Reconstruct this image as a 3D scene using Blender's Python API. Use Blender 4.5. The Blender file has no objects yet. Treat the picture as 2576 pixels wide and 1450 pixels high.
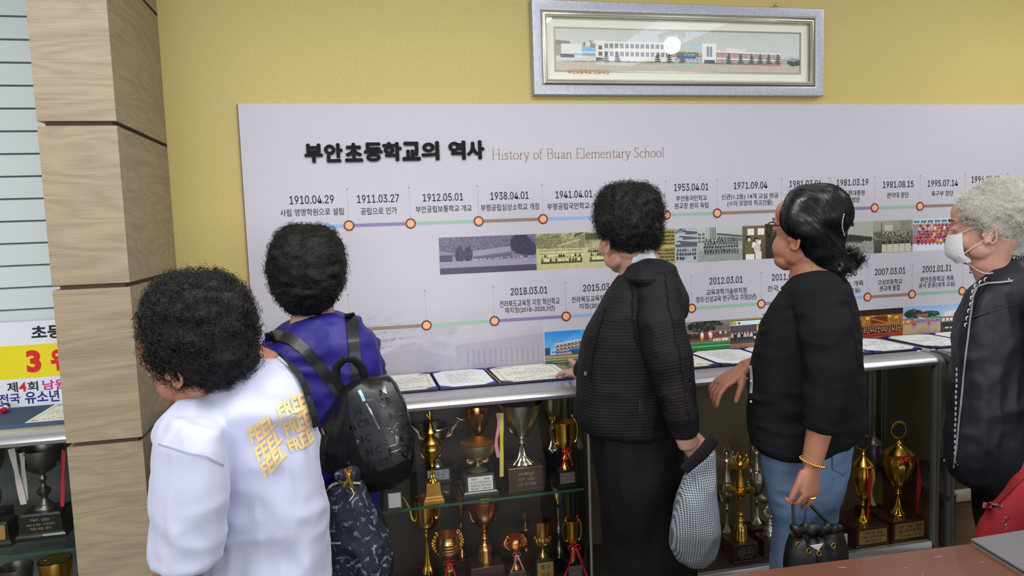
import bpy, math, random
import numpy as np
from mathutils import Vector, Matrix
random.seed(7)
rng = np.random.default_rng(7)
PI = math.pi

# ---------------------------------------------------------------- camera
F_PX = 1838.0; YAW, PITCH, ROLL = np.radians([12.55, 5.23, 1.96]); CAM_H = 1.46; CAM_D = 2.6
_cy, _sy, _cp, _sp = np.cos(YAW), np.sin(YAW), np.cos(PITCH), np.sin(PITCH)
FW = np.array([_sy*_cp, _cy*_cp, -_sp]); _r = np.array([_cy, -_sy, 0.0]); _d = np.cross(FW, _r)
RT = math.cos(ROLL)*_r + math.sin(ROLL)*_d; DN = -math.sin(ROLL)*_r + math.cos(ROLL)*_d
CAM = np.array([0.0, -CAM_D, CAM_H])
def ray(px, py): return FW + RT*(px-1288)/F_PX + DN*(py-725)/F_PX
def W(px, py, y=0.0):                       # point of the scene on the plane Y = y
    v = ray(px, py); return CAM + v*((y-CAM[1])/v[1])
def Wz(px, py, z):
    v = ray(px, py); return CAM + v*((z-CAM[2])/v[2])
sc = bpy.context.scene
cam_data = bpy.data.cameras.new('camera'); cam = bpy.data.objects.new('camera', cam_data)
sc.collection.objects.link(cam); sc.camera = cam
cam_data.sensor_width = 36.0; cam_data.lens = 36.0*F_PX/2576; cam_data.clip_start = 0.05
m = Matrix.Identity(4)
for i in range(3):
    m[i][0] = RT[i]; m[i][1] = -DN[i]; m[i][2] = -FW[i]; m[i][3] = CAM[i]
cam.matrix_world = m

# ---------------------------------------------------------------- world, lamps, exposure
sc.view_settings.view_transform = 'Standard'; sc.view_settings.look = 'None'
sc.view_settings.gamma = 1.0; sc.view_settings.use_curve_mapping = False
sc.view_settings.exposure = -0.95
w = bpy.data.worlds.new('world'); sc.world = w; w.use_nodes = True
w.node_tree.nodes['Background'].inputs[0].default_value = (0.9, 0.95, 1.0, 1); w.node_tree.nodes['Background'].inputs[1].default_value = 0.35
CEIL = 2.60
def area(name, loc, sx, sy_, power, col=(1, 0.985, 0.965)):
    l = bpy.data.lights.new(name, 'AREA'); l.shape = 'RECTANGLE'; l.size = sx; l.size_y = sy_; l.energy = power; l.color = col
    o = bpy.data.objects.new(name, l); sc.collection.objects.link(o); o.location = loc; return o
AREAS = [(-.9, -1.7, 46), (-1.6, -3.3, 50), (.6, -1.5, 44), (-1.0, -5.0, 46), (2.9, -.95, 21)]  # last panel is an added lamp to brighten the right of the board
for (x, y, p) in AREAS:
    area('panel_lamp', (x, y, CEIL-0.025), 1.15, 0.55, p)
wl_ = area('rear_fill_lamp', (.8, -6.1, 1.55), 4.8, 1.25, 175, (.93, .97, 1)); wl_.rotation_euler = (PI/2, 0, 0)  # added fill from the rear, lights the cabinet insides
SPOTS = [(2.75, -0.55, 18)]
for (x, y, p) in SPOTS:
    l = bpy.data.lights.new('downlight_lamp', 'SPOT'); l.energy = p; l.spot_size = math.radians(120); l.spot_blend = 0.9; l.shadow_soft_size = 0.05; l.color = (1, .96, .88)
    o = bpy.data.objects.new('downlight_lamp', l); sc.collection.objects.link(o); o.location = (x, y, CEIL-0.03)

# ---------------------------------------------------------------- helpers
def link(o): sc.collection.objects.link(o); return o
def tag(o, label=None, cat=None, group=None, kind=None):
    if label: o['label'] = label
    if cat: o['category'] = cat
    if group: o['group'] = group
    if kind: o['kind'] = kind
    return o
def thing(name, loc, label, cat, group=None):
    o = bpy.data.objects.new(name, None); link(o); o.location = tuple(float(c) for c in loc); o.empty_display_size = 0.05
    return tag(o, label, cat, group)
def world_loc(o):
    v = Vector((0, 0, 0))
    while o is not None: v += o.location; o = o.parent
    return v
try: FONT_SANS = bpy.data.fonts.load(bpy.utils.resource_path('LOCAL')+'/datafiles/fonts/Inter.woff2')
except Exception: FONT_SANS = None
class G:
    """collects geometry in world coordinates"""
    def __init__(s): s.v = []; s.f = []; s.n = 0; s.uv = None
    def add(s, v, f):
        v = np.asarray(v, float).reshape(-1, 3); s.v.append(v); n = s.n
        s.f += [tuple(int(i)+n for i in q) for q in f]; s.n += len(v); return s
    def box(s, a, b, M=None):
        (x0, y0, z0), (x1, y1, z1) = a, b
        v = np.array([(x0,y0,z0),(x1,y0,z0),(x1,y1,z0),(x0,y1,z0),(x0,y0,z1),(x1,y0,z1),(x1,y1,z1),(x0,y1,z1)], float)
        if M is not None: v = v @ M[0].T + M[1]
        return s.add(v, [(0,3,2,1),(4,5,6,7),(0,1,5,4),(1,2,6,5),(2,3,7,6),(3,0,4,7)])
    def rbox(s, a, b, r=0.003):
        """box with chamfered vertical and top edges"""
        (x0, y0, z0), (x1, y1, z1) = a, b
        def ring(i, z): return [(x0+i+r,y0+i,z),(x1-i-r,y0+i,z),(x1-i,y0+i+r,z),(x1-i,y1-i-r,z),(x1-i-r,y1-i,z),(x0+i+r,y1-i,z),(x0+i,y1-i-r,z),(x0+i,y0+i+r,z)]
        return s.rings([ring(0, z0), ring(0, z1-r), ring(r*.8, z1)])
    def rings(s, R, cap=True, closed=True):
        R = [np.asarray(q, float) for q in R]; k = len(R[0]); v = np.concatenate(R); f = []
        for i in range(len(R)-1):
            for j in range(k if closed else k-1):
                a = i*k+j; b = i*k+(j+1) % k; f.append((a, b, b+k, a+k))
        if cap: f.append(tuple(range(k))[::-1]); f.append(tuple(range((len(R)-1)*k, len(R)*k)))
        return s.add(v, f)
    def lathe(s, prof, c, n=24, flute=None, M=None):
        """profile [(r,z)] about the vertical through c; flute(zindex)->amplitude"""
        a = np.arange(n)*2*PI/n; R = []
        for i, (r, z) in enumerate(prof):
            rr = np.full(n, max(r, 1e-4))
            if flute and flute[0] <= i <= flute[1]: rr = rr*(1+flute[2]*np.cos(a*flute[3]))
            R.append(np.stack([rr*np.cos(a), rr*np.sin(a), np.full(n, z)], 1))
        R = [(q @ M.T if M is not None else q)+np.array(c) for q in R]
        return s.rings(R)
    def tube(s, P, r, n=8, flat=1.0, up=(0, 0, 1), cap=True):
        P = np.asarray(P, float); m_ = len(P); r = np.broadcast_to(np.asarray(r, float), (m_,)); R = []
        up = np.array(up, float); pu = None
        for i in range(m_):
            t = P[min(i+1, m_-1)]-P[max(i-1, 0)]; t = t/(np.linalg.norm(t)+1e-12)
            u = up-t*(up@t) if pu is None else pu-t*(pu@t)
            if np.linalg.norm(u) < 1e-5: u = np.array([1, .3, 0])-t*t[0]
            u /= np.linalg.norm(u); pu = u; w_ = np.cross(t, u)
            a = np.arange(n)*2*PI/n
            R.append(P[i]+r[i]*(np.outer(np.cos(a), w_)+flat*np.outer(np.sin(a), u)))
        return s.rings(R, cap)
    def ell(s, c, r, M=None, nu=16, nv=10):
        R = []
        for j in range(1, nv):
            t = PI*j/nv; a = np.arange(nu)*2*PI/nu
            q = np.stack([r[0]*np.sin(t)*np.cos(a), r[1]*np.sin(t)*np.sin(a), np.full(nu, -r[2]*np.cos(t))], 1)
            R.append((q @ M.T if M is not None else q)+np.array(c))
        return s.rings(R)
    def quad(s, a, b, c, d): return s.add([a, b, c, d], [(0, 1, 2, 3)])
    def verts(s): return np.concatenate(s.v) if s.v else np.zeros((0, 3))
def mesh_from(v, f, name='m'):
    me = bpy.data.meshes.new(name); me.from_pydata(np.asarray(v).tolist(), [], f); me.update(); return me
def obj(name, g, mat, parent=None, smooth=True, label=None, kind=None, angle=40, base=None):
    if isinstance(g, G): v, f = g.verts(), g.f
    else: v, f = g
    off = np.array(world_loc(parent)) if parent else (np.array(base, float) if base is not None else np.zeros(3))
    me = mesh_from(v-off, f, name)
    o = bpy.data.objects.new(name, me); link(o)
    if parent: o.parent = parent
    elif base is not None: o.location = tuple(float(q) for q in base)
    if mat: me.materials.append(mat)
    if smooth:
        me.polygons.foreach_set('use_smooth', [True]*len(me.polygons))
        try: me.set_sharp_from_angle(angle=math.radians(angle))
        except Exception: pass
    return tag(o, label=label, kind=kind)

# ---------------------------------------------------------------- materials
MATS = {}
def mat(name, col, rough=0.5, metal=0.0, spec=0.5, bump=None, var=None, coat=0, sheen=0, alpha=None, emit=None, sss=0):
    """bump=(scale,strength,dist)  var=(scale,amount,[stretch xyz])"""
    if name in MATS: return MATS[name]
    m_ = bpy.data.materials.new(name); m_.use_nodes = True; nt = m_.node_tree; b = nt.nodes['Principled BSDF']
    def lin(c): return tuple(((x/12.92) if x <= .04045 else ((x+.055)/1.055)**2.4) for x in c)
    c = lin(col); b.inputs['Base Color'].default_value = (*c, 1)
    b.inputs['Roughness'].default_value = rough; b.inputs['Metallic'].default_value = metal
    b.inputs['Specular IOR Level'].default_value = spec
    if coat: b.inputs['Coat Weight'].default_value = coat
    if sheen: b.inputs['Sheen Weight'].default_value = sheen; b.inputs['Sheen Roughness'].default_value = .5
    if sss: b.inputs['Subsurface Weight'].default_value = sss; b.inputs['Subsurface Radius'].default_value = (.012, .004, .002); b.inputs['Subsurface Scale'].default_value = 1
    if emit: b.inputs['Emission Color'].default_value = (*lin(emit[0]), 1); b.inputs['Emission Strength'].default_value = emit[1]
    tc = nt.nodes.new('ShaderNodeTexCoord')
    if var:
        mp = nt.nodes.new('ShaderNodeMapping'); nt.links.new(tc.outputs['Object'], mp.inputs[0])
        if len(var) > 2: mp.inputs['Scale'].default_value = var[2]
        n = nt.nodes.new('ShaderNodeTexNoise'); n.inputs['Scale'].default_value = var[0]; n.inputs['Detail'].default_value = 4
        nt.links.new(mp.outputs[0], n.inputs[0])
        r = nt.nodes.new('ShaderNodeMapRange'); r.inputs[1].default_value = .3; r.inputs[2].default_value = .7
        r.inputs[3].default_value = 1-var[1]; r.inputs[4].default_value = 1+var[1]; nt.links.new(n.outputs[0], r.inputs[0])
        mx = nt.nodes.new('ShaderNodeVectorMath'); mx.operation = 'SCALE'; mx.inputs[0].default_value = c
        nt.links.new(r.outputs[0], mx.inputs['Scale']); nt.links.new(mx.outputs[0], b.inputs['Base Color'])
    if bump:
        n = nt.nodes.new('ShaderNodeTexNoise'); n.inputs['Scale'].default_value = bump[0]; n.inputs['Detail'].default_value = 5
        nt.links.new(tc.outputs['Object'], n.inputs[0])
        bp = nt.nodes.new('ShaderNodeBump'); bp.inputs['Strength'].default_value = bump[1]; bp.inputs['Distance'].default_value = bump[2]
        nt.links.new(n.outputs[0], bp.inputs['Height']); nt.links.new(bp.outputs[0], b.inputs['Normal'])
    MATS[name] = m_; return m_
def glass_mat(name, tint=(1, 1, 1), refl=1.0):
    if name in MATS: return MATS[name]
    m_ = bpy.data.materials.new(name); m_.use_nodes = True; nt = m_.node_tree; nt.nodes.clear()
    o = nt.nodes.new('ShaderNodeOutputMaterial'); t = nt.nodes.new('ShaderNodeBsdfTransparent'); t.inputs[0].default_value = (*tint, 1)
    g = nt.nodes.new('ShaderNodeBsdfGlossy'); g.inputs['Roughness'].default_value = 0.0
    fr = nt.nodes.new('ShaderNodeFresnel'); fr.inputs[0].default_value = 1.5
    mm = nt.nodes.new('ShaderNodeMath'); mm.operation = 'MULTIPLY'; mm.inputs[1].default_value = refl
    ge = nt.nodes.new('ShaderNodeNewGeometry'); sb = nt.nodes.new('ShaderNodeMath'); sb.operation = 'SUBTRACT'; sb.inputs[0].default_value = 1.0; nt.links.new(ge.outputs['Backfacing'], sb.inputs[1])
    m2 = nt.nodes.new('ShaderNodeMath'); m2.operation = 'MULTIPLY'; nt.links.new(mm.outputs[0], m2.inputs[0]); nt.links.new(sb.outputs[0], m2.inputs[1])   # thin pane: reflect once, at the outer face
    mx = nt.nodes.new('ShaderNodeMixShader'); nt.links.new(fr.outputs[0], mm.inputs[0]); nt.links.new(m2.outputs[0], mx.inputs[0])
    nt.links.new(t.outputs[0], mx.inputs[1]); nt.links.new(g.outputs[0], mx.inputs[2]); nt.links.new(mx.outputs[0], o.inputs[0])
    MATS[name] = m_; return m_
def wood_mat(name, c1, c2, rough=.45, axis=0):
    if name in MATS: return MATS[name]
    m_ = mat(name, c1, rough); nt = m_.node_tree; b = nt.nodes['Principled BSDF']; N = nt.nodes.new; L = nt.links.new
    def lin(c): return tuple(((x/12.92) if x <= .04045 else ((x+.055)/1.055)**2.4) for x in c)
    tc = N('ShaderNodeTexCoord'); geo = N('ShaderNodeObjectInfo')
    ad = N('ShaderNodeVectorMath'); ad.operation = 'MULTIPLY_ADD'; L(geo.outputs['Random'], ad.inputs[0]); ad.inputs[1].default_value = (9, 5, 7); L(tc.outputs['Object'], ad.inputs[2])
    def mapped(sv):
        mp = N('ShaderNodeMapping'); mp.inputs['Scale'].default_value = sv; L(ad.outputs[0], mp.inputs[0]); return mp
    # broad cathedral figure: rings of a distorted, stretched noise
    n1 = N('ShaderNodeTexNoise'); n1.inputs['Scale'].default_value = 1.0; n1.inputs['Detail'].default_value = 1.5; n1.inputs['Distortion'].default_value = .5; L(mapped((2.2, 2.2, 10)).outputs[0], n1.inputs[0])
    wv = N('ShaderNodeMath'); wv.operation = 'MULTIPLY'; wv.inputs[1].default_value = 16; L(n1.outputs[0], wv.inputs[0])
    fr = N('ShaderNodeMath'); fr.operation = 'PINGPONG'; fr.inputs[1].default_value = 1.0; L(wv.outputs[0], fr.inputs[0])
    n2 = N('ShaderNodeTexNoise'); n2.inputs['Scale'].default_value = 1.0; n2.inputs['Detail'].default_value = 5; n2.inputs['Roughness'].default_value = .65; L(mapped((9, 9, 430)).outputs[0], n2.inputs[0])
    n3 = N('ShaderNodeTexNoise'); n3.inputs['Scale'].default_value = 1.0; n3.inputs['Detail'].default_value = 2; L(mapped((2, 2, 22)).outputs[0], n3.inputs[0])
    a = N('ShaderNodeMath'); a.operation = 'MULTIPLY_ADD'; L(fr.outputs[0], a.inputs[0]); a.inputs[1].default_value = .22; L(n2.outputs[0], a.inputs[2])
    a2 = N('ShaderNodeMath'); a2.operation = 'MULTIPLY_ADD'; L(n3.outputs[0], a2.inputs[0]); a2.inputs[1].default_value = .34; L(a.outputs[0], a2.inputs[2])
    cr = N('ShaderNodeValToRGB'); cr.color_ramp.elements[0].position = .48; cr.color_ramp.elements[1].position = .95
    cr.color_ramp.elements[0].color = (*lin(c2), 1); cr.color_ramp.elements[1].color = (*lin(c1), 1); L(a2.outputs[0], cr.inputs[0]); L(cr.outputs[0], b.inputs['Base Color'])
    bp = N('ShaderNodeBump'); bp.inputs['Strength'].default_value = .25; bp.inputs['Distance'].default_value = .0006; L(a.outputs[0], bp.inputs['Height']); L(bp.outputs[0], b.inputs['Normal'])
    return m_
def image_mat(name, arr, rough=.5, spec=.4):
    """print painted here as a pixel array (H,W,3), sRGB 0..1, row 0 at the top"""
    h, w_ = arr.shape[:2]; im = bpy.data.images.new(name, w_, h)
    px = np.ones((h, w_, 4), np.float32); px[..., :3] = np.clip(arr[::-1], 0, 1); im.pixels.foreach_set(px.ravel()); im.pack()
    m_ = mat(name, (.5, .5, .5), rough, spec=spec); nt = m_.node_tree; t = nt.nodes.new('ShaderNodeTexImage'); t.image = im
    nt.links.new(t.outputs[0], nt.nodes['Principled BSDF'].inputs['Base Color']); return m_
def sheet(name, a, b, c, d, th, material, parent, nrm, label=None, edge=None):
    """thin board, front corners a(bottom left) b(bottom right) c(top right) d(top left); thickness behind"""
    P = [np.array(q, float) for q in (a, b, c, d)]; n = np.array(nrm, float)
    v = P+[p-n*th for p in P]
    off = np.array(world_loc(parent)) if parent else np.zeros(3)
    me = mesh_from(np.array(v)-off, [(0,1,2,3),(4,7,6,5),(0,4,5,1),(1,5,6,2),(2,6,7,3),(3,7,4,0)], name)
    uv = me.uv_layers.new(name='UVMap'); base = [(0,0),(1,0),(1,1),(0,1)]
    for i, q in enumerate([base]+[[(.01,.01)]*4]*5):
        for j in range(4): uv.data[i*4+j].uv = q[j]
    me.materials.append(material)
    if edge:
        me.materials.append(edge)
        for p in list(me.polygons)[1:]: p.material_index = 1
    o = bpy.data.objects.new(name, me); link(o)
    if parent: o.parent = parent
    return tag(o, label=label)
def text_obj(name, body, mat_, parent, origin, ux, uz, width, height, depth=0.0004, bold=0.0, label=None, fat=0.0, shear=0):
    """letters fitted in a box: origin = bottom-left, ux right, uz up (unit vectors)"""
    cu = bpy.data.curves.new(name, 'FONT'); cu.body = body; cu.size = 1.0; cu.offset = bold; cu.resolution_u = 3
    if FONT_SANS and body.isascii() and any(c.isdigit() for c in body) and not bold: cu.font = FONT_SANS
    cu.shear = shear
    o = bpy.data.objects.new(name, cu); link(o); dg = bpy.context.evaluated_depsgraph_get(); dg.update()
    me = bpy.data.meshes.new_from_object(o.evaluated_get(dg)); bpy.data.objects.remove(o)
    n = len(me.vertices)
    if n == 0: return None
    v = np.zeros(n*3); me.vertices.foreach_get('co', v); v = v.reshape(-1, 3)
    lo, hi = v.min(0), v.max(0); sx = width/(hi[0]-lo[0]); sz = height/(hi[1]-lo[1]) if height else sx
    ux, uz = np.array(ux, float), np.array(uz, float); nn = np.cross(ux, uz)
    p2 = (v[:, :2]-lo[:2])*[sx, sz]
    front = np.array(origin)+np.outer(p2[:, 0], ux)+np.outer(p2[:, 1], uz)+nn*depth
    faces = [tuple(p.vertices) for p in me.polygons]
    if depth > .001:                                     # raised letters: side walls on the outline
        ec = {}
        for q in faces:
            for i in range(len(q)):
                a, b = q[i], q[(i+1) % len(q)]; ec[(a, b)] = 1
        side = [(b, a, a+n, b+n) for (a, b) in ec if (b, a) not in ec]
        allv = np.concatenate([front, front-nn*depth]); allf = faces+side
    else: allv, allf = front, faces
    bpy.data.meshes.remove(me)
    if fat:                                              # heavier strokes: the glyph laid down again, shifted by a hair
        base_v, base_f, k = allv, list(allf), len(allv); sh = [(1, 0), (-1, 0), (0, 1), (0, -1)]; allf = list(allf)
        for i_, (a, b) in enumerate(sh):
            allv = np.concatenate([allv, base_v+ux*a*fat+uz*b*fat-nn*1e-5*(i_+1)]); allf += [tuple(q+k*(i_+1) for q in f_) for f_ in base_f]
    return obj(name, (allv, allf), mat_, parent, smooth=False, label=label)
# value noise for cloth folds, hair and prints
_P = rng.permutation(512)
def _h(i, j, k): return ((_P[(_P[(_P[i & 511]+j) & 511]+k) & 511])/255.5-1)
def vnoise(p):
    p = np.asarray(p, float); i = np.floor(p).astype(int); f = p-i; f = f*f*(3-2*f); x, y, z = i.T; r = 0
    for a in (0, 1):
        for b in (0, 1):
            for c in (0, 1):
                r = r+_h(x+a, y+b, z+c)*(f[:, 0] if a else 1-f[:, 0])*(f[:, 1] if b else 1-f[:, 1])*(f[:, 2] if c else 1-f[:, 2])
    return r
def fbm(p, o=3): return sum(vnoise(np.asarray(p)*2**k+7*k)/2**k for k in range(o))

# ================================================================ THE ROOM
M_yellow = mat('yellow_paint', (.775, .70, .44), .5, spec=.35, bump=(260, .25, .002), var=(90, .035))
M_white = mat('white_paint', (.86, .87, .86), .6)
M_slat = mat('pale_grey_slat', (.82, .855, .865), .4, var=(3, .02))
M_slatgap = mat('slat_groove', (.40, .42, .42), .7)
M_ceil = mat('ceiling_white', (.88, .88, .87), .8)
M_floor = mat('floor_tile', (.27, .215, .175), .35, var=(2, .08))
def struct(name, g, m_, base=None, **k): return tag(obj(name, g, m_, smooth=False, base=base, **k), kind='structure')
XL, XR, YB = -3.2, 5.2, -6.2
struct('wall_front', G().box((-0.556, 0, 0), (XR, .1, CEIL)), M_yellow)
wl = struct('wall_left', G().box((XL, .012, 0), (-0.556, .1, CEIL)), M_slatgap)
pitch = (W(30, 97)[2]-W(30, 723)[2])/11.0
z = W(30, 97)[2]-18*pitch
proto = None
while z < CEIL-.01:                                     # horizontal boards with recessed joints
    z1 = min(z+pitch-.0035, CEIL); z0 = max(z, 0.0)
    if z1 > 0.02:
        g = G().box((XL, -.002, z0), (-0.745, .012, z1)); v = g.verts(); v[(v[:, 1] < 0) & (v[:, 2] > z1-.001), 2] -= .003
        if proto is None or z1-z0 < pitch-.004:
            o = obj('slat', (v, g.f), M_slat, wl, smooth=False)
            if proto is None: proto = (o, z0)
        else:
            o = proto[0].copy(); link(o); o.parent = wl; o.location = (0, 0, z0-proto[1])
    z += pitch
struct('floor', G().box((XL, YB, -.05), (XR, .1, 0)), M_floor)
struct('ceiling', G().box((XL, YB, CEIL), (XR, .1, CEIL+.05)), M_ceil)
struct('wall_rear', G().box((XL, YB-.1, 0), (XR, YB, CEIL)), M_white)
struct('wall_side_left', G().box((XL-.1, YB, 0), (XL, .1, CEIL)), M_white)
struct('wall_side_right', G().box((XR, YB, 0), (XR+.1, .1, CEIL)), M_white)
M_trim = mat('aluminium_dull', (.62, .62, .62), .4, metal=.6)

# ceiling lamps (seen only as reflections and as the light on the wall)
M_panel = mat('lamp_diffuser', (.95, .95, .95), .5, emit=((1, .98, .95), 2.2))
for i, (x, y, p) in enumerate(AREAS):
    t = thing('ceiling_light', (x, y, CEIL), ['white ceiling panel light above the woman in the white shirt', 'white ceiling panel light behind the left of the viewer', 'white ceiling panel light in front of the board, nearest the silver frame', 'white ceiling panel light nearest the rear wall', 'added ceiling panel light brightening the right of the board'][i], 'ceiling light', 'ceiling panel lights')
    obj('frame', G().box((x-.62, y-.32, CEIL-.012), (x+.62, y+.32, CEIL)), M_white, t, smooth=False)
    obj('diffuser', G().box((x-.58, y-.28, CEIL-.02), (x+.58, y+.28, CEIL-.013)), M_panel, t, smooth=False)
def mirror_hit(px, py, yg=-.018):                        # where the picture glass sends a line of sight on the ceiling
    p = W(px, py, yg); v = ray(px, py)*np.array([1, -1, 1]); return p+v*((CEIL-.02-p[2])/v[2])
q = [mirror_hit(*a) for a in ((1500, 163), (1592, 166), (1845, 52), (1665, 52))]
t = thing('ceiling_strip_light', q[0], 'long white slanted ceiling light strip mirrored in the picture glass', 'ceiling light')
M_strip = mat('strip_diffuser', (.95, .95, .95), .5, emit=((.86, .87, 1), 4.5))
g = G(); v = [np.array(p) for p in q]; g.add(v+[p+[0, 0, .015] for p in v], [(0,1,2,3),(4,7,6,5),(0,4,5,1),(1,5,6,2),(2,6,7,3),(3,7,4,0)])
obj('diffuser', g, M_strip, t, smooth=False)
c = mirror_hit(1690, 87); e = mirror_hit(1716, 87); rr = abs(e[0]-c[0])
t = thing('downlight', c, 'round white recessed downlight mirrored in the picture glass', 'ceiling light')
obj('rim', G().lathe([(rr*1.25, .0), (rr*1.25, -.03), (rr*1.25, -.02), (rr*.2, -.02-rr*.2), (rr*.1, 0)], c+[0, 0, .01], 32), mat('lamp_rim', (.55, .58, .58), .5), t)
obj('lens', G().ell(c+[0, 0, -.02-rr*.7], (rr*.8, rr*.8, rr*.8), nu=24, nv=14), mat('lamp_lens', (1, 1, 1), .5, emit=((1, 1, .97), 20)), t)

struct('added_trim_1', G().box((XL, YB+.0005, 0), (XR, YB+.02, .82)), mat('added_dado_brown', (.25, .19, .15), .6))  # dark dado added on the unseen rear wall to dim glass reflections
# added rear window with glowing pane: invented fill light for the cabinets
wn = thing('window', (.8, YB, .9), 'added fill window in the rear wall behind the viewer', 'window'); del wn['category'], wn['label']; wn['kind'] = 'structure'; wn.name = 'fill_window_1'
for (x0, x1, z0, z1) in ((-1.7, 3.3, .84, .90), (-1.7, 3.3, 2.2, 2.26), (-1.7, -1.64, .9, 2.2), (3.24, 3.3, .9, 2.2), (.77, .83, .9, 2.2)): obj('fill_window_frame', G().box((x0, YB+.001, z0), (x1, YB+.05, z1)), M_white, wn, smooth=False)
obj('pane', G().box((-1.64, YB+.001, .9), (3.24, YB+.012, 2.2)), mat('fill_window_glow', (.9, .95, 1), .3, emit=((.93, .97, 1), 2.6)), wn, smooth=False)

# wooden column of stacked panels with shadow gaps
M_oak = wood_mat('oak_veneer', (.625, .565, .465), (.51, .445, .36))
M_gap = mat('oak_core_dark', (.36, .28, .22), .7)
col = thing('wood_column', (-.645, -.27, 0), 'light oak panelled square column left of the yellow wall', 'column')
CX0, CX1, CYF = -.737, -.5555, -.54
obj('core', G().box((CX0+.014, CYF+.014, 0), (CX1-.014, -.001, CEIL)), M_gap, col, smooth=False)
JZ = [0.0, .505, .92, 1.33, 1.742, 2.156, CEIL]
for a, b in zip(JZ[:-1], JZ[1:]):
    z0, z1 = a+(.006 if a > 0 else 0), b-(.006 if b < CEIL else 0)
    obj('panel', G().box((CX0, CYF, z0), (CX1, CYF+.012, z1)), M_oak, col, smooth=False)
    obj('panel', G().box((CX1-.012, CYF+.0122, z0), (CX1, -.002, z1)), M_oak, col, smooth=False)
    obj('panel', G().box((CX0, CYF+.0122, z0), (CX0+.012, -.002, z1)), M_oak, col, smooth=False)

# ================================================================ HISTORY BOARD
BOARD_C = (.765, .755, .80)
M_board = mat('board_satin', BOARD_C, .42, spec=.3, bump=(900, .04, .0005))
M_ink = mat('ink_dark', (.07, .07, .11), .6); M_ink2 = mat('ink_caption', (.15, .13, .19), .6)
M_brown = mat('ink_brown', (.62, .50, .42), .5); M_black = mat('letter_black', (.03, .03, .04), .6, spec=.2)
BX0, BX1, BZ0, BZ1, BT = -.327, 4.2, .93, 1.876, .016
BT_GAP = .0015
board = thing('history_board', (BX0, -BT, BZ0), 'long pale wall board with a printed school timeline above the trophy cabinets', 'display board')
obj('panel', G().box((BX0, -BT, BZ0), (BX1, -BT_GAP, BZ1)), M_board, board, smooth=False)
obj('edge_trim', G().box((BX0-.004, -BT+.004, BZ0), (BX0-.0002, -BT_GAP, BZ1)), mat('edge_tan', (.50, .42, .28), .6), board, smooth=False)
YF = -BT-.0003
X3, Z3 = (1, 0, 0), (0, 0, 1)
def bx(px, py): p = W(px, py, YF); return p[0], p[2]
def wtext(body, xl, xr, yt, yb, m_=None, name='caption_text', depth=.0003, bold=0.0, fat=0.0):
    xm = (xl+xr)/2; x0, _ = bx(xl, yb); x1, _ = bx(xr, yb); _, z1 = bx(xm, yt); _, z0 = bx(xm, yb)
    return text_obj(name, body, m_ or M_ink2, board, (x0, YF, z0), X3, Z3, x1-x0, z1-z0, depth, bold, fat=fat)
# raised black title letters, each glued on by itself
xs = [769, 818, 870, 918, 965, 1014, 1062, 1130, 1176]; xe = [812, 862, 912, 962, 1010, 1057, 1104, 1170, 1217]
for ch, a, b in zip('부안초등학교의역사', xs, xe):
    k = (a+b)/2; sl = -(k-769)*.021
    wtext(ch, a, b, 364+sl, 409+sl, M_black, 'title_letter', depth=.009, bold=.02, fat=.0019)
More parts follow.
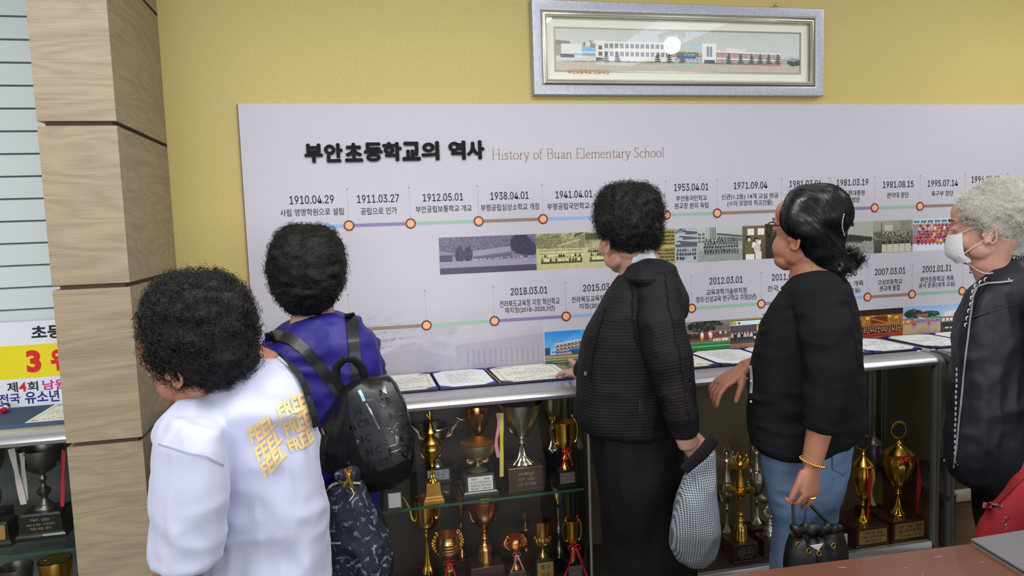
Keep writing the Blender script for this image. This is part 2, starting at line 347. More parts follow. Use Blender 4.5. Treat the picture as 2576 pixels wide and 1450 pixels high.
# the English line, thin old-style letters with serifs drawn as strokes
GL = {'H': (.78, [[(.14,0),(.14,1)],[(.64,0),(.64,1)],[(.14,.52),(.64,.52)]], [(.14,0),(.14,1),(.64,0),(.64,1)]),
 'i': (.30, [[(.15,0),(.15,.6)],[(.14,.84),(.17,.84)]], [(.15,0)]), 's': (.40, [[(.34,.5),(.26,.6),(.12,.58),(.08,.47),(.2,.33),(.32,.2),(.28,.04),(.14,0),(.05,.1)]], []),
 't': (.36, [[(.17,.8),(.17,.1),(.24,0),(.34,.05)],[(.04,.6),(.32,.6)]], []), 'o': (.54, [[(.27,0),(.12,.06),(.05,.3),(.12,.54),(.27,.6),(.42,.54),(.49,.3),(.42,.06),(.27,0)]], []),
 'r': (.40, [[(.13,0),(.13,.6)],[(.13,.42),(.22,.58),(.36,.58)]], [(.13,0)]), 'y': (.50, [[(.06,.6),(.27,.04)],[(.46,.6),(.2,-.18),(.1,-.28),(.03,-.26)]], [(.08,.6),(.45,.6)]),
 'f': (.34, [[(.14,0),(.14,.8),(.22,.98),(.36,.97)],[(.03,.6),(.3,.6)]], [(.14,0)]), 'B': (.66, [[(.14,0),(.14,1),(.4,1),(.52,.9),(.52,.64),(.4,.53),(.14,.53)],[(.4,.53),(.56,.44),(.58,.14),(.44,0),(.14,0)]], []),
 'u': (.58, [[(.12,.6),(.12,.14),(.2,.02),(.34,.04),(.44,.16)],[(.44,.6),(.44,0)]], [(.08,.6),(.4,.6)]), 'a': (.48, [[(.08,.5),(.2,.6),(.34,.54),(.35,.06),(.44,.0)],[(.35,.36),(.12,.26),(.07,.1),(.18,0),(.35,.1)]], []),
 'n': (.58, [[(.12,0),(.12,.6)],[(.12,.46),(.26,.6),(.4,.58),(.45,.44),(.45,0)]], [(.12,0),(.45,0)]), 'E': (.62, [[(.14,0),(.14,1)],[(.14,1),(.52,1),(.54,.88)],[(.14,.52),(.42,.52)],[(.14,0),(.54,0),(.57,.14)]], []),
 'l': (.28, [[(.14,0),(.14,1.02)]], [(.14,0)]), 'e': (.48, [[(.07,.34),(.42,.36),(.36,.54),(.24,.6),(.1,.5),(.05,.28),(.12,.06),(.26,0),(.42,.1)]], []),
 'm': (.86, [[(.12,0),(.12,.6)],[(.12,.46),(.26,.6),(.38,.57),(.42,.44),(.42,0)],[(.42,.46),(.56,.6),(.7,.57),(.74,.44),(.74,0)]], [(.12,0),(.42,0),(.74,0)]),
 'S': (.52, [[(.44,.84),(.32,1),(.14,.96),(.08,.76),(.2,.58),(.38,.42),(.44,.2),(.32,.02),(.14,.02),(.06,.18)]], []), 'c': (.46, [[(.4,.5),(.28,.6),(.12,.54),(.05,.3),(.12,.06),(.28,0),(.42,.1)]], []),
 'h': (.58, [[(.12,0),(.12,1.02)],[(.12,.46),(.26,.6),(.4,.58),(.45,.44),(.45,0)]], [(.12,0),(.45,0)]), ' ': (.32, [], [])}
s_ = 'History of Buan Elementary School'; tot = sum(GL[c][0] for c in s_); x0, zb = bx(1237, 402); x1, zb1 = bx(1672, 394); kx = (x1-x0)/tot
zb = bx(1237, 402)[1]; kz = bx(1237, 376)[1]-zb; pen = x0; g = G(); tw = .0011
for ch in s_:
    wd, st, sf = GL[ch]
    def pt(q): return np.array([pen+q[0]*kx, YF-.0002, zb+q[1]*kz])
    for line in st:
        pts = [pt(q) for q in line]
        for a, b in zip(pts[:-1], pts[1:]):
            d_ = (b-a)/np.linalg.norm(b-a); n_ = np.array([d_[2], 0, -d_[0]]); th = tw*(.75+.75*abs(d_[2])); a2, b2 = a-d_*th*.4, b+d_*th*.4
            g.quad(a2+n_*th, b2+n_*th, b2-n_*th, a2-n_*th)
    for q in sf:
        c = pt(q); g.quad(c+[-.0045, 0, -.0007], c+[.0045, 0, -.0007], c+[.0045, 0, .0007], c+[-.0045, 0, .0007])
    pen += wd*kx
obj('english_title', g, M_brown, board, smooth=False, label='thin brown serif lettering')
CAP = [('1910.04.29', 729, 840, 492, 513, 1), ('사립 영명학원으로 설립', 705, 865, 525, 543, 0), ('1911.03.27', 899, 1004, 490, 510, 1), ('공립으로 인가', 908, 999, 522, 540, 0),
 ('1912.05.01', 1064, 1165, 487, 506, 1), ('부안공립보통학교 개교', 1046, 1187, 517, 534, 0), ('1938.04.01', 1234, 1330, 483, 502, 1), ('부령공립심상소학교 개칭', 1210, 1356, 513, 530, 0),
 ('1941.04.01', 1398, 1490, 480, 498, 1), ('부령공립국민학교 개칭', 1377, 1512, 510, 527, 0), ('01', 1622, 1641, 474, 491, 1), ('1953.04.01', 1696, 1782, 462, 480, 1), ('부안동국민학교', 1701, 1778, 492, 506, 0),
 ('분교장 분리 독립', 1697, 1782, 510, 525, 0), ('1971.09.04', 1846, 1930, 458, 475, 1), ('신관(1.2동) 14개 교실 완공', 1815, 1958, 487, 503, 0), ('(ㅁ자 모양의 학교건물)', 1830, 1943, 504, 520, 0),
 ('1981.03.06', 1986, 2066, 454, 470, 1), ('1981.03.19', 2105, 2184, 451, 467, 1), ('전두환대통령', 2112, 2175, 479, 493, 0), ('학교방문', 2123, 2163, 496, 510, 0), ('1981.08.15', 2221, 2298, 456, 472, 1),
 ('관악대 창단', 2231, 2286, 484, 498, 0), ('1995.07.14', 2334, 2409, 453, 469, 1), ('축구부 창단', 2343, 2398, 480, 494, 0), ('1996.03.01', 2444, 2515, 443, 459, 1), ('부안초등학교로', 2446, 2512, 469, 483, 0),
 ('2018.03.01', 1285, 1377, 723, 741, 1), ('전라북도교육청 지정 혁신학교', 1257, 1408, 753, 770, 0), ('재지정(2018~2020,3년)', 1270, 1396, 771, 788, 0), ('2015.03', 1467, 1533, 715, 732, 1),
 ('전라북도교육청', 1438, 1519, 745, 760, 0), ('지정(201', 1457, 1506, 763, 779, 0), ('2012.03.01', 1785, 1868, 697, 714, 1), ('교육과학기술부지정', 1777, 1878, 726, 741, 0),
 ('창의·인성교육 연구학교 지정(2년)', 1751, 1903, 743, 760, 0), ('2011.03', 1942, 2001, 689, 705, 1), ('전국 100', 1931, 1985, 718, 733, 0), ('06.10', 2110, 2155, 680, 696, 1), ('BTL 개축', 2120, 2172, 707, 721, 0),
 ('교실)', 2138, 2164, 724, 739, 0), ('2007.03.01', 2201, 2277, 675, 691, 1), ('고성초등학교', 2208, 2269, 703, 716, 0), ('본교에 통합', 2213, 2264, 718, 732, 0), ('2001.01.31', 2321, 2393, 668, 684, 1),
 ('부안초등학교 개축', 2315, 2399, 695, 709, 0), ('공사 준공(18개 교실)', 2311, 2402, 710, 725, 0), ('199', 2438, 2461, 671, 687, 1)]
for (b, xl, xr, yt, yb, k) in CAP:
    wtext(b, xl, xr, yt, yb, M_ink if k else M_ink2, 'date_text' if k else 'caption_text', bold=0 if k else .002, fat=.0005 if k else .00025)
# coloured bars, round markers and dashed leaders
BC = {'b': mat('bar_blue', (.56, .70, .88), .5), 'p': mat('bar_purple', (.53, .47, .66), .5), 'g': mat('bar_green', (.58, .74, .65), .5), 'n': mat('bar_brown', (.58, .47, .42), .5)}
M_ring = mat('node_brown', (.42, .23, .17), .5); M_peach = mat('node_peach', (.95, .68, .52), .5); M_dash = mat('leader_grey', (.55, .53, .56), .6)
ROWS = [([700, 878, 1033, 1204, 1366, 1523, 1676, 1804, 1966, 2085, 2200, 2314, 2427, 2533, 2640], 'bpgnbpgnbpgnbp', (878, 568), (1204, 468), 1),
        ([880, 1073, 1244, 1424, 1580, 1740, 1915, 2050, 2182, 2294, 2420, 2530], 'ngpbngpbngp', (1244, 808), (1241, 722), 1)]
for xsn, cols, zr, dr, k in ROWS:
    zc = bx(*zr)[1]; zd = bx(*dr)[1]; k_ = -.034 if zr[1] < 700 else -.063
    X = [bx(x, zr[1]+(x-zr[0])*k_)[0] for x in xsn]
    for i, cc in enumerate(cols):
        obj('timeline_bar', G().box((X[i], YF-.0004, zc-.0058), (X[i+1], YF, zc+.0058)), BC[cc], board, smooth=False)
    for i, x in enumerate(X):
        if i == 0 and zr[1] < 700: continue
        zt = zd
        g = G().lathe([(.0028, 0), (.0028, .0004)], (0, 0, 0), 12); n = int((zt-zc-.02)/.0085)
        v = g.verts(); g.v = [np.stack([v[:, 0]+x, YF-v[:, 2], v[:, 1]+zt], 1)]; g.f = [q[::-1] for q in g.f]
        for j in range(n): g.box((x-.0006, YF-.0003, zt-.006-j*.0085-.0045), (x+.0006, YF, zt-.006-j*.0085))
        obj('leader_line', g, M_dash, board, smooth=False)
def disc_y(r, th, x, z, y, n=32):
    a = np.arange(n)*2*PI/n; c0 = np.stack([x+r*np.cos(a), np.full(n, y), z+r*np.sin(a)], 1); return G().rings([c0, c0-[0, th, 0]])
for xsn, cols, zr, dr, k in ROWS:
    zc = bx(*zr)[1]; k_ = -.034 if zr[1] < 700 else -.063
    for x in xsn[1:]:
        xx = bx(x, zr[1]+(x-zr[0])*k_)[0]
        o = obj('timeline_marker', disc_y(.0185, .0012, xx, zc, YF), M_ring, board, smooth=False)
        obj('marker_centre', disc_y(.0128, .0005, xx, zc, YF-.0012), M_peach, o, smooth=False)

# ---------------------------------------------------------------- prints painted as pixel arrays
def grid(h, w_): return np.meshgrid(np.linspace(0, 1, w_), np.linspace(0, 1, h))
def noise2(h, w_, s, seed=0, o=3):
    X, Y = grid(h, w_); return fbm(np.stack([X.ravel()*s*w_/h, Y.ravel()*s, np.full(X.size, seed*3.7)], 1), o).reshape(h, w_)
def canvas(h, w_, top, bot):
    X, Y = grid(h, w_); return np.array(top)*(1-Y[..., None])+np.array(bot)*Y[..., None]
def E_(A, cx, cy, rx, ry, c, a=1.0):
    h, w_ = A.shape[:2]; x0, x1 = max(int(cx-rx)-1, 0), min(int(cx+rx)+2, w_); y0, y1 = max(int(cy-ry)-1, 0), min(int(cy+ry)+2, h)
    if x1 <= x0 or y1 <= y0: return
    yy, xx = np.mgrid[y0:y1, x0:x1]; m_ = (((xx-cx)/max(rx, .5))**2+((yy-cy)/max(ry, .5))**2 < 1)
    s = A[y0:y1, x0:x1]; s[m_] = s[m_]*(1-a)+np.array(c)*a
def R_(A, x0, y0, x1, y1, c, a=1.0, sh=0.0):
    """filled rectangle, sheared: sh = rise per pixel to the right"""
    h, w_ = A.shape[:2]
    for x in range(max(int(x0), 0), min(int(x1)+1, w_)):
        o = sh*(x-x0); ya, yb = int(max(y0+o, 0)), int(min(y1+o, h-1))
        if yb >= ya: A[ya:yb+1, x] = A[ya:yb+1, x]*(1-a)+np.array(c)*a
def person_px(A, x, y, s, body, face, hair, legs=None):
    E_(A, x, y+s*1.7, s*.75, s*1.3, body); R_(A, x-s*.7, y+s*1.2, x+s*.7, y+s*2.6, body)
    if legs is not None: R_(A, x-s*.45, y+s*2.5, x-s*.08, y+s*4.3, legs); R_(A, x+s*.08, y+s*2.5, x+s*.45, y+s*4.3, legs)
    E_(A, x, y-s*.1, s*.5, s*.6, hair); E_(A, x, y+s*.12, s*.4, s*.48, face)
def crowd(A, x0, x1, y, n, s, bodies, face, hair, legs=None, sh=0.0, r=random.Random(4)):
    for i in range(n):
        x = x0+(x1-x0)*(i+.5)/n+r.uniform(-.15, .15)*s; b = np.array(r.choice(bodies))*r.uniform(.85, 1.12)
        person_px(A, x, y+r.uniform(-.2, .2)*s+sh*(x-x0), s, b, face, hair, legs)
def trees(A, cx, cy, rx, ry, c, seed=1, n=260, dot=.09):
    r = random.Random(seed)
    for i in range(n):
        a = r.uniform(0, 2*PI); q = r.random()**.5; k = r.uniform(.6, 1.35)
        E_(A, cx+q*rx*math.cos(a), cy+q*ry*math.sin(a), rx*dot*r.uniform(.6, 1.5), ry*dot*r.uniform(.6, 1.5), np.array(c)*k)
def windows(A, x0, y0, x1, y1, n, rows, c, fr, sh=0.0, gap=.35):
    for j in range(rows):
        for i in range(n):
            a = x0+(x1-x0)*(i+gap/2)/n; b = x0+(x1-x0)*(i+1-gap/2)/n; ya = y0+(y1-y0)*(j+.2)/rows+sh*(a-x0); yb = y0+(y1-y0)*(j+.8)/rows+sh*(a-x0)
            R_(A, a-1, ya-1, b+1, yb+1, fr); R_(A, a, ya, (a+b)/2-1, yb, c); R_(A, (a+b)/2+1, ya, b, yb, c)
def grain(A, k=.035, seed=3): h, w_ = A.shape[:2]; return A*(1+k*2*noise2(h, w_, h/3.2, seed, 1)[..., None])
def tone(g_, dark, light): return np.array(dark)+(np.array(light)-np.array(dark))*g_[..., None]
def gray(A): return A.mean(2)
def ph_valley():
    A = canvas(280, 740, (.62,)*3, (.75,)*3); n = noise2(280, 740, 26, 1)
    A[:150] = (.50+.16*n[:150])[..., None]; trees(A, 370, 60, 380, 60, (.5,)*3, 2, 900, .02)
    R_(A, 0, 100, 90, 140, (.72,)*3, 1, .25); R_(A, 0, 135, 95, 190, (.30,)*3)
    for q in (150, 215): trees(A, q, 140, 30, 62, (.22,)*3, q, 200, .16)
    R_(A, 250, 112, 540, 150, (.80,)*3, 1, -.09); R_(A, 255, 148, 560, 180, (.60,)*3, 1, -.06); windows(A, 260, 150, 550, 178, 22, 1, (.25,)*3, (.7,)*3, -.06)
    trees(A, 620, 70, 78, 72, (.16,)*3, 5, 700, .1); trees(A, 680, 110, 60, 60, (.2,)*3, 6, 400, .1)
    A[185:235] = (.80+.05*noise2(50, 740, 6, 2))[..., None]; crowd(A, 250, 735, 168, 70, 5, [(.9,)*3, (.3,)*3, (.85,)*3], (.6,)*3, (.1,)*3, None, -.02)
    A[232:] = (.30+.22*noise2(48, 740, 16, 8))[..., None]; trees(A, 370, 262, 390, 22, (.2,)*3, 9, 900, .02)
    return tone(gray(grain(A)), (.13, .11, .20), (.72, .69, .78))
def ph_sepia(k):
    A = canvas(280, 370, (.86,)*3, (.84,)*3); n = noise2(280, 370, 14, k)
    A[:120] = (.62+.2*n[:120])[..., None]
    if k == 1:
        trees(A, 90, 60, 110, 55, (.45,)*3, 3, 500, .05)
        for i in range(30): R_(A, 20+i*9, 20+i % 7*9, 22+i*9, 110, (.35,)*3, .5, .8*((i % 3)-1))
        R_(A, 285, 20, 370, 34, (.15,)*3, 1, -.4); R_(A, 320, 20, 370, 120, (.5,)*3); R_(A, 160, 95, 330, 102, (.9,)*3, 1, -.25)
    else:
        R_(A, 0, 10, 370, 60, (.22,)*3); windows(A, 40, 70, 360, 140, 3, 1, (.85,)*3, (.3,)*3); windows(A, 40, 70, 360, 140, 12, 3, (.8,)*3, (.45,)*3)
    A[225:] = (.84+.05*n[225:])[..., None]
    crowd(A, 20, 350, 135, 20, 10, [(.95,)*3, (.9,)*3] if k == 1 else [(.12,)*3, (.3,)*3], (.65,)*3, (.1,)*3)
    crowd(A, 20, 355, 160, 19, 10, [(.95,)*3, (.12,)*3], (.65,)*3, (.1,)*3); crowd(A, 30, 350, 190, 15, 12, [(.93,)*3, (.93,)*3, (.3,)*3], (.65,)*3, (.1,)*3)
    for i in range(15): E_(A, 40+i*21, 228, 11, 9, (.12,)*3)
    return tone(gray(grain(A)), (.16, .15, .07), (.86, .85, .62))
def ph_dense():
    A = canvas(280, 400, (.75,)*3, (.7,)*3)
    for j in range(4): crowd(A, 5, 395, 12+j*30, 26, 8, [(.1,)*3, (.2,)*3], (.75,)*3, (.08,)*3)
    R_(A, 0, 135, 400, 150, (.85,)*3)
    for j in range(4): crowd(A, 5, 395, 155+j*28, 26, 8, [(.12,)*3, (.35,)*3], (.75,)*3, (.08,)*3)
    return tone(gray(grain(A)), (.16, .14, .05), (.88, .80, .50))
def ph_pagoda():
    A = canvas(280, 170, (.86,)*3, (.85,)*3)
    for i, (y, a) in enumerate([(20, 60), (62, 40), (100, 20)]):
        R_(A, a, y, 170, y+9, (.15,)*3, 1, .1); R_(A, a+16, y+12, 170, y+30, (.6,)*3); windows(A, a+20, y+12, 170, y+30, 7, 1, (.2,)*3, (.45,)*3); E_(A, a, y+6, 14, 4, (.1,)*3)
    trees(A, 20, 10, 60, 30, (.3,)*3, 4, 120, .07); R_(A, 0, 128, 170, 150, (.35,)*3); crowd(A, 10, 165, 160, 8, 10, [(.3,)*3, (.7,)*3], (.8,)*3, (.1,)*3); crowd(A, 5, 165, 190, 8, 11, [(.25,)*3, (.4,)*3], (.8,)*3, (.1,)*3); crowd(A, 5, 160, 222, 7, 12, [(.2,)*3, (.85,)*3], (.8,)*3, (.1,)*3)
    return tone(gray(grain(A)), (.10, .11, .14), (.80, .83, .86))
def ph_group():
    A = canvas(280, 350, (.88,)*3, (.70,)*3); windows(A, 0, 40, 60, 130, 2, 3, (.35,)*3, (.75,)*3)
    R_(A, 60, 0, 95, 120, (.8,)*3)
    for i in range(4): R_(A, 100+i*12, 0, 104+i*12, 100, (.12,)*3)
    R_(A, 150, 50, 350, 62, (.25,)*3, 1, .13); R_(A, 150, 64, 350, 130, (.7,)*3, 1, .13); windows(A, 155, 70, 350, 110, 8, 1, (.3,)*3, (.8,)*3, .1)
    A[190:] = (.66+.08*noise2(90, 350, 9, 5))[..., None]
    for j, (y, n, s) in enumerate([(88, 9, 9), (104, 12, 10), (124, 13, 10), (145, 13, 11)]): crowd(A, 55-j*4, 320, y, n, s, [(.14,)*3, (.22,)*3, (.3,)*3], (.82,)*3, (.08,)*3)
    crowd(A, 48, 325, 172, 13, 12, [(.16,)*3, (.4,)*3, (.22,)*3], (.82,)*3, (.08,)*3, (.2,)*3)
    return tone(gray(grain(A)), (.09, .10, .10), (.84, .87, .84))
def ph_reading():
    A = canvas(280, 300, (.45, .40, .30), (.33, .28, .20)); windows(A, 25, 5, 180, 95, 2, 1, (.93, .93, .88), (.3, .25, .18)); R_(A, 175, 0, 230, 280, (.2, .17, .12))
    R_(A, 185, 170, 250, 280, (.17, .14, .10)); E_(A, 260, 180, 40, 90, (.1, .09, .07)); R_(A, 235, 60, 300, 270, (.24, .2, .15))
    E_(A, 50, 175, 30, 45, (.42, .38, .30)); R_(A, 20, 175, 80, 240, (.42, .38, .30)); R_(A, 25, 235, 90, 280, (.92, .92, .9)); E_(A, 46, 105, 19, 25, (.12, .1, .08)); E_(A, 50, 114, 13, 16, (.85, .8, .7))
    R_(A, 70, 165, 120, 185, (.8, .75, .65), 1, -.2); R_(A, 75, 140, 140, 176, (.95, .95, .9), 1, -.35); E_(A, 105, 120, 18, 23, (.1, .09, .07)); E_(A, 109, 126, 12, 15, (.8, .75, .65)); E_(A, 112, 190, 26, 45, (.82, .8, .74)); R_(A, 98, 215, 145, 280, (.88, .86, .8))
    return grain(A)
def ph_street():
    A = canvas(280, 310, (.80,)*3, (.86,)*3); A[:110] = (.83+.03*noise2(110, 310, 3, 2))[..., None]; A[165:] = (.72+.07*noise2(115, 310, 8, 6))[..., None]
    R_(A, 0, 100, 220, 165, (.35,)*3, 1, .1); windows(A, 20, 112, 220, 150, 9, 1, (.1,)*3, (.5,)*3, .08)
    for i in range(9): trees(A, 30+i*32, 128+i*3, 18, 34-i*2, (.15,)*3, i, 120, .2)
    R_(A, 0, 170, 200, 176, (.5,)*3, 1, .03)
    return tone(gray(grain(A)), (.10, .10, .09), (.80, .81, .76))
def ph_audience():
    A = canvas(280, 310, (.72,)*3, (.7,)*3); R_(A, 90, 40, 150, 95, (.9,)*3); R_(A, 60, 15, 66, 110, (.3,)*3); R_(A, 190, 20, 210, 100, (.35,)*3); R_(A, 150, 10, 300, 90, (.66,)*3)
    for i in range(14): R_(A, 215+i*6, 5, 217+i*6, 90, (.5,)*3)
    for j in range(7): crowd(A, 0, 310, 95+j*15, 24-j, 8+j*.9, [(.25,)*3, (.5,)*3, (.85,)*3], (.45,)*3, (.07,)*3)
    for i in range(5): E_(A, 80+i*48, 200, 17, 22, (.12,)*3); R_(A, 60+i*48, 205, 102+i*48, 275, (.92,)*3)
    E_(A, 35, 215, 32, 48, (.3,)*3); R_(A, 6, 220, 66, 278, (.27,)*3)
    return tone(gray(grain(A)), (.10, .09, .06), (.84, .83, .75))
def ph_redclass():
    A = canvas(280, 350, (.70, .55, .52), (.62, .36, .40)); R_(A, 0, 0, 350, 40, (.86, .88, .9)); windows(A, 0, 2, 350, 40, 7, 1, (.35, .48, .60), (.9, .9, .92), 0, .2); windows(A, 0, 55, 60, 140, 2, 1, (.45, .55, .65), (.9, .9, .9))
    A[215:] = (.84, .86, .92)
    rc = [(.75, .12, .22), (.55, .12, .2), (.85, .3, .35), (.25, .18, .3), (.3, .25, .4), (.85, .75, .4), (.6, .2, .45)]
    for j, (y, n, s) in enumerate([(42, 10, 10), (66, 12, 11), (92, 13, 11), (118, 14, 11), (142, 13, 12)]): crowd(A, 40-j*5, 310, y, n, s, rc if j > 1 else rc+[(.85, .85, .88)]*2, (.86, .68, .58), (.1, .08, .1))
    crowd(A, 25, 330, 172, 11, 13, rc, (.86, .68, .58), (.1, .08, .1), (.62, .14, .25))
    return grain(A)
def ph_blueschool():
    A = canvas(230, 560, (.18, .55, .88), (.62, .80, .93)); n = noise2(230, 560, 3, 4); A += .10*np.clip(n, 0, 1)[..., None]
    R_(A, 60, 92, 560, 100, (.85, .87, .88), 1, -.15); R_(A, 62, 100, 560, 175, (.60, .48, .42), 1, -.15); A[178:] = (.55, .50, .42)
    for j in range(3): R_(A, 62, 104+j*24, 560, 117+j*24, (.92, .92, .9), 1, -.15+j*.03); windows(A, 66, 103+j*24, 560, 120+j*24, 22, 1, (.15, .2, .28), (.95, .95, .95), -.15+j*.03, .25)
    R_(A, 150, 140, 300, 152, (.10, .42, .78)); R_(A, 40, 152, 300, 158, (.12, .35, .62)); R_(A, 160, 158, 290, 180, (.25, .35, .36)); R_(A, 0, 120, 30, 175, (.2, .3, .36)); R_(A, 30, 176, 160, 182, (.70, .25, .18))
    A[186:] = np.array((.72, .66, .55)); R_(A, 0, 196, 560, 206, (.45, .52, .30), 1, .02); R_(A, 0, 215, 560, 230, (.38, .46, .26)); trees(A, 400, 178, 160, 8, (.2, .3, .18), 3, 300, .04)
    return grain(A)
def ph_race():
    A = canvas(230, 340, (.52, .50, .47), (.40, .33, .28)); trees(A, 150, 40, 140, 45, (.12, .14, .10), 3, 500, .06); R_(A, 230, 40, 340, 90, (.42, .40, .38)); A[90:150] = (.40, .22, .18)
    crowd(A, 0, 100, 85, 9, 11, [(.15, .15, .25), (.35, .2, .5), (.1, .1, .1), (.75, .8, .85)], (.8, .62, .5), (.08,)*3, (.1, .1, .15)); crowd(A, 170, 340, 80, 8, 11, [(.85, .8, .2), (.9, .9, .9), (.7, .2, .2), (.3, .3, .35)], (.8, .62, .5), (.08,)*3, (.3, .3, .4))
    crowd(A, 210, 340, 135, 11, 9, [(.9, .9, .9), (.9, .5, .3)], (.8, .62, .5), (.08,)*3)
    A[165:] = (.12, .48, .20); R_(A, 0, 195, 340, 199, (.85, .9, .85), .8); R_(A, 0, 168, 340, 170, (.85, .9, .85), .6)
    for x in (125, 190): person_px(A, x, 80, 17, (.93, .9, .86), (.78, .58, .45), (.08,)*3, (.75, .55, .42)); R_(A, x-12, 115, x+12, 130, (.95, .75, .4))
    return grain(A)
def ph_stage():
    A = canvas(230, 340, (.22, .2, .2), (.3, .26, .24)); R_(A, 0, 18, 340, 52, (.85, .92, .90)); E_(A, 35, 36, 14, 13, (.95, .6, .2)); E_(A, 68, 34, 9, 9, (.15, .25, .3)); R_(A, 0, 20, 24, 50, (.45, .75, .4))
    for i in range(20): R_(A, i*17, 55, i*17+8, 150, (.36+.05*(i % 3), .33, .40))
    R_(A, 200, 60, 300, 130, (.85, .72, .15)); R_(A, 215, 70, 290, 125, (.9, .93, .95))
    for i in range(16): E_(A, i*22, 6, 11, 6, (.75, .6, .35))
    crowd(A, 5, 335, 110, 14, 14, [(.1,)*3, (.2, .2, .24), (.75, .75, .75), (.12, .12, .2)], (.85, .68, .56), (.08,)*3, (.12,)*3); R_(A, 0, 195, 340, 230, (.62, .45, .32))
    return grain(A)
def ph_concert():
    A = canvas(230, 330, (.12, .09, .10), (.5, .2, .08)); A[50:150] = (.66, .42, .12); n = noise2(100, 330, 10, 3); A[50:150] += (n*.12)[..., None]
    for x, y in ((70, 70), (110, 60), (230, 62), (280, 75)): E_(A, x, y, 15, 11, (.98, .85, .4), .8)
    R_(A, 95, 60, 215, 115, (.45, .14, .08)); R_(A, 95, 70, 215, 78, (.85, .45, .15), 1, .35); R_(A, 20, 130, 310, 150, (.85, .62, .3))
    for j in range(4): crowd(A, 15-j*4, 315+j*4, 125+j*13, 22-j, 9+j, [(.08, .05, .05), (.15, .08, .06)], (.85, .62, .40), (.08, .05, .04))
    for i in range(12): E_(A, 25+i*26, 178+(i % 3)*3, 10, 9, (.85, .6, .35)); E_(A, 27+i*26, 180, 5, 6, (.3, .12, .06))
    A[200:] = (.72, .26, .08); R_(A, 0, 212, 330, 216, (.4, .1, .05))
    return grain(A)
def ph_parade():
    A = canvas(230, 330, (.55, .72, .90), (.80, .86, .92)); trees(A, 90, 60, 80, 38, (.12, .22, .12), 2, 400, .09); trees(A, 230, 70, 90, 28, (.14, .24, .14), 3, 300, .09); A[105:] = (.74, .64, .50)
    R_(A, 0, 95, 80, 112, (.35, .60, .80)); R_(A, 240, 90, 330, 106, (.25, .60, .55)); R_(A, 118, 65, 215, 80, (.70, .38, .22)); R_(A, 120, 78, 128, 120, (.6, .35, .2)); R_(A, 205, 78, 213, 120, (.6, .35, .2))
    for i in range(7): R_(A, i*50, 10+i*2, i*50+60, 11+i*2, (.9, .9, .9), .7, .5)
    crowd(A, 0, 90, 108, 8, 9, [(.85, .45, .25), (.9, .75, .3)], (.8, .6, .5), (.1,)*3, (.75, .4, .3)); crowd(A, 70, 330, 112, 18, 8, [(.75, .3, .3), (.4, .4, .7)], (.8, .6, .5), (.1,)*3, (.55, .5, .8))
    for x in (85, 105, 225): person_px(A, x, 125, 13, (.75, .25, .25), (.75, .55, .45), (.1,)*3, (.5, .48, .8))
    return grain(A)
def ph_hall():
    A = canvas(230, 200, (.60, .75, .90), (.8, .87, .93)); R_(A, 30, 60, 200, 110, (.84, .86, .88), 1, -.15); R_(A, 0, 100, 200, 150, (.55, .4, .32)); windows(A, 5, 105, 195, 145, 6, 1, (.9, .92, .93), (.5, .35, .3)); A[150:] = (.22, .24, .2); trees(A, 60, 165, 110, 16, (.12, .16, .1), 5, 200, .08)
    for i in range(4): E_(A, 50+i*40, 195, 18, 7, (.8, .8, .8))
    return grain(A)
BC_ = np.array(BOARD_C)
def ph_faded():
    h, w_ = 300, 1300; X, Y = grid(h, w_); n = noise2(h, w_, 8, 12, 5); A = np.ones((h, w_, 3))*.82
    A[:] = (.74+.10*n)[..., None]
    def poly(pts, v_, a=.8):
        xs_, ys_ = np.array(pts).T; yy, xx = np.mgrid[0:h, 0:w_]; inn = np.zeros((h, w_), bool); k = len(pts)
        for i in range(k):
            xa, ya, xb, yb = xs_[i], ys_[i], xs_[(i+1) % k], ys_[(i+1) % k]
            if ya == yb: continue
            c = ((ya > yy) != (yb > yy)) & (xx < (xb-xa)*(yy-ya)/(yb-ya)+xa); inn ^= c
        A[inn] = A[inn]*(1-a)+v_*a
    trees(A, 330, 110, 330, 100, (.66,)*3, 8, 1500, .03)
    for i in range(5): poly([(480+i*8, 60+i*32), (720-i*10, 50+i*32), (760-i*10, 66+i*32), (500+i*8, 80+i*32)], .86, .7)
    poly([(330, 292), (640, 170), (900, 250), (860, 296)], .60, .6)
    for i in range(40): poly([(350+i*13, 290), (400+i*11, 215), (403+i*11, 215), (354+i*13, 290)], .52, .35)
    poly([(940, 90), (1300, 10), (1300, 130), (840, 170)], .88, .6); poly([(760, 150), (1300, 95), (1300, 180), (1000, 230)], .84, .6); poly([(880, 190), (1300, 160), (1300, 300), (880, 300)], .58, .65)
    for i in range(14): poly([(930+i*26, 215), (940+i*26, 214), (940+i*26, 285), (930+i*26, 286)], .42, .5)
    g_ = gray(A); P_ = tone(np.clip(g_, 0, 1), (.34, .32, .40), (.82, .80, .835))
    fade = np.clip((Y-.02)/.45, 0, 1)*np.clip(X/.10, 0, 1); fade = (fade**1.2)[..., None]*.85
    return BC_*(1-fade)+P_*fade
PH = [('valley', ph_valley, 1103, 1348, 'old violet toned landscape print'), ('sepia', lambda: ph_sepia(1), 1348, 1471, 'yellowed group print'), ('sepia2', lambda: ph_sepia(2), 1471, 1590, 'yellowed group print with windows'), ('dense', ph_dense, 1590, 1698, 'yellowed dense crowd print'),
      ('pagoda', ph_pagoda, 1698, 1754, 'grey pagoda print'), ('group', ph_group, 1754, 1867, 'grey class print'), ('reading', ph_reading, 1867, 1966, 'brown print of two readers'), ('street', ph_street, 2100, 2197, 'grey street print'),
      ('audience', ph_audience, 2197, 2297, 'grey assembly print'), ('redclass', ph_redclass, 2297, 2418, 'coloured class print')]
def rowz(px, py): return bx(px, py)[1]
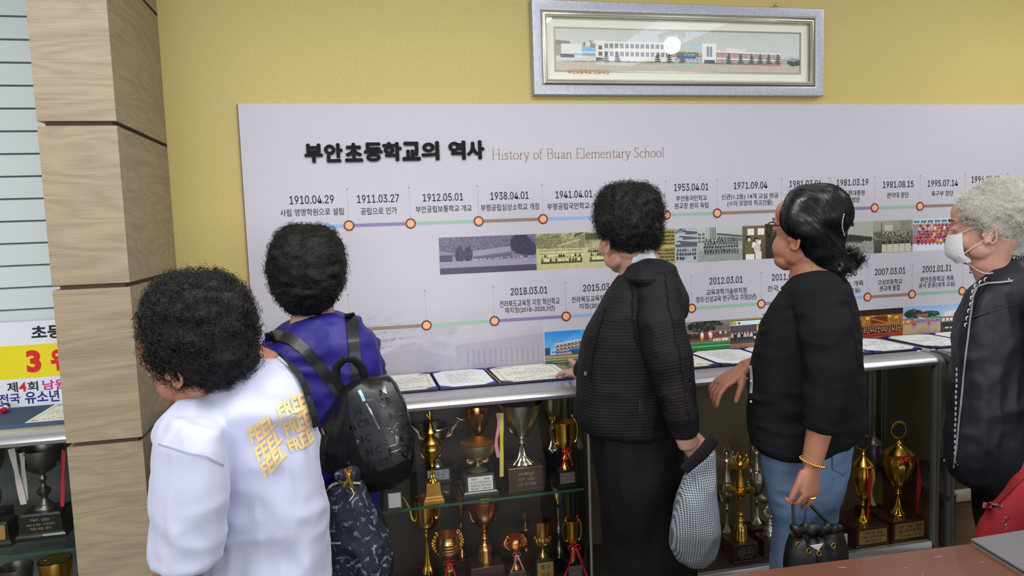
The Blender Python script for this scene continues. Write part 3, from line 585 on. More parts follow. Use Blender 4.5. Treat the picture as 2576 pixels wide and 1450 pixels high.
zt, zb_ = rowz(1225, 594), rowz(1225, 686)
for nm, fn, xa, xb, lab in PH:
    sl = lambda x: 594-(x-1225)*.042
    a, b = bx(xa, sl(xa))[0], bx(xb, sl(xb))[0]
    sheet('photo_print', (a+.0005, YF-.0002, zb_), (b-.0005, YF-.0002, zb_), (b-.0005, YF-.0002, zt), (a+.0005, YF-.0002, zt), .0004, image_mat('print_'+nm, fn(), .4), board, (0, -1, 0), label=lab)
zt, zb_ = rowz(1400, 832), rowz(2200, 850)
PH2 = [('blueschool', ph_blueschool, 1369, 1600, 'print of a school under blue sky'), ('race', ph_race, 1724, 1836, 'print of a running race'), ('stage', ph_stage, 1836, 1950, 'print of a stage with a banner'),
       ('concert', ph_concert, 2158, 2272, 'orange concert print'), ('parade', ph_parade, 2272, 2367, 'print of a sports day parade'), ('hall', ph_hall, 2367, 2430, 'print of a low building')]
for nm, fn, xa, xb, lab in PH2:
    sl = lambda x: 832-(x-1400)*.070
    a, b = bx(xa, sl(xa))[0], bx(xb, sl(xb))[0]; zq = zt-.003
    sheet('photo_print', (a+.0005, YF-.0002, BZ0+.002), (b-.0005, YF-.0002, BZ0+.002), (b-.0005, YF-.0002, zq), (a+.0005, YF-.0002, zq), .0004, image_mat('print_'+nm, fn(), .4), board, (0, -1, 0), label=lab)
x0_, x1_ = BX0+.002, bx(1369, 880)[0]-.001; zf = bx(1150, 760)[1]
sheet('faded_print', (x0_, YF+.0001, BZ0+.001), (x1_, YF+.0001, BZ0+.001), (x1_, YF+.0001, zf), (x0_, YF+.0001, zf), .0002, image_mat('print_faded', ph_faded(), .42, .3), board, (0, -1, 0), label='faded background print')
wtext('부안초등학교 제98회', 1861, 1925, 815, 826, mat('ink_banner', (.2, .3, .45), .5), 'banner_text')

# ================================================================ FRAMED PANORAMA
FX0, FX1, FZ0, FZ1 = .675, 1.845, 1.905, 2.237
fr = thing('framed_picture', ((FX0+FX1)/2, 0, FZ0), 'wide silver framed school panorama hanging above the white timeline board', 'picture')
M_sil = mat('silver_leaf', (.70, .71, .75), .38, metal=.55, bump=(120, .3, .0015), var=(60, .10)); M_sil2 = mat('silver_gold_moulding', (.80, .79, .73), .22, metal=.9)
def moulding(name, prof, m_, parent):
    """profile [(inset, forward)] swept round the frame"""
    R = []
    for i_, f_ in prof:
        R.append([(FX0+i_, -f_, FZ0+i_), (FX1-i_, -f_, FZ0+i_), (FX1-i_, -f_, FZ1-i_), (FX0+i_, -f_, FZ1-i_)])
    return obj(name, G().rings(R, cap=False), m_, parent, angle=25)
moulding('frame', [(0, .0005), (0, .030), (.003, .035), (.030, .034), (.037, .031), (.037, .02)], M_sil, fr)
moulding('inner_moulding', [(.0375, .02), (.038, .034), (.041, .036), (.044, .031), (.048, .031), (.051, .027), (.055, .026), (.059, .018), (.059, .008)], M_sil2, fr)
obj('backing', G().box((FX0+.004, -.006, FZ0+.004), (FX1-.004, -.001, FZ1-.004)), M_white, fr, smooth=False)
obj('mat_board', G().box((FX0+.05, -.009, FZ0+.05), (FX1-.05, -.007, FZ1-.05)), mat('mat_cream', (.96, .96, .90), .7), fr, smooth=False)
def moulding2(i, wd):
    R = [[(FX0+i+a, -f_, FZ0+i+a), (FX1-i-a, -f_, FZ0+i+a), (FX1-i-a, -f_, FZ1-i-a), (FX0+i+a, -f_, FZ1-i-a)] for a, f_ in ((0, .0092), (.001, .013), (wd-.001, .0125), (wd, .0095))]
    return G().rings(R, cap=False)
obj('fillet', moulding2(.086, .006), M_sil2, fr, angle=25)
def ph_panorama():
    h, w_ = 330, 1700; A = canvas(h, w_, (.68, .70, .68), (.72, .75, .74)); A[255:] = np.array((.66, .63, .58))+.02*noise2(75, w_, 5, 1)[..., None]
    E_(A, 240, 150, 75, 60, (.52, .56, .55)); trees(A, 240, 130, 70, 35, (.50, .54, .52), 3, 200, .1)
    R_(A, 0, 90, 95, 130, (.50, .45, .44), 1, .12); R_(A, 0, 130, 40, 215, (.58, .54, .5))
    R_(A, 35, 120, 170, 225, (.78, .79, .76)); R_(A, 30, 200, 120, 228, (.34, .34, .33)); R_(A, 170, 140, 262, 180, (.42, .66, .80), 1, .12); R_(A, 170, 180, 262, 225, (.74, .76, .74)); windows(A, 175, 185, 260, 220, 6, 1, (.35, .4, .42), (.85,)*3)
    R_(A, 105, 195, 255, 205, (.40, .62, .80), 1, .1); R_(A, 195, 100, 225, 140, (.75, .75, .73))
    R_(A, 262, 95, 800, 250, (.80, .79, .74)); R_(A, 250, 88, 330, 112, (.80, .79, .74)); windows(A, 275, 120, 310, 220, 1, 2, (.3, .33, .36), (.6,)*3); windows(A, 315, 100, 800, 160, 14, 1, (.40, .44, .48), (.92, .91, .88)); windows(A, 315, 165, 800, 225, 14, 1, (.42, .46, .5), (.92, .91, .88)); R_(A, 262, 225, 310, 252, (.3,)*3)
    R_(A, 900, 95, 1000, 150, (.62, .72, .74)); R_(A, 790, 150, 1005, 262, (.72, .70, .68)); windows(A, 795, 165, 1000, 255, 7, 2, (.5, .56, .6), (.9, .9, .88)); R_(A, 790, 200, 1005, 212, (.68, .42, .40))
    R_(A, 990, 95, 1090, 262, (.84, .84, .81)); R_(A, 1022, 122, 1060, 205, (.45, .52, .62)); R_(A, 1039, 122, 1043, 205, (.85,)*3); R_(A, 1000, 225, 1085, 232, (.8,)*3); R_(A, 1005, 232, 1080, 262, (.28, .3, .33))
    R_(A, 1090, 165, 1560, 262, (.68, .38, .38), 1, .03); R_(A, 1090, 158, 1560, 168, (.84, .83, .8), 1, .03); R_(A, 1160, 130, 1300, 158, (.80, .78, .74), 1, .05); windows(A, 1092, 172, 1555, 262, 11, 2, (.5, .56, .58), (.90, .90, .88), .02, .3); R_(A, 1090, 212, 1560, 222, (.84, .83, .8), 1, .03)
    R_(A, 1560, 215, 1620, 262, (.62, .58, .54)); trees(A, 1660, 240, 50, 32, (.18, .26, .20), 4, 200, .14); E_(A, 1640, 210, 60, 22, (.62, .66, .68), .7)
    for x in (330, 405, 680, 760, 850, 1180, 1265, 1345, 1410, 1470, 1540):
        for j in range(5): E_(A, x+random.uniform(-3, 3), 182+j*17, 8+j*4.2, 7, np.array((.20, .27, .22))*random.uniform(.85, 1.2))
        R_(A, x-2, 190, x+2, 262, (.25, .2, .16))
    for i in range(60): E_(A, 795+random.uniform(0, 170), 195-30*math.sin((i % 30)/30*PI)+random.uniform(-5, 5)+10, 8, 6, (.32, .45, .30))
    R_(A, 815, 205, 945, 222, (.22, .32, .62)); R_(A, 800, 262, 950, 276, (.52, .70, .68)); trees(A, 600, 258, 560, 8, (.25, .33, .27), 9, 500, .02); trees(A, 1300, 262, 260, 7, (.25, .33, .27), 19, 300, .03)
    return np.clip(grain(A, .02)*1.12+.08, 0, 1)
pq = .0925
sheet('photograph', (FX0+pq, -.0098, FZ0+pq), (FX1-pq, -.0098, FZ0+pq), (FX1-pq, -.0098, FZ1-pq), (FX0+pq, -.0098, FZ1-pq), .0005, image_mat('print_panorama', ph_panorama(), .4), fr, (0, -1, 0))
xa, za = W(1428, 186, -.0105)[[0, 2]]; xb = W(1532, 186, -.0105)[0]
text_obj('photo_caption', '부안초등학교 전경사진', mat('caption_orange', (.80, .50, .22), .5), fr, (xa, -.0105, za), X3, Z3, xb-xa, .0165, .0003, .03)
xa, za = W(1975, 187, -.0105)[[0, 2]]; xb = W(2002, 187, -.0105)[0]
text_obj('photo_caption', '2005. 6. 11', mat('caption_pale', (.76, .60, .50), .5), fr, (xa, -.0105, za), X3, Z3, xb-xa, .006, .0003)
obj('glass', G().box((FX0+.0575, -.0185, FZ0+.0575), (FX1-.0575, -.017, FZ1-.0575)), glass_mat('picture_glass', (1, 1, 1), 1.9), fr, smooth=False)
M_chrome = mat('chrome', (.8, .8, .8), .12, metal=1)
for px in (1443, 1951):
    x = W(px, 15, -.01)[0]; g = G().ell((x, -.014, FZ1+.012), (.006, .006, .006)).tube([(x, -.0005, FZ1+.012), (x, -.012, FZ1+.012)], .003).tube([(x, -.012, FZ1+.006), (x-.006, -.012, FZ1+.003), (x-.009, -.01, FZ1-.006)], .002)
    obj('hook', g, M_chrome, fr)

# ================================================================ DISPLAY CABINETS
M_rail = mat('anodised_rail', (.78, .78, .80), .30, metal=.75); M_post = mat('grey_post', (.46, .47, .45), .38, metal=.5); M_cap = mat('cap_plastic', (.42, .45, .43), .4)
M_glass = glass_mat('cabinet_glass', (.97, .98, .97), .62); M_shelf = glass_mat('shelf_glass', (.80, .90, .84), 1.0); M_edge = mat('glass_edge_green', (.16, .34, .27), .25)
M_dark = mat('dark_lining', (.30, .245, .21), .55, var=(5, .08)); M_olive = mat('olive_lining', (.47, .41, .31), .45, var=(3, .10)); M_basewood = wood_mat('base_wood', (.55, .42, .31), (.42, .31, .22)); M_cream = mat('cream_strip', (.72, .68, .60), .5)
ZT, ZBM, YCF = .925, .216, -.395
def cabinet(x0, x1, label, back, zb=ZBM, yf=YCF, shelf=None, thin=False):
    c = thing('display_cabinet', ((x0+x1)/2, (yf)/2, 0), label, 'cabinet', 'glass display cabinets')
    prof = [(yf+.10, ZT-.004), (yf+.10, ZT), (yf+.045, ZT-.001), (yf+.022, ZT-.004), (yf+.008, ZT-.012), (yf, ZT-.024), (yf+.003, ZT-.034), (yf+.012, ZT-.037), (yf+.03, ZT-.037)]
    R = [[(x, y, z) for (y, z) in prof] for x in (x0+.03, x1-.03)]
    obj('top_rail', G().rings(R), M_rail, c, angle=50)
    for xx, s in ((x0, 1), (x1, -1)):
        g = G(); R = []
        for k in range(7):
            a = k/6*PI/2; ins = .03*(1-math.sin(a)); rr = math.cos(a)
            R.append([(xx+s*(.03-.03*math.sin(PI/2-a) if False else ins*1.0), y if i < 2 else y+(1-math.cos(PI/2-a))*0+ (.012*rr), z-.004*rr) for i, (y, z) in enumerate(prof)])
        obj('corner_cap', G().rings(R), M_cap, c, angle=50)
        obj('side_rail', G().rbox((min(xx+s*.002, xx+s*.03), yf+.101, ZT-.037), (max(xx+s*.002, xx+s*.03), -.004, ZT), .004), M_rail, c)
        rp = .005 if (thin and s < 0) else .0165
        P = [(xx+s*.018, yf+.02, ZT-.038), (xx+s*.018, yf+.02, .02)]
        obj('post', G().tube(P, rp, 12), M_rail if rp < .01 else M_post, c)
        obj('post', G().box((min(xx+s*.002, xx+s*.03), -.035, zb), (max(xx+s*.002, xx+s*.03), -.004, ZT-.038)), M_post, c, smooth=False)
        xs_ = xx+s*.012
        obj('glass_side', G().box((xs_-.0025, yf+.04, zb+.002), (xs_+.0025, -.036, ZT-.04)), M_glass, c, smooth=False)
    obj('top_glass', G().box((x0+.031, yf+.101, ZT-.012), (x1-.031, -.004, ZT-.004)), M_white if False else glass_mat('top_glass', (.55, .58, .56)), c, smooth=False)
    obj('glass_front', G().box((x0+.034, yf+.016, zb+.002), (x1-.034, yf+.021, ZT-.038)), M_glass, c, smooth=False)
    if back: obj('back_panel', G().box((x0+.034, -.03, zb), (x1-.034, -.012, ZT-.038)), back, c, smooth=False)
    obj('floor_panel', G().box((x0+.002, yf+.006, zb-.02), (x1-.002, -.004, zb)), M_dark, c, smooth=False)
    obj('bottom_rail', G().rbox((x0+.036, yf+.002, zb-.025), (x1-.036, yf+.03, zb+.012), .004), M_rail if zb < .3 else M_cream, c)
    obj('base', G().box((x0+.036, yf+.031, 0), (x1-.036, -.01, zb-.026)), M_basewood, c, smooth=False)
    if shelf:
        o = obj('shelf', G().box((x0+.034, yf+.035, shelf-.008), (x1-.034, -.036, shelf)), M_shelf, c, smooth=False)
        obj('shelf_edge', G().box((x0+.034, yf+.033, shelf-.008), (x1-.034, yf+.035, shelf)), M_edge, o, smooth=False)
    return c
SH = .575
cabA = cabinet(-2.1, -.748, 'glass trophy cabinet left of the wooden column', None, shelf=SH)
cabB = cabinet(-.545, .752, 'glass trophy cabinet right of the column with a glass shelf', M_dark, shelf=SH, thin=True)
cabC = cabinet(.772, 2.088, 'glass trophy cabinet behind the two women in black', M_olive)
for x in (W(1890, 1000, -.03)[0],):
    obj('panel_joint', G().box((x-.006, -.036, ZBM), (x+.006, -.031, ZT-.04)), M_post, cabC, smooth=False)
cabD = cabinet(2.118, 3.45, 'glass trophy cabinet at the far right behind the grey haired woman', M_olive, zb=.39)

# ================================================================ CERTIFICATES ON THE CABINETS
M_navy = mat('navy_cover', (.10, .12, .25), .6); M_blue = mat('blue_ribbon', (.10, .16, .68), .45); M_cord = mat('gold_cord', (.72, .52, .25), .5)
def ph_cert(k):
    h, w_ = 420, 300; A = np.ones((h, w_, 3))*np.array([(.96, .96, .93), (.95, .97, .98), (.96, .95, .90), (.97, .97, .97)][k % 4]); r = random.Random(k)
    ink = (.35, .33, .33)
    def line(y, x0, x1, s=6, a=.8):
        x = x0
        while x < x1:
            wd = r.uniform(4, 8)
            if r.random() > .15:
                for _ in range(3): yy = y+r.uniform(0, s); R_(A, x+r.uniform(0, 2), yy, x+wd-1, yy+1, ink, a)
                R_(A, x+wd*r.random(), y, x+wd*r.random()+1, y+s, ink, a)
            x += wd+2
    if k in (1, 3):                                       # typed list
        line(60, 60, 240, 8); 
        for j in range(18): line(95+j*14, 62, 62+r.uniform(90, 190), 6, .6)
    else:                                                  # bordered award
        bc = (.66, .60, .45) if k != 4 else (.35, .42, .30)
        if k == 5:
            for i in (18, 22): R_(A, i, i, w_-i, i+1, (.5, .5, .5)); R_(A, i, h-i, w_-i, h-i+1, (.5, .5, .5)); R_(A, i, i, i+1, h-i, (.5, .5, .5)); R_(A, w_-i, i, w_-i+1, h-i, (.5, .5, .5))
        else:
            for i in range(900):
                s = r.random(); t = r.random(); e = r.gauss(0, 3)
                x, y = [(22+e, 25+t*(h-50)), (w_-22+e, 25+t*(h-50)), (22+t*(w_-44), h-24+e), (22+t*90, 24+e)][r.randrange(4)]
                E_(A, x, y, 1.6, 1.6, np.array(bc)*r.uniform(.7, 1.1), .8)
                if r.random() < .4: c_ = r.choice([(40, 45), (w_-40, 45), (30, h-30), (w_-30, h-30)]); E_(A, c_[0]+r.gauss(0, 11), c_[1]+r.gauss(0, 13), 2, 2, np.array(bc)*r.uniform(.6, 1), .8)
        R_(A, 90, 70, 112, 88, ink, .0); line(72, 95, 120, 16); line(72, 180, 205, 16)
        for j in range(2): line(120+j*18, 150, 260, 8)
        for j in range(4): line(170+j*24, 45, 255, 10)
        line(290, 110, 200, 8); line(325, 60, 150, 10); line(360, 60, 235, 14); R_(A, 212, 345, 242, 372, (.85, .45, .42), .45)
    return A
CERT = [image_mat('certificate_%d' % k, ph_cert(k), .55, .3) for k in range(6)]
M_paper = mat('paper_white', (.95, .96, .96), .55)
def page(parent, x0, x1, y0, y1, z, k, name='certificate', rot=0.0, corners=True, label=None):
    c, s = math.cos(rot), math.sin(rot); xm, ym = (x0+x1)/2, (y0+y1)/2
    def T(x, y, zz=z): return np.array([xm+(x-xm)*c-(y-ym)*s, ym+(x-xm)*s+(y-ym)*c, zz])
    o = sheet(name, T(x0, y0), T(x1, y0), T(x1, y1), T(x0, y1), .0008, CERT[k], parent, (0, 0, 1), label=label)
    if corners:
        L_ = .035
        for (cx, cy, sx, sy) in ((x0, y0, 1, 1), (x1, y0, -1, 1), (x1, y1, -1, -1), (x0, y1, 1, -1)):
            q = [T(cx-sx*.002, cy-sy*.002, z+.0012), T(cx+sx*L_, cy-sy*.002, z+.0012), T(cx-sx*.002, cy+sy*L_*.8, z+.0012)]
            if sx*sy < 0: q = q[::-1]
            g = G(); g.add(q+[p-[0, 0, .001] for p in q], [(0, 1, 2), (0, 3, 4, 1), (1, 4, 5, 2), (2, 5, 3, 0)])
            obj('corner_ribbon', g, M_blue, parent, smooth=False)
YA, YB_ = -.288, -.022
def folder(xa, xb, xm, k1, k2, label, zbase=ZT, ya=YA, yb=YB_, cord=False, cat='certificate'):
    t = thing('certificate_folder', ((xa+xb)/2, (ya+yb)/2, zbase), label, cat, 'certificate folders on the cabinets')
    obj('cover', G().rbox((xa, ya, zbase+.0005), (xm-.006, yb, zbase+.006), .001), M_navy, t)
    obj('cover', G().rbox((xm+.006, ya, zbase+.0005), (xb, yb, zbase+.006), .001), M_navy, t)
    obj('spine', G().rbox((xm-.0058, ya, zbase+.0005), (xm+.0058, yb, zbase+.004), .001), M_navy, t)
    if cord: obj('cord', G().tube([(xm-.002, yb-.003, zbase+.007), (xm, (ya+yb)/2, zbase+.0062), (xm+.003, ya+.004, zbase+.007)], .0022, 6), M_cord, t)
    if k1 is not None: page(t, xa+.004, xm-.011, ya+.007, yb-.005, zbase+.0072, k1)
    if k2 is not None: page(t, xm+.011, xb-.004, ya+.007, yb-.005, zbase+.0072, k2)
    return t
E1 = [Wz(px, py, ZT+.006)[0] for (px, py) in ((1098, 965), (1252, 960), (1432, 940))]
wd = (E1[2]-E1[0])/2
folder(E1[0]-2*wd+.002, E1[0]-.002, E1[0]-wd, 3, 0, 'open navy folder by the backpack with a bordered award')
folder(E1[0]+.002, E1[2]-.002, E1[1], 1, 2, 'open navy folder with a gold cord between typed list and award', cord=True)
folder(E1[2]+.002, .742, E1[2]+wd*.98+.004, 3, None, 'open navy folder beside the hand of the woman in mesh hoodie') if E1[2]+wd < .73 else None
f4 = folder(-.335, E1[0]-2*wd-.004, -.335+(E1[0]-2*wd-.004+.335)*.5, None if E1[0]-2*wd+.335 < .3 else 2, 3 if E1[0]-2*wd+.335 > .3 else None, 'open navy folder hidden behind the woman in the white shirt')
# loose award against the column
a = Wz(425, 1049, ZT+.003)
t = thing('award_sheet', (a[0]+.09, -.17, ZT), 'loose award sheet with green leaf border beside the wooden column', 'certificate')
page(t, -.552+.012, -.347, YA-.01, YB_-.02, ZT+.0035, 4, corners=False)
obj('board', G().box((-.552+.011, YA-.011, ZT+.0004), (-.346, YB_-.019, ZT+.0022)), M_cream, t, smooth=False)
def oneC(xa, xb, k, label, **kw):
    t = thing('certificate_folder', ((xa+xb)/2, -.155, ZT), label, 'certificate', 'certificate folders on the cabinets')
    obj('cover', G().rbox((xa, YA, ZT+.0005), (xb, YB_, ZT+.006), .001), M_navy, t); page(t, xa+.005, xb-.005, YA+.007, YB_-.005, ZT+.0072, k, **kw); return t
x1 = Wz(1832, 930, ZT)[0]
oneC(x1-.22, x1-.004, 2, 'cream certificate in navy folder on the cabinet behind the waving hand')
oneC(x1+.004, x1+.215, 3, 'white typed sheet in navy folder right of the cream certificate')
oneC(x1+.223, x1+.41, 1, 'typed sheet in navy folder behind the woman in the black cardigan')
xr = Wz(2364, 886, ZT+.006)[0]
oneC(xr-.21, xr, 5, 'certificate with a thin double border at the right end of the middle cabinet')
oneC(xr-.43, xr-.218, 5, 'half hidden bordered certificate left of the last one on the middle cabinet')
for i, kk in enumerate((5, 3, 2)):
    xa = 2.13+i*.222; t = oneC(xa, xa+.212, kk, ['bordered certificate on the far right cabinet beside the grey haired woman', 'white page on the far right cabinet, second from its left end', 'cream award on the far right cabinet, third from its left end'][i])

# ================================================================ SIGN, MEDAL AND FOLDER ON THE LEFT CABINET
SY = -.062
sg = thing('printed_sign', (-1.25, SY, ZT), 'white and yellow printed prize sign standing on the left cabinet', 'sign')
zt_ = W(70, 809, SY)[2]; za_ = W(70, 868, SY)[2]; zb2 = W(75, 951, SY)[2]
M_sw = mat('sign_white', (.90, .91, .95), .35); M_sy = mat('sign_yellow', (.93, .86, .10), .35)
obj('panel', G().box((-1.75, SY, ZT+.001), (-.752, SY+.004, zt_)), M_sw, sg, smooth=False)
obj('yellow_band', G().box((-1.75, SY-.0006, zb2), (-.752, SY, za_)), M_sy, sg, smooth=False)
def stext(body, xl, xr, yt, yb, col_, bold, nm='sign_text'):
    p0 = W(xl, yb, SY-.001); p1 = W(xr, yb, SY-.001); p2 = W(xl, yt, SY-.001)
    text_obj(nm, body, mat('sign_ink_%d%d%d' % tuple(int(c*9) for c in col_), col_, .4), sg, (p0[0], SY-.0008, p0[2]), X3, Z3, p1[0]-p0[0], p2[2]-p0[2], .0004, bold)
stext('초등', 80, 160, 821, 855, (.08, .08, .12), .03); stext('3', 69, 106, 882, 939, (.85, .12, .15), .05); stext('위', 130, 172, 878, 936, (.85, .12, .15), .05)
stext('제', 19, 46, 963, 989, (.08, .08, .15), .02); stext('4', 48, 68, 963, 987, (.85, .15, .2), .02); stext('회', 70, 97, 961, 985, (.08, .08, .15), .02); stext('남원', 108, 168, 957, 982, (.78, .15, .52), .02)
stext('전국', -2, 52, 993, 1019, (.12, .14, .5), .02); stext('유소년', 64, 151, 986, 1017, (.12, .14, .5), .02)
t = thing('open_folder', (-1.0, -.2, ZT), 'dark blue open folder with an award on the left cabinet', 'certificate')
obj('cover', G().rbox((-1.32, YA-.02, ZT+.0005), (-.76, -.068, ZT+.008), .002), mat('slate_blue_cover', (.20, .29, .42), .7), t)
page(t, -.925, -.765, YA-.01, -.075, ZT+.0092, 0, corners=False, name='award_page')
t = thing('medal_ribbon', tuple(Wz(15, 1035, ZT+.01)), 'rolled red white and blue medal ribbon on the blue folder', 'ribbon')
c = Wz(0, 1040, ZT+.008)
for i, (cc, o_) in enumerate((((.75, .12, .15), -.012), ((.92, .92, .94), 0), ((.10, .16, .45), .012))):
    P = [c+[.038*math.cos(a)-.02, .02*math.sin(a)+o_*.9, .018+o_*.25-.012*abs(math.sin(a))] for a in np.linspace(-.4, PI+.3, 14)]
    obj('stripe', G().tube(P, .0066, 8, flat=1.2), mat('ribbon_%d' % i, cc, .5), t)

# ================================================================ TABLE IN FRONT
M_table = mat('table_brown', (.41, .255, .195), .38, var=(7, .10), bump=(70, .06, .001), coat=.15)
A0 = Wz(1780, 1450, .74); A1 = Wz(2576, 1349, .74); ang = math.atan2(A1[1]-A0[1], A1[0]-A0[0])
Rm = np.array([[math.cos(ang), -math.sin(ang), 0], [math.sin(ang), math.cos(ang), 0], [0, 0, 1]])
tb = thing('table', (1.3, -1.75, 0), 'brown topped table in the lower right foreground with a grey folder on it', 'table')
def TB(a, b): return G().box(a, b, (Rm, A0))
g = G().rbox((-.45, -.80, -.745+.715), (2.2, 0, 0), .006); v = g.verts() @ Rm.T+A0
obj('table_top', (v, g.f), M_table, tb)
for (x, y) in ((-.38, -.74), (2.1, -.74), (-.38, -.06), (2.1, -.06)): obj('leg', TB((x, y, -.74), (x+.04, y+.04, -.031)), M_post, tb, smooth=False)
g = G(); r_ = random.Random(3)
for i in range(26):
    x, y = r_.uniform(.25, .85), r_.uniform(-.12, -.02); a = r_.uniform(-.6, .6); L_ = r_.uniform(.002, .008); d_ = np.array([math.cos(a), math.sin(a), 0])*L_; n_ = np.array([-d_[1], d_[0], 0])*.12
    p = np.array([x, y, .0004]); g.quad(*[(Rm @ q)+A0 for q in (p-d_-n_, p+d_-n_, p+d_*1.1+n_, p-d_*.8+n_)])
obj('scratch', g, mat('scratch_pale', (.70, .58, .48), .6), tb, smooth=False, kind='stuff')
c0 = Wz(2443, 1356, .752); c1 = Wz(2576, 1334, .752); c2 = Wz(2576, 1436, .752)
u = (c1-c0)/np.linalg.norm(c1-c0); w2 = (c2-c0)/np.linalg.norm(c2-c0); w2 = np.array([u[1], -u[0], 0]) if False else w2
bk = thing('grey_folder', c0+u*.15+w2*.1-[0, 0, .012], 'grey hard cover folder lying on the brown table', 'folder')
M_gf = mat('grey_cloth_cover', (.43, .42, .43), .7, bump=(900, .2, .0006))
for (z0, z1) in ((-.012, -.0085), (-.0035, 0)):
    q = [c0, c0+w2*.24, c0+w2*.24+u*.33, c0+u*.33]; g = G(); g.add([p+[0, 0, z0] for p in q]+[p+[0, 0, z1] for p in q], [(0,3,2,1),(4,5,6,7),(0,1,5,4),(1,2,6,5),(2,3,7,6),(3,0,4,7)])
    obj('cover', g, M_gf, bk, smooth=False)
q = [c0+w2*.003+u*.003, c0+w2*.237+u*.003, c0+w2*.237+u*.327, c0+u*.327+w2*.003]; g = G(); g.add([p+[0, 0, -.0084] for p in q]+[p+[0, 0, -.0036] for p in q], [(0,3,2,1),(4,5,6,7),(0,1,5,4),(1,2,6,5),(2,3,7,6),(3,0,4,7)])
obj('pages', g, M_dark, bk, smooth=False)

# ================================================================ TROPHIES
M_gold = mat('gold_plate', (1.0, .80, .36), .22, metal=1); M_gold2 = mat('antique_gold', (.92, .74, .42), .27, metal=1, bump=(60, .08, .001)); M_silver = mat('silver_plate', (.92, .89, .84), .24, metal=1)
M_copper = mat('rose_gold', (.95, .66, .42), .24, metal=1); M_pewter = mat('pewter', (.48, .47, .45), .33, metal=.9); M_pale = mat('pale_gold_satin', (.68, .63, .48), .38, metal=.9)
M_gin = mat('gilt_inside', (.92, .62, .10), .3, metal=.8); M_bw = mat('base_rosewood', (.26, .15, .12), .32, coat=.4, var=(12, .15)); M_bb = mat('base_black', (.09, .10, .10), .3, coat=.4)
M_bgold = mat('base_gold_paint', (.72, .52, .20), .38, metal=.35); M_plw = mat('plaque_white', (.86, .86, .85), .4); M_plg = mat('plaque_gold', (.72, .58, .34), .35, metal=.5); M_pls = mat('plaque_grey', (.42, .42, .42), .4, metal=.4)
M_rred = mat('ribbon_red', (.78, .12, .18), .45); M_rpink = mat('ribbon_pink', (.85, .55, .58), .5); M_ryel = mat('ribbon_yellow', (.80, .76, .30), .45); M_rgold = mat('ribbon_gold', (.80, .62, .25), .4); M_rwhite = mat('ribbon_white', (.80, .75, .74), .5)
M_tink = mat('plaque_ink', (.15, .13, .15), .5); M_tred = mat('plaque_red_ink', (.75, .15, .2), .5); M_tgold = mat('engraved_gold', (.62, .55, .40), .4)
def ribbon_strip(P, wd, m_, parent, name='ribbon'):
    P = np.asarray(P, float); R = []
    for i, p in enumerate(P):
        t = P[min(i+1, len(P)-1)]-P[max(i-1, 0)]; t /= np.linalg.norm(t); side = np.cross(t, (0, -1, 0)); n = np.linalg.norm(side)
        side = side/n if n > .2 else np.array([1, 0, 0]); a = .5*math.sin(i*1.1+P[0, 0]*50); side = side*math.cos(a)+np.array([0, -1, 0])*math.sin(a)
        R.append([p-side*wd/2, p+side*wd/2, p+side*wd/2+[0, .0008, 0], p-side*wd/2+[0, .0008, 0]])
    return obj(name, G().rings(R), m_, parent)
def bow(c, s, m_, parent, tails=(.09, .07)):
    g = G()
    for sx in (-1, 1):
        a = np.linspace(0, 2*PI, 13); P = [c+np.array([sx*s*(1-math.cos(t))*.55, -.004, s*.45*math.sin(t)]) for t in a]
        R = [[p+[0, -s*.22, 0], p+[0, s*.22, 0], p+[0, s*.22, .001], p+[0, -s*.22, .001]] for p in P]; g.rings(R)
    g.ell(c, (s*.2, s*.22, s*.2)); obj('bow', g, m_, parent)
    for sx, L_ in zip((-1, 1), tails):
        ribbon_strip([c+np.array([sx*(s*.15+L_*.35*t), -.008-.006*math.sin(t*5), -L_*t]) for t in np.linspace(0, 1, 8)], s*.42, m_, parent)
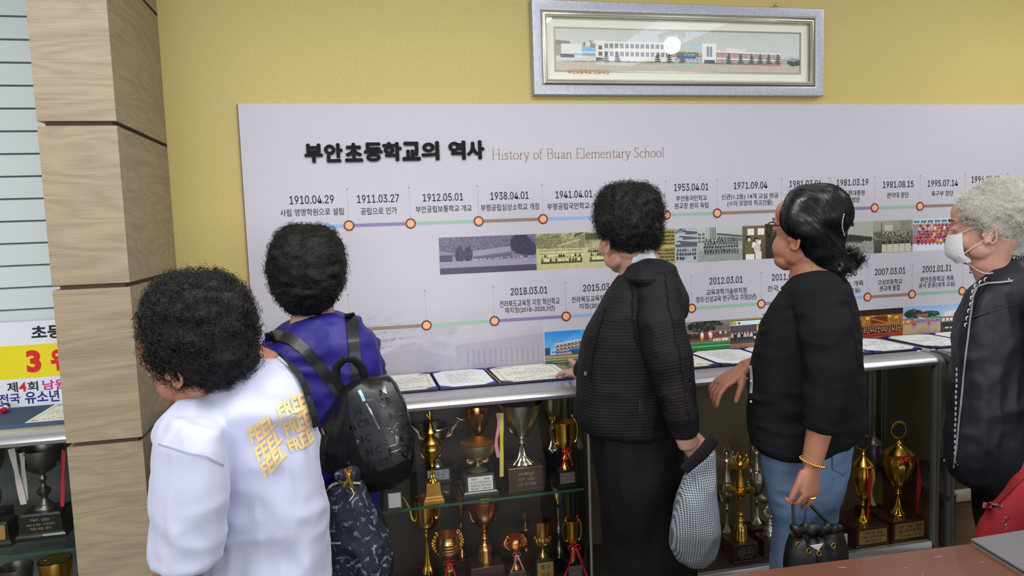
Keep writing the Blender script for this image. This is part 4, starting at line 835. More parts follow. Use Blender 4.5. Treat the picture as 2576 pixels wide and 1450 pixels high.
def handle(kind, c, sx, w_, h, th, m_, parent):
    """side handle: c = where it leaves the bowl (lower), w_ outward reach, h height"""
    g = G()
    if kind == 'loop':
        P = [c+np.array([sx*w_*math.sin(t)**.8 if t > 0 else 0, 0, h*(1-math.cos(t))/2]) for t in np.linspace(0, PI*.98, 14)]
        P += [c+np.array([sx*(.15*w_*math.cos(t)+w_*.05), 0, h+.06*h+.09*h*math.sin(t)]) for t in np.linspace(-1.2, 2.6, 6)]; g.tube(P, th, 7)
    elif kind == 'scroll':
        P = []
        for t in np.linspace(0, 1, 34):
            x = w_*(.15+.85*math.sin(t*PI*.62)); z = h*(t*1.05); P.append(c+np.array([sx*x, 0, z]))
        e = P[-1]
        for t in np.linspace(0, 1.6*PI, 16): r = w_*.30*(1-t/7); P.append(e+np.array([sx*(-r*math.sin(t)*.9), 0, r*(1-math.cos(t))*.5]))
        g.tube(P, th*1.25, 8, flat=1.6)
        for t in np.linspace(0, 2.2*PI, 20): pass
        Q = [c+np.array([sx*w_*(.45-.30*(1-t/9)*math.cos(t)), 0, h*(.02)-w_*.30*(1-t/9)*math.sin(t)]) for t in np.linspace(0, 2.6*PI, 26)]; g.tube(Q, th*.95, 8, flat=1.5)
        for k in range(5): g.ell(P[6+k*5]+[sx*th, 0, 0], (th*1.5, th*1.3, th*2.1))
    elif kind == 'dragon':
        P = [c+np.array([sx*w_*(t+.12*math.sin(t*7)), 0, h*(t**1.6)]) for t in np.linspace(0, 1, 18)]; g.tube(P, np.linspace(th*1.7, th*.9, 18), 7)
        for k in range(12): g.ell(P[3+k]+[sx*th*.9, 0, -th], (th*.9, th*.8, th*1.2))
        e = P[-1]; g.ell(e+[sx*th*2.2, 0, th*.6], (th*3.2, th*1.5, th*1.5)); g.tube([e+[sx*th, 0, th], e+[-sx*th*3, 0, th*3.5]], [th*.8, th*.2], 5); g.tube([e+[sx*th*4, 0, 0], e+[sx*th*6.5, 0, -th*.8]], [th*.9, th*.3], 5)
    else:                                                   # ornate ear of leaves
        P = [c+np.array([sx*w_*math.sin(t*PI*.85)*1.0, 0, h*t]) for t in np.linspace(0, 1, 15)]; g.tube(P, th*1.2, 7)
        for k in range(1, 15): g.ell(P[k]+[sx*th*1.2*(1 if k % 2 else -.6), 0, 0], (th*1.6, th*1.2, th*1.5))
        e = P[-1]; g.tube([e+np.array([sx*(-w_*.25*math.sin(t)), 0, w_*.22*(1-math.cos(t))]) for t in np.linspace(0, 1.6*PI, 10)], th*1.1, 7)
    return obj('handle', g, m_, parent)
STEM = {'flute': ([(.40, 0), (.42, .03), (.36, .09), (.30, .14), (.20, .22), (.13, .4), (.10, .62), (.11, .78), (.17, .82), (.17, .87), (.11, .90), (.16, .94), (.16, .97), (.10, 1)], (1, 7, .10, 14)),
        'knob': ([(.42, 0), (.44, .05), (.30, .14), (.16, .24), (.12, .34), (.24, .44), (.30, .52), (.22, .58), (.10, .66), (.09, .76), (.16, .82), (.16, .88), (.10, .94), (.14, 1)], None),
        'bell': ([(.46, 0), (.48, .04), (.44, .12), (.40, .35), (.38, .5), (.22, .56), (.16, .64), (.26, .70), (.26, .74), (.13, .80), (.10, .88), (.2, .94), (.12, 1)], (2, 4, .05, 16)),
        'plain': ([(.45, 0), (.46, .06), (.30, .2), (.14, .36), (.09, .6), (.09, .85), (.2, .95), (.2, 1)], None)}
BOWL = {'cup': [(.10, 0), (.36, .06), (.56, .18), (.70, .36), (.82, .6), (.93, .85), (1.0, 1), (.965, 1), (.90, .85), (.78, .6), (.55, .22), (.2, .1)],
        'straight': [(.12, 0), (.66, .05), (.82, .14), (.86, .4), (.90, .75), (1.0, 1), (.96, 1), (.86, .75), (.8, .2), (.2, .1)],
        'bowl': [(.14, 0), (.45, .10), (.75, .30), (.92, .55), (.97, .80), (1.0, .97), (1.0, 1), (.95, 1), (.90, .8), (.70, .35), (.3, .15)],
        'globe': [(.12, 0), (.5, .08), (.82, .28), (.98, .52), (.97, .70), (1.0, .73), (.97, .76), (.90, .86), (.88, 1), (.84, 1), (.85, .86), (.88, .55), (.5, .16), (.1, .12)],
        'deep': [(.08, 0), (.22, .06), (.42, .2), (.62, .38), (.80, .6), (.92, .8), (1.0, 1), (.96, 1), (.86, .78), (.55, .4), (.1, .1)],
        'urn': [(.10, 0), (.30, .08), (.52, .22), (.78, .45), (.95, .68), (1.0, .82), (.92, .9), (.96, .96), (.96, 1)],
        'wide': [(.10, 0), (.42, .10), (.72, .30), (.90, .58), (.98, .8), (1.06, .9), (1.0, .95), (1.08, 1), (1.03, 1), (.9, .8), (.6, .3), (.2, .15)],
        'saucer': [(.08, 0), (.14, .2), (.16, .55), (.35, .72), (.7, .80), (1.0, .86), (1.02, .90), (.7, 1.0), (.2, 1.0)]}
LID = [(1.0, 0), (1.02, .06), (.86, .16), (.80, .28), (.55, .42), (.5, .52), (.26, .62), (.20, .72), (.26, .80), (.12, .92), (.05, 1)]
def figure(c, h, m_, parent, wings=True):
    g = G(); s = h
    g.lathe([(.10*s, 0), (.13*s, .02*s), (.09*s, .22*s), (.055*s, .42*s), (.07*s, .5*s), (.10*s, .58*s), (.075*s, .62*s), (.03*s, .66*s), (.03*s, .70*s)], c, 10); g.ell(c+[0, 0, .75*s], (.052*s, .055*s, .065*s), nu=8, nv=6)
    for sx in (-1, 1):
        g.tube([c+[sx*.08*s, 0, .60*s], c+[sx*.15*s, -.02*s, .72*s], c+[sx*.06*s, -.02*s, .92*s]], [.03*s, .022*s, .016*s], 6)
    g.tube([c+np.array([.07*s*math.cos(t), -.02*s, .95*s+.07*s*math.sin(t)]) for t in np.linspace(0, 2*PI, 12)], .016*s, 5)
    obj('figure', g, m_, parent)
    if wings:
        for sx in (-1, 1):
            gg = G()
            for k in range(7):
                a = .35+k*.28; r = (.42-.03*k)*s
                gg.tube([c+[sx*.04*s, .03*s, (.55-.02*k)*s], c+np.array([sx*(.12*s+r*.5*math.sin(a)), .04*s, .5*s+r*.55*math.cos(a)+.05*s]), c+np.array([sx*(.10*s+r*.8*math.sin(a)), .03*s, .42*s+r*1.0*math.cos(a)])], [.02*s, .03*s, .008*s], 5, flat=.5)
            obj('wing', gg, m_, parent)
def trophy(label, x, y, z0, H, R, m_, bowl='cup', stem='flute', sfrac=.45, base=None, plaque=None, hand=None, top=None, inner=None, flute=0, lid=False, group='trophies in the middle cabinets', rot=0.0, bandz=None):
    """base=(width, height, material, kind)  plaque=(material, lines, ink)  hand=(kind, reach, low, high)"""
    H = min(H, .872-z0)
    t = thing('trophy', (x, y, z0), label, 'trophy', group); z = z0
    ca, sa = math.cos(rot), math.sin(rot); RM = np.array([[ca, -sa, 0], [sa, ca, 0], [0, 0, 1]])
    if base:
        bw_, bh, bm, bk = base; g = G()
        def sq(w_, zz): return [(-w_, -w_*.8, zz), (w_, -w_*.8, zz), (w_, w_*.8, zz), (-w_, w_*.8, zz)]
        h = bw_/2
        if bk == 'cube': rr = [sq(h*1.04, 0), sq(h*1.04, bh*.10), sq(h, bh*.12), sq(h, bh*.98), sq(h*.97, bh)]
        elif bk == 'step': rr = [sq(h, 0), sq(h, bh*.16), sq(h*.93, bh*.20), sq(h*.90, bh*.30), sq(h*.74, bh*.36), sq(h*.66, bh*.97), sq(h*.62, bh)]
        else: rr = [sq(h, 0), sq(h, bh*.14), sq(h*.94, bh*.22), sq(h*.86, bh*.28), sq(h*.80, bh*.92), sq(h*.74, bh)]
        g.rings(rr); v = g.verts() @ RM.T+[x, y, z0]; ob = obj('base', (v, g.f), bm, t, smooth=False)
        if plaque:
            pm, lines, ink = plaque; f0 = h*(.80 if bk == 'slope' else .7 if bk == 'step' else 1.0); f1 = h*(.86 if bk == 'slope' else .7 if bk == 'step' else 1.0)
            pw = f0*.86; za_, zb_ = z0+bh*(.32 if bk != 'cube' else .2), z0+bh*(.90)
            yl, yh = -f1*.8-.0022, -f0*.8-.0022
            def T(a, b, c): return np.array([a, b, 0]) @ RM.T+[x, y, c]
            sheet('plaque', T(-pw, yl, za_), T(pw, yl, za_), T(pw, yh, zb_), T(-pw, yh, zb_), .001, pm, t, (RM @ np.array([0, -1, 0])))
            n = len(lines)
            for i, s in enumerate(lines):
                hh = (zb_-za_); fr_ = (n-i-.5)/n; zz = za_+hh*(fr_*.88+.06)-hh*.32/n; ww = pw*(1.2 if len(s) < 4 else 1.6)
                o_ = T(-ww/2, yl+(yh-yl)*fr_-.0008, zz)
                text_obj('engraving', s, M_tred if (s == '우 승' or s == '우  승') else ink, t, o_, RM @ np.array([1, 0, 0]), Z3, ww, hh*.5/n*(1.2 if len(s) < 5 else 1), .0003)
        z += bh
    Hc = H-(z-z0); top_h = 0
    if top: top_h = Hc*{'figure': .42, 'wreath': .20, 'sprite': .36, 'spire': .30}[top]
    lid_h = Hc*.16 if lid else 0
    Hb = Hc-top_h-lid_h; hs = Hb*sfrac; hb = Hb-hs; c = np.array([x, y, z])
    pr, fl = STEM[stem]; ks = R*1.15
    obj('stem', G().lathe([(r*ks, zz*hs) for r, zz in pr], c, 28, fl), m_, t, angle=60)
    bp = [(r*R, hs+zz*hb) for r, zz in BOWL[bowl]]
    bo = obj('bowl', G().lathe(bp, c, 40, (1, 4, flute, 14) if flute else None), m_, t, angle=60)
    if inner:
        k = len(bp)//2+1; ii = [(r*.985, zz-.0005) for r, zz in bp[k:]] if bowl in ('bowl', 'cup', 'straight', 'globe', 'wide', 'deep') else None
        if ii: obj('bowl_lining', G().lathe([(r*.97, zz+.0012) for r, zz in bp[k:]], c, 32), inner, bo)
    if bandz: 
        for q in bandz: obj('band', G().tube([c+[R*q[1]*math.cos(a), R*q[1]*math.sin(a), hs+q[0]*hb] for a in np.linspace(0, 2*PI, 33)], .0016, 6), m_, bo)
    if hand:
        kd, reach, lo, hi = hand
        r_at = lambda f_: np.interp(f_, [q[1] for q in BOWL[bowl][:6]], [q[0] for q in BOWL[bowl][:6]])*R
        for sx in (-1, 1): handle(kd, c+[sx*r_at(max(lo, 0))*.96, 0, hs+lo*hb], sx, reach, (hi-lo)*hb, .0024+.012*R, m_, t)
    zt_ = z+Hb
    if lid: obj('lid', G().lathe([(r*R*.97, zz*lid_h) for r, zz in LID], (x, y, zt_), 32), m_, t, angle=60); zt_ += lid_h
    if top == 'figure': figure(np.array([x, y, zt_]), top_h, m_, t)
    if top == 'sprite': figure(np.array([x, y, zt_]), top_h, m_, t, wings=False)
    if top == 'spire':
        g = G().lathe([(.02, 0), (.012, .15*top_h), (.006, .4*top_h), (.012, .5*top_h), (.004, .6*top_h), (.003, .9*top_h), (.001, top_h)], (x, y, zt_), 10); g.tube([(x, y, zt_+.6*top_h), (x-.01, y, zt_+.85*top_h)], .003, 5).tube([(x, y, zt_+.6*top_h), (x+.012, y, zt_+.7*top_h), (x+.008, y, zt_+.95*top_h)], .003, 5); obj('figure', g, m_, t)
    if top == 'wreath':
        r_ = top_h*.42; cc = np.array([x, y, zt_+top_h*.5]); g = G()
        for k in range(18): a = k/18*2*PI; g.ell(cc+[r_*math.cos(a), 0, r_*math.sin(a)], (r_*.2, r_*.12, r_*.2), nu=6, nv=5)
        g.tube([(x, y, zt_), (x, y, zt_+top_h*.12)], .004, 6); obj('wreath', g, m_, t); v = disc_y(r_*.85, .003, x, zt_+top_h*.5, y); obj('medallion', v, M_pewter, t, smooth=False)
    t['zc'] = z+hs; return t, c, hs, hb
def at(px, pyb, zs): p = Wz(px, pyb, zs); return p[0], p[1]
def hz(px, pyt, y): return W(px, pyt, y)[2]
SHZ, FZ = SH+.0005, ZBM+.0005
def put(label, pxc, pyb, pyt, rpx, zs, yoff, m_, **k):
    """pxc,pyb front foot of the trophy in the photo; yoff pushes its axis back"""
    x, y = at(pxc, pyb, zs); bwid = k['base'][0] if k.get('base') else 0; y = max(min(y+yoff, -.075), -.366+max(.4*bwid+.003, rpx/1838*2.3*1.05)); x = W(pxc, (pyb+pyt)/2, y)[0]; Z = (np.array([x, y, zs])-CAM) @ FW
    return trophy(label, x, y, zs, hz(pxc, pyt, y)-zs, rpx/F_PX*Z, m_, **k)
GB = 'trophies on the glass shelf'; GL_ = 'trophies on the floor of the left cabinet'; GC = 'trophies in the middle cabinet'
put('gold lidded cup with a spire on a stepped gold block', 1086, 1290, 1030, 30, SHZ, .02, M_gold, bowl='urn', stem='flute', sfrac=.5, base=(.064, .064, M_bgold, 'step'), hand=('loop', .010, .3, .95), top='spire', lid=True, group=GB)
trophy('wide silver bowl with dragon handles behind the gold lidded cup', W(1098, 1150, -.13)[0], -.13, SHZ, hz(1100, 1070, -.13)-SHZ, .052, M_silver, bowl='wide', stem='plain', sfrac=.55, base=(.085, .05, M_bw, 'cube'), hand=('dragon', .045, .3, 1.15), group=GB, plaque=(M_plw, ['제 5 회', '준우승', '군수기'], M_tink))
t, c, hs, hb = put('small satin bowl with gilt inside and scroll handles above a white plaque', 1203, 1283, 1112, 48, SHZ, .05, M_pale, bowl='bowl', stem='plain', sfrac=.36, base=(.118, .078, M_bb, 'slope'), hand=('scroll', .038, .0, .72), inner=M_gin, group=GB, plaque=(M_plw, ['우  승', '제 3 회 전국교육감기', '초등학교 축구대회', '주최 · 주관'], M_tink))
trophy('dark glassy bowl cup standing behind the satin bowl', W(1203, 1080, -.12)[0], -.12, SHZ, hz(1203, 1035, -.12)-SHZ, .044, M_copper, bowl='deep', stem='flute', sfrac=.5, base=(.08, .04, M_bw, 'cube'), flute=.03, group=GB)
t, c, hs, hb = put('tallest silver cup with fluted foot on a brown wooden cube', 1313, 1255, 1012, 55, SHZ, .055, M_silver, bowl='deep', stem='flute', sfrac=.40, base=(.115, .082, M_bw, 'cube'), hand=('loop', .012, .2, .8), flute=.04, group=GB, plaque=(M_bw, ['축', '우승', '군수배'], M_tgold), inner=M_copper)
ribbon_strip([W(1262, 1040+i*20, c[1]-.05) for i in range(9)], .013, M_ryel, t); ribbon_strip([W(1252+4*math.sin(i), 1040+i*16, c[1]-.045) for i in range(8)], .012, M_rpink, t)
trophy('tall dark cup in the right rear of the glass shelf', W(1388, 1050, -.10)[0], -.10, SHZ, hz(1388, 1000, -.10)-SHZ, .042, M_silver, bowl='cup', stem='flute', sfrac=.5, base=(.07, .05, M_bb, 'cube'), flute=.05, group=GB)
t, c, hs, hb = put('small gold cup tied with a red ribbon at the right end of the shelf', 1421, 1245, 1062, 27, SHZ, .04, M_gold, bowl='straight', stem='knob', sfrac=.42, base=(.075, .062, M_bb, 'slope'), hand=('loop', .018, .2, 1.1), group=GB, plaque=(M_pls, ['우승', '제8회 대회', '체육회장'], M_tgold), inner=M_copper)
bow(c+[0, -.018, hs*.95], .014, M_rred, t, (.07, .05))
t = thing('award_plaque', (*at(995, 1287, SHZ), SHZ), 'small framed white award plaque leaning at the left end of the glass shelf', 'plaque')
x, y = at(995, 1287, SHZ); obj('board', G().box((x-.024, y, SHZ), (x+.022, y+.012, SHZ+.062)), M_bb, t, smooth=False); obj('plate', G().box((x-.020, y-.0012, SHZ+.012), (x+.018, y, SHZ+.058)), M_plw, t, smooth=False)
# floor of the left cabinet
trophy('tall fluted gold cup with a fin handle at the left on the cabinet floor', W(1075, 1400, -.20)[0], -.20, FZ, .575-.03-FZ-.005, .040, M_gold, bowl='straight', stem='flute', sfrac=.60, base=(.08, .06, M_bb, 'cube'), hand=('dragon', .034, .3, 1.1), group=GL_)
t, c, hs, hb = trophy('gold globe cup with ornate ears and a red ribbon, left of the copper bowl', W(1127, 1385, -.31)[0], -.31, FZ, hz(1127, 1345, -.31)-FZ, .043, M_gold2, bowl='globe', stem='knob', sfrac=.52, base=(.085, .07, M_bw, 'slope'), hand=('ornate', .022, .15, 1.0), group=GL_, bandz=((.5, .98), (.62, .97), (.36, .88)))
bow(c+[0, -.016, hs*.92], .016, M_rred, t, (.09, .08))
trophy('large rose gold bowl on a brown block in the middle of the cabinet floor', W(1218, 1330, -.22)[0], -.22, FZ, .552-FZ, .058, M_copper, bowl='wide', stem='bell', sfrac=.47, base=(.115, .085, M_bw, 'cube'), hand=('loop', .016, .2, .9), group=GL_, bandz=((.75, .98),), inner=M_copper)
t, c, hs, hb = trophy('small gold ball cup with ornate ears and hanging red ribbons', W(1297, 1390, -.29)[0], -.29, FZ, hz(1297, 1350, -.29)-FZ, .033, M_copper, bowl='globe', stem='knob', sfrac=.55, base=(.07, .08, M_bw, 'slope'), hand=('ornate', .017, .1, .9), group=GL_, bandz=((.5, .98), (.6, .98)))
bow(c+[0, -.012, hs*.9], .013, M_rpink, t, (.09, .09))
t, c, hs, hb = trophy('gold beaker cup in a leafy holder above a gold plaque', W(1365, 1370, -.27)[0], -.27, FZ, hz(1365, 1310, -.27)-FZ, .031, M_gold2, bowl='straight', stem='plain', sfrac=.36, base=(.08, .10, M_bb, 'slope'), hand=('loop', .016, -.1, .55), group=GL_, plaque=(M_plg, ['축구', '우승'], M_tink), inner=M_copper)
g = G()
for k in range(14): a = k/14*2*PI; g.ell(c+[.026*math.cos(a), .026*math.sin(a), hs+.012+.006*(k % 2)], (.006, .006, .012), nu=6, nv=5)
obj('leaf_ring', g, M_gold2, t)
t, c, hs, hb = trophy('tall gold cup with a red bow at the right on the cabinet floor', W(1440, 1360, -.30)[0], -.30, FZ, hz(1452, 1308, -.30)-FZ, .023, M_gold, bowl='straight', stem='bell', sfrac=.40, base=(.07, .085, M_bb, 'slope'), hand=('loop', .014, .15, 1.05), group=GL_, plaque=(M_pls, ['우  승', '제7회', '교육장'], M_tgold), inner=M_copper)
bow(c+[0, -.02, hs*.98], .02, M_rred, t, (.10, .11))
trophy('tall narrow dark cup behind the gold beaker', W(1405, 1330, -.20)[0], -.20, FZ, .56-FZ, .028, M_silver, bowl='cup', stem='knob', sfrac=.62, base=(.055, .06, M_bb, 'cube'), group=GL_)
trophy('small horse topped gold trophy behind the gold ball cup', W(1322, 1330, -.15)[0], -.15, FZ, hz(1322, 1290, -.15)-FZ, .018, M_gold2, bowl='urn', stem='knob', sfrac=.5, base=(.05, .07, M_bw, 'cube'), top='sprite', group=GL_)
trophy('plain gold cup at the left rear of the cabinet floor', W(1160, 1330, -.1)[0], -.10, FZ, .54-FZ, .034, M_copper, bowl='deep', stem='knob', sfrac=.5, base=(.06, .05, M_bw, 'cube'), group=GL_)
# middle cabinet
trophy('silver winged figure trophy nearest the checked jacket', W(1828, 1250, -.20)[0], -.20, FZ, hz(1822, 1120, -.20)-FZ, .035, M_silver, bowl='urn', stem='flute', sfrac=.58, base=(.085, .055, M_bw, 'cube'), hand=('ornate', .012, .1, .9), top='figure', group=GC, plaque=(M_bw, ['제 5 회', '우승'], M_tgold))
trophy('winged figure trophy with a broad gold saucer, nearest the glass', W(1862, 1300, -.29)[0], -.29, FZ, hz(1858, 1130, -.30)-FZ, .052, M_gold, bowl='saucer', stem='bell', sfrac=.52, base=(.095, .07, M_bw, 'cube'), top='figure', group=GC, plaque=(M_bb, ['우승', '전국 축구', '초등학교', '1997. 7. 17', '협회장'], M_tgold))
trophy('tall silver footballer trophy behind the saucer trophy', W(1903, 1250, -.17)[0], -.17, FZ, hz(1900, 1106, -.17)-FZ, .039, M_silver, bowl='urn', stem='flute', sfrac=.5, base=(.09, .06, M_bw, 'cube'), hand=('ornate', .014, .2, 1.0), top='sprite', group=GC, plaque=(M_bw, ['축구', '준우승'], M_tgold))
trophy('silver saucer trophy beside the blue jeans', W(1936, 1320, -.27)[0], -.27, FZ, hz(1932, 1195, -.27)-FZ, .046, M_silver, bowl='saucer', stem='bell', sfrac=.42, base=(.09, .06, M_bw, 'cube'), top='sprite', group=GC, hand=('ornate', .012, .1, .5))
trophy('silver figure trophy at the rear left of the middle cabinet', W(1800, 1250, -.12)[0], -.12, FZ, hz(1795, 1150, -.12)-FZ, .037, M_silver, bowl='urn', stem='flute', sfrac=.5, base=(.08, .05, M_bw, 'cube'), top='sprite', group=GC)
t, c, hs, hb = trophy('gold cup with red and gold ribbon beside the jeans', W(2171, 1240, -.295)[0], -.295, FZ, hz(2168, 1092, -.295)-FZ, .038, M_gold, bowl='urn', stem='flute', sfrac=.36, base=(.135, .075, M_bw, 'cube'), hand=('loop', .012, .2, .9), lid=True, top='wreath', flute=.05, group=GC, plaque=(M_plg, ['우승컵', '축구대회', '회장기'], M_tink))
ribbon_strip([c+np.array([-.018+.004*math.sin(i*.8), -.055, hs+hb*1.0-i*.026]) for i in range(8)], .012, M_rred, t); ribbon_strip([c+np.array([-.004+.005*math.sin(i), -.056, hs+hb*1.05-i*.02]) for i in range(8)], .010, M_rgold, t)
t, c, hs, hb = trophy('largest gold cup with a wreath medal in the right end of the cabinet', W(2260, 1200, -.295)[0], -.295, FZ, hz(2250, 1060, -.295)-FZ, .055, M_gold, bowl='urn', stem='flute', sfrac=.42, base=(.145, .085, M_bw, 'cube'), hand=('loop', .016, .1, 1.0), lid=True, top='wreath', flute=.05, group=GC, plaque=(M_plg, ['우 승 컵', '축구대회', '2016 전라북도'], M_tink))
ribbon_strip([c+np.array([.042+.006*math.sin(i*.7), -.045-.002*i, hs+hb*1.0-i*.03]) for i in range(8)], .014, M_rred, t); bow(c+[-.02, -.045, hs+hb*1.02], .02, M_rred, t, (.03, .03))
trophy('grey silver cup behind the two gold ribboned cups', W(2196, 1190, -.16)[0], -.16, FZ, hz(2205, 1085, -.16)-FZ, .036, M_pewter, bowl='urn', stem='flute', sfrac=.45, base=(.10, .06, M_bw, 'cube'), lid=True, hand=('ornate', .018, .3, 1.0), group=GC)
x, y = W(2120, 1355, -.33)[0], -.33
t = thing('name_card', (x, y, FZ), 'small cream card with blue lettering standing by the black handbag', 'card')
obj('board', G().box((x-.022, y, FZ), (x+.022, y+.006, FZ+.062)), M_bb, t, smooth=False); obj('plate', G().box((x-.019, y-.001, FZ+.006), (x+.019, y, FZ+.056)), mat('card_cream', (.85, .83, .66), .5), t, smooth=False)
text_obj('engraving', '우승', M_tred, t, (x-.012, y-.0014, FZ+.042), X3, Z3, .024, .009); text_obj('engraving', '축구부', mat('card_blue', (.2, .35, .6), .5), t, (x-.014, y-.0014, FZ+.024), X3, Z3, .028, .011)
# far right cabinet and the left cabinet
trophy('gold cup in the far right cabinet', 2.45, -.2, .3905, .40, .05, M_gold, bowl='urn', stem='flute', lid=True, base=(.11, .07, M_bw, 'cube'), group='trophies in the far right cabinet')
GA = 'trophies in the left cabinet'
t, c, hs, hb = trophy('dark pewter bowl trophy on a black stepped base left of the column', W(112, 1250, -.22)[0], -.22, SHZ, hz(118, 1125, -.22)-SHZ, .060, M_pewter, bowl='bowl', stem='knob', sfrac=.58, base=(.135, .076, M_bb, 'slope'), hand=('loop', .02, .3, .9), group=GA, plaque=(M_bb, ['우승', '제3회 대회', '체육회'], M_tgold))
ribbon_strip([W(28+i*4.5, 1130+i*20, c[1]-.065) for i in range(8)], .016, M_rwhite, t); ribbon_strip([W(160-.5*i, 1135+i*20, c[1]-.06) for i in range(8)], .010, M_rred, t); ribbon_strip([W(55+i*1.5, 1140+i*20, c[1]-.055) for i in range(7)], .014, M_rwhite, t)
t, c, hs, hb = trophy('gold figure with a ring on a black base at the left edge', W(-10, 1300, -.26)[0], -.26, SHZ, hz(0, 1195, -.26)-SHZ, .02, M_gold2, bowl='urn', stem='flute', sfrac=.3, base=(.10, .072, M_bb, 'slope'), top='sprite', group=GA, plaque=(M_plg, ['우승'], M_tred))
trophy('pewter bowl cup behind the ring figure', W(-30, 1200, -.14)[0], -.14, SHZ, hz(0, 1120, -.14)-SHZ, .05, M_pewter, bowl='bowl', stem='knob', sfrac=.5, base=(.09, .06, M_bb, 'cube'), group=GA)
trophy('gold bowl on the floor of the left cabinet', W(140, 1425, -.26)[0], -.26, FZ, hz(140, 1408, -.26)-FZ, .045, M_gold, bowl='bowl', stem='knob', sfrac=.6, base=(.09, .06, M_bb, 'cube'), hand=('loop', .015, .2, .9), group=GA, inner=M_gold)
trophy('second gold bowl on the floor of the left cabinet, further left', W(40, 1425, -.2)[0], -.2, FZ, hz(40, 1425, -.2)-FZ, .045, M_pewter, bowl='bowl', stem='knob', sfrac=.6, base=(.09, .06, M_bb, 'cube'), group=GA)

# ================================================================ PEOPLE: building blocks
from mathutils.bvhtree import BVHTree
def sil(rows, yd, n=32, e=2.3, k=1.0, kt=None, dy=0.0):
    """cross-sections from outline rows (xl, yl, xr, yr, thickness): ellipses set across the line of sight at depth plane yd"""
    kt = kt or k; R = []; a = np.arange(n)*2*PI/n; ca, sa = np.cos(a), np.sin(a)
    ca, sa = np.sign(ca)*np.abs(ca)**(2/e), np.sign(sa)*np.abs(sa)**(2/e)
    for row in rows:
        if len(row) == 4: y, xl, xr, th = row; yl = yr = y
        else: xl, yl, xr, yr, th = row[:5]
        yy = yd+(row[5] if len(row) > 5 else 0)
        c = W((xl+xr)/2, (yl+yr)/2, yy); Z = (c-CAM) @ FW
        L_ = CAM+ray(xl, yl)*Z; R__ = CAM+ray(xr, yr)*Z; u = (R__-L_)/2*k; v = (c-CAM)*[1, 1, 0]; v /= np.linalg.norm(v)
        c = (L_+R__)/2+v*dy; R.append(c+np.outer(ca, u)+np.outer(sa, v*th/2*kt))
    return R
def fuse(g, voxel, smooth=4, fac=.5):
    me = mesh_from(g.verts(), g.f); o = bpy.data.objects.new('tmp', me); link(o)
    md = o.modifiers.new('r', 'REMESH'); md.mode = 'VOXEL'; md.voxel_size = voxel; md.adaptivity = 0
    if smooth: ms = o.modifiers.new('s', 'SMOOTH'); ms.iterations = smooth; ms.factor = fac
    dg = bpy.context.evaluated_depsgraph_get(); dg.update(); me2 = bpy.data.meshes.new_from_object(o.evaluated_get(dg))
    bpy.data.objects.remove(o); bpy.data.meshes.remove(me); return me2
def mv(me): a = np.zeros(len(me.vertices)*3); me.vertices.foreach_get('co', a); return a.reshape(-1, 3)
def mn(me): a = np.zeros(len(me.vertices)*3); me.vertex_normals.foreach_get('vector', a); return a.reshape(-1, 3)
def put_mesh(name, me, mat_, parent, label=None, disp=None, base=None):
    v = mv(me)
    if disp is not None: v = v+mn(me)*disp(v)[:, None]
    off = np.array(world_loc(parent)) if parent else (np.array(base, float) if base is not None else np.zeros(3))
    me.vertices.foreach_set('co', (v-off).ravel()); me.update(); me.polygons.foreach_set('use_smooth', [True]*len(me.polygons))
    me.materials.clear(); me.materials.append(mat_); me.name = name; o = bpy.data.objects.new(name, me); link(o)
    if parent: o.parent = parent
    elif base is not None: o.location = tuple(float(q) for q in base)
    tag(o, label=label); return o
def world_bvh(o):
    v = mv(o.data)+np.array(world_loc(o)); return BVHTree.FromPolygons(v.tolist(), [tuple(p.vertices) for p in o.data.polygons])
def hit(bvh, px, py, off=.003, fallback=None):
    """point on a surface under the photo point, lifted towards the viewer's side along the normal"""
    d_ = ray(px, py); d_ = d_/np.linalg.norm(d_); r = bvh.ray_cast(Vector(CAM), Vector(d_))
    if r[0] is None: return None if fallback is None else W(px, py, fallback)
    n = np.array(r[1]); n = n if n @ d_ < 0 else -n; return np.array(r[0])+n*off
def band(bvh, pts, wpx, name, m_, parent, off=.003, th=.003, fallback=None, sub=5, label=None):
    """strap laid over a surface along photo points"""
    P = []
    for a, b in zip(pts[:-1], pts[1:]):
        for t in np.linspace(0, 1, sub, endpoint=False): P.append((a[0]+(b[0]-a[0])*t, a[1]+(b[1]-a[1])*t))
    P.append(pts[-1]); R = []; last = None
    for i, p in enumerate(P):
        a, b = P[max(i-1, 0)], P[min(i+1, len(P)-1)]; d_ = np.array([b[0]-a[0], b[1]-a[1]], float); d_ /= np.linalg.norm(d_); nn = np.array([-d_[1], d_[0]])
        q = [hit(bvh, p[0]+s*nn[0]*wpx/2, p[1]+s*nn[1]*wpx/2, off, fallback) for s in (-1, 1)]
        if q[0] is None or q[1] is None: continue
        v = CAM-q[0]; v /= np.linalg.norm(v); R.append([q[0], q[1], q[1]+v*th, q[0]+v*th])
    if len(R) < 2: return None
    return obj(name, G().rings(R), m_, parent, label=label, angle=60)
def folds(spec, seed=0):
    """cloth folds: list of (freq vector, amplitude, power)"""
    def f(v):
        r = np.zeros(len(v))
        for i, (fr, amp, pw) in enumerate(spec):
            n = vnoise(v*np.array(fr)+seed*5.1+i*11.3+.6*vnoise(v*6+seed)[:, None]); n = 1-np.abs(n)*2 if pw else n; r += amp*(n if not pw else np.sign(n)*np.abs(n)**pw)
        return r
    return f
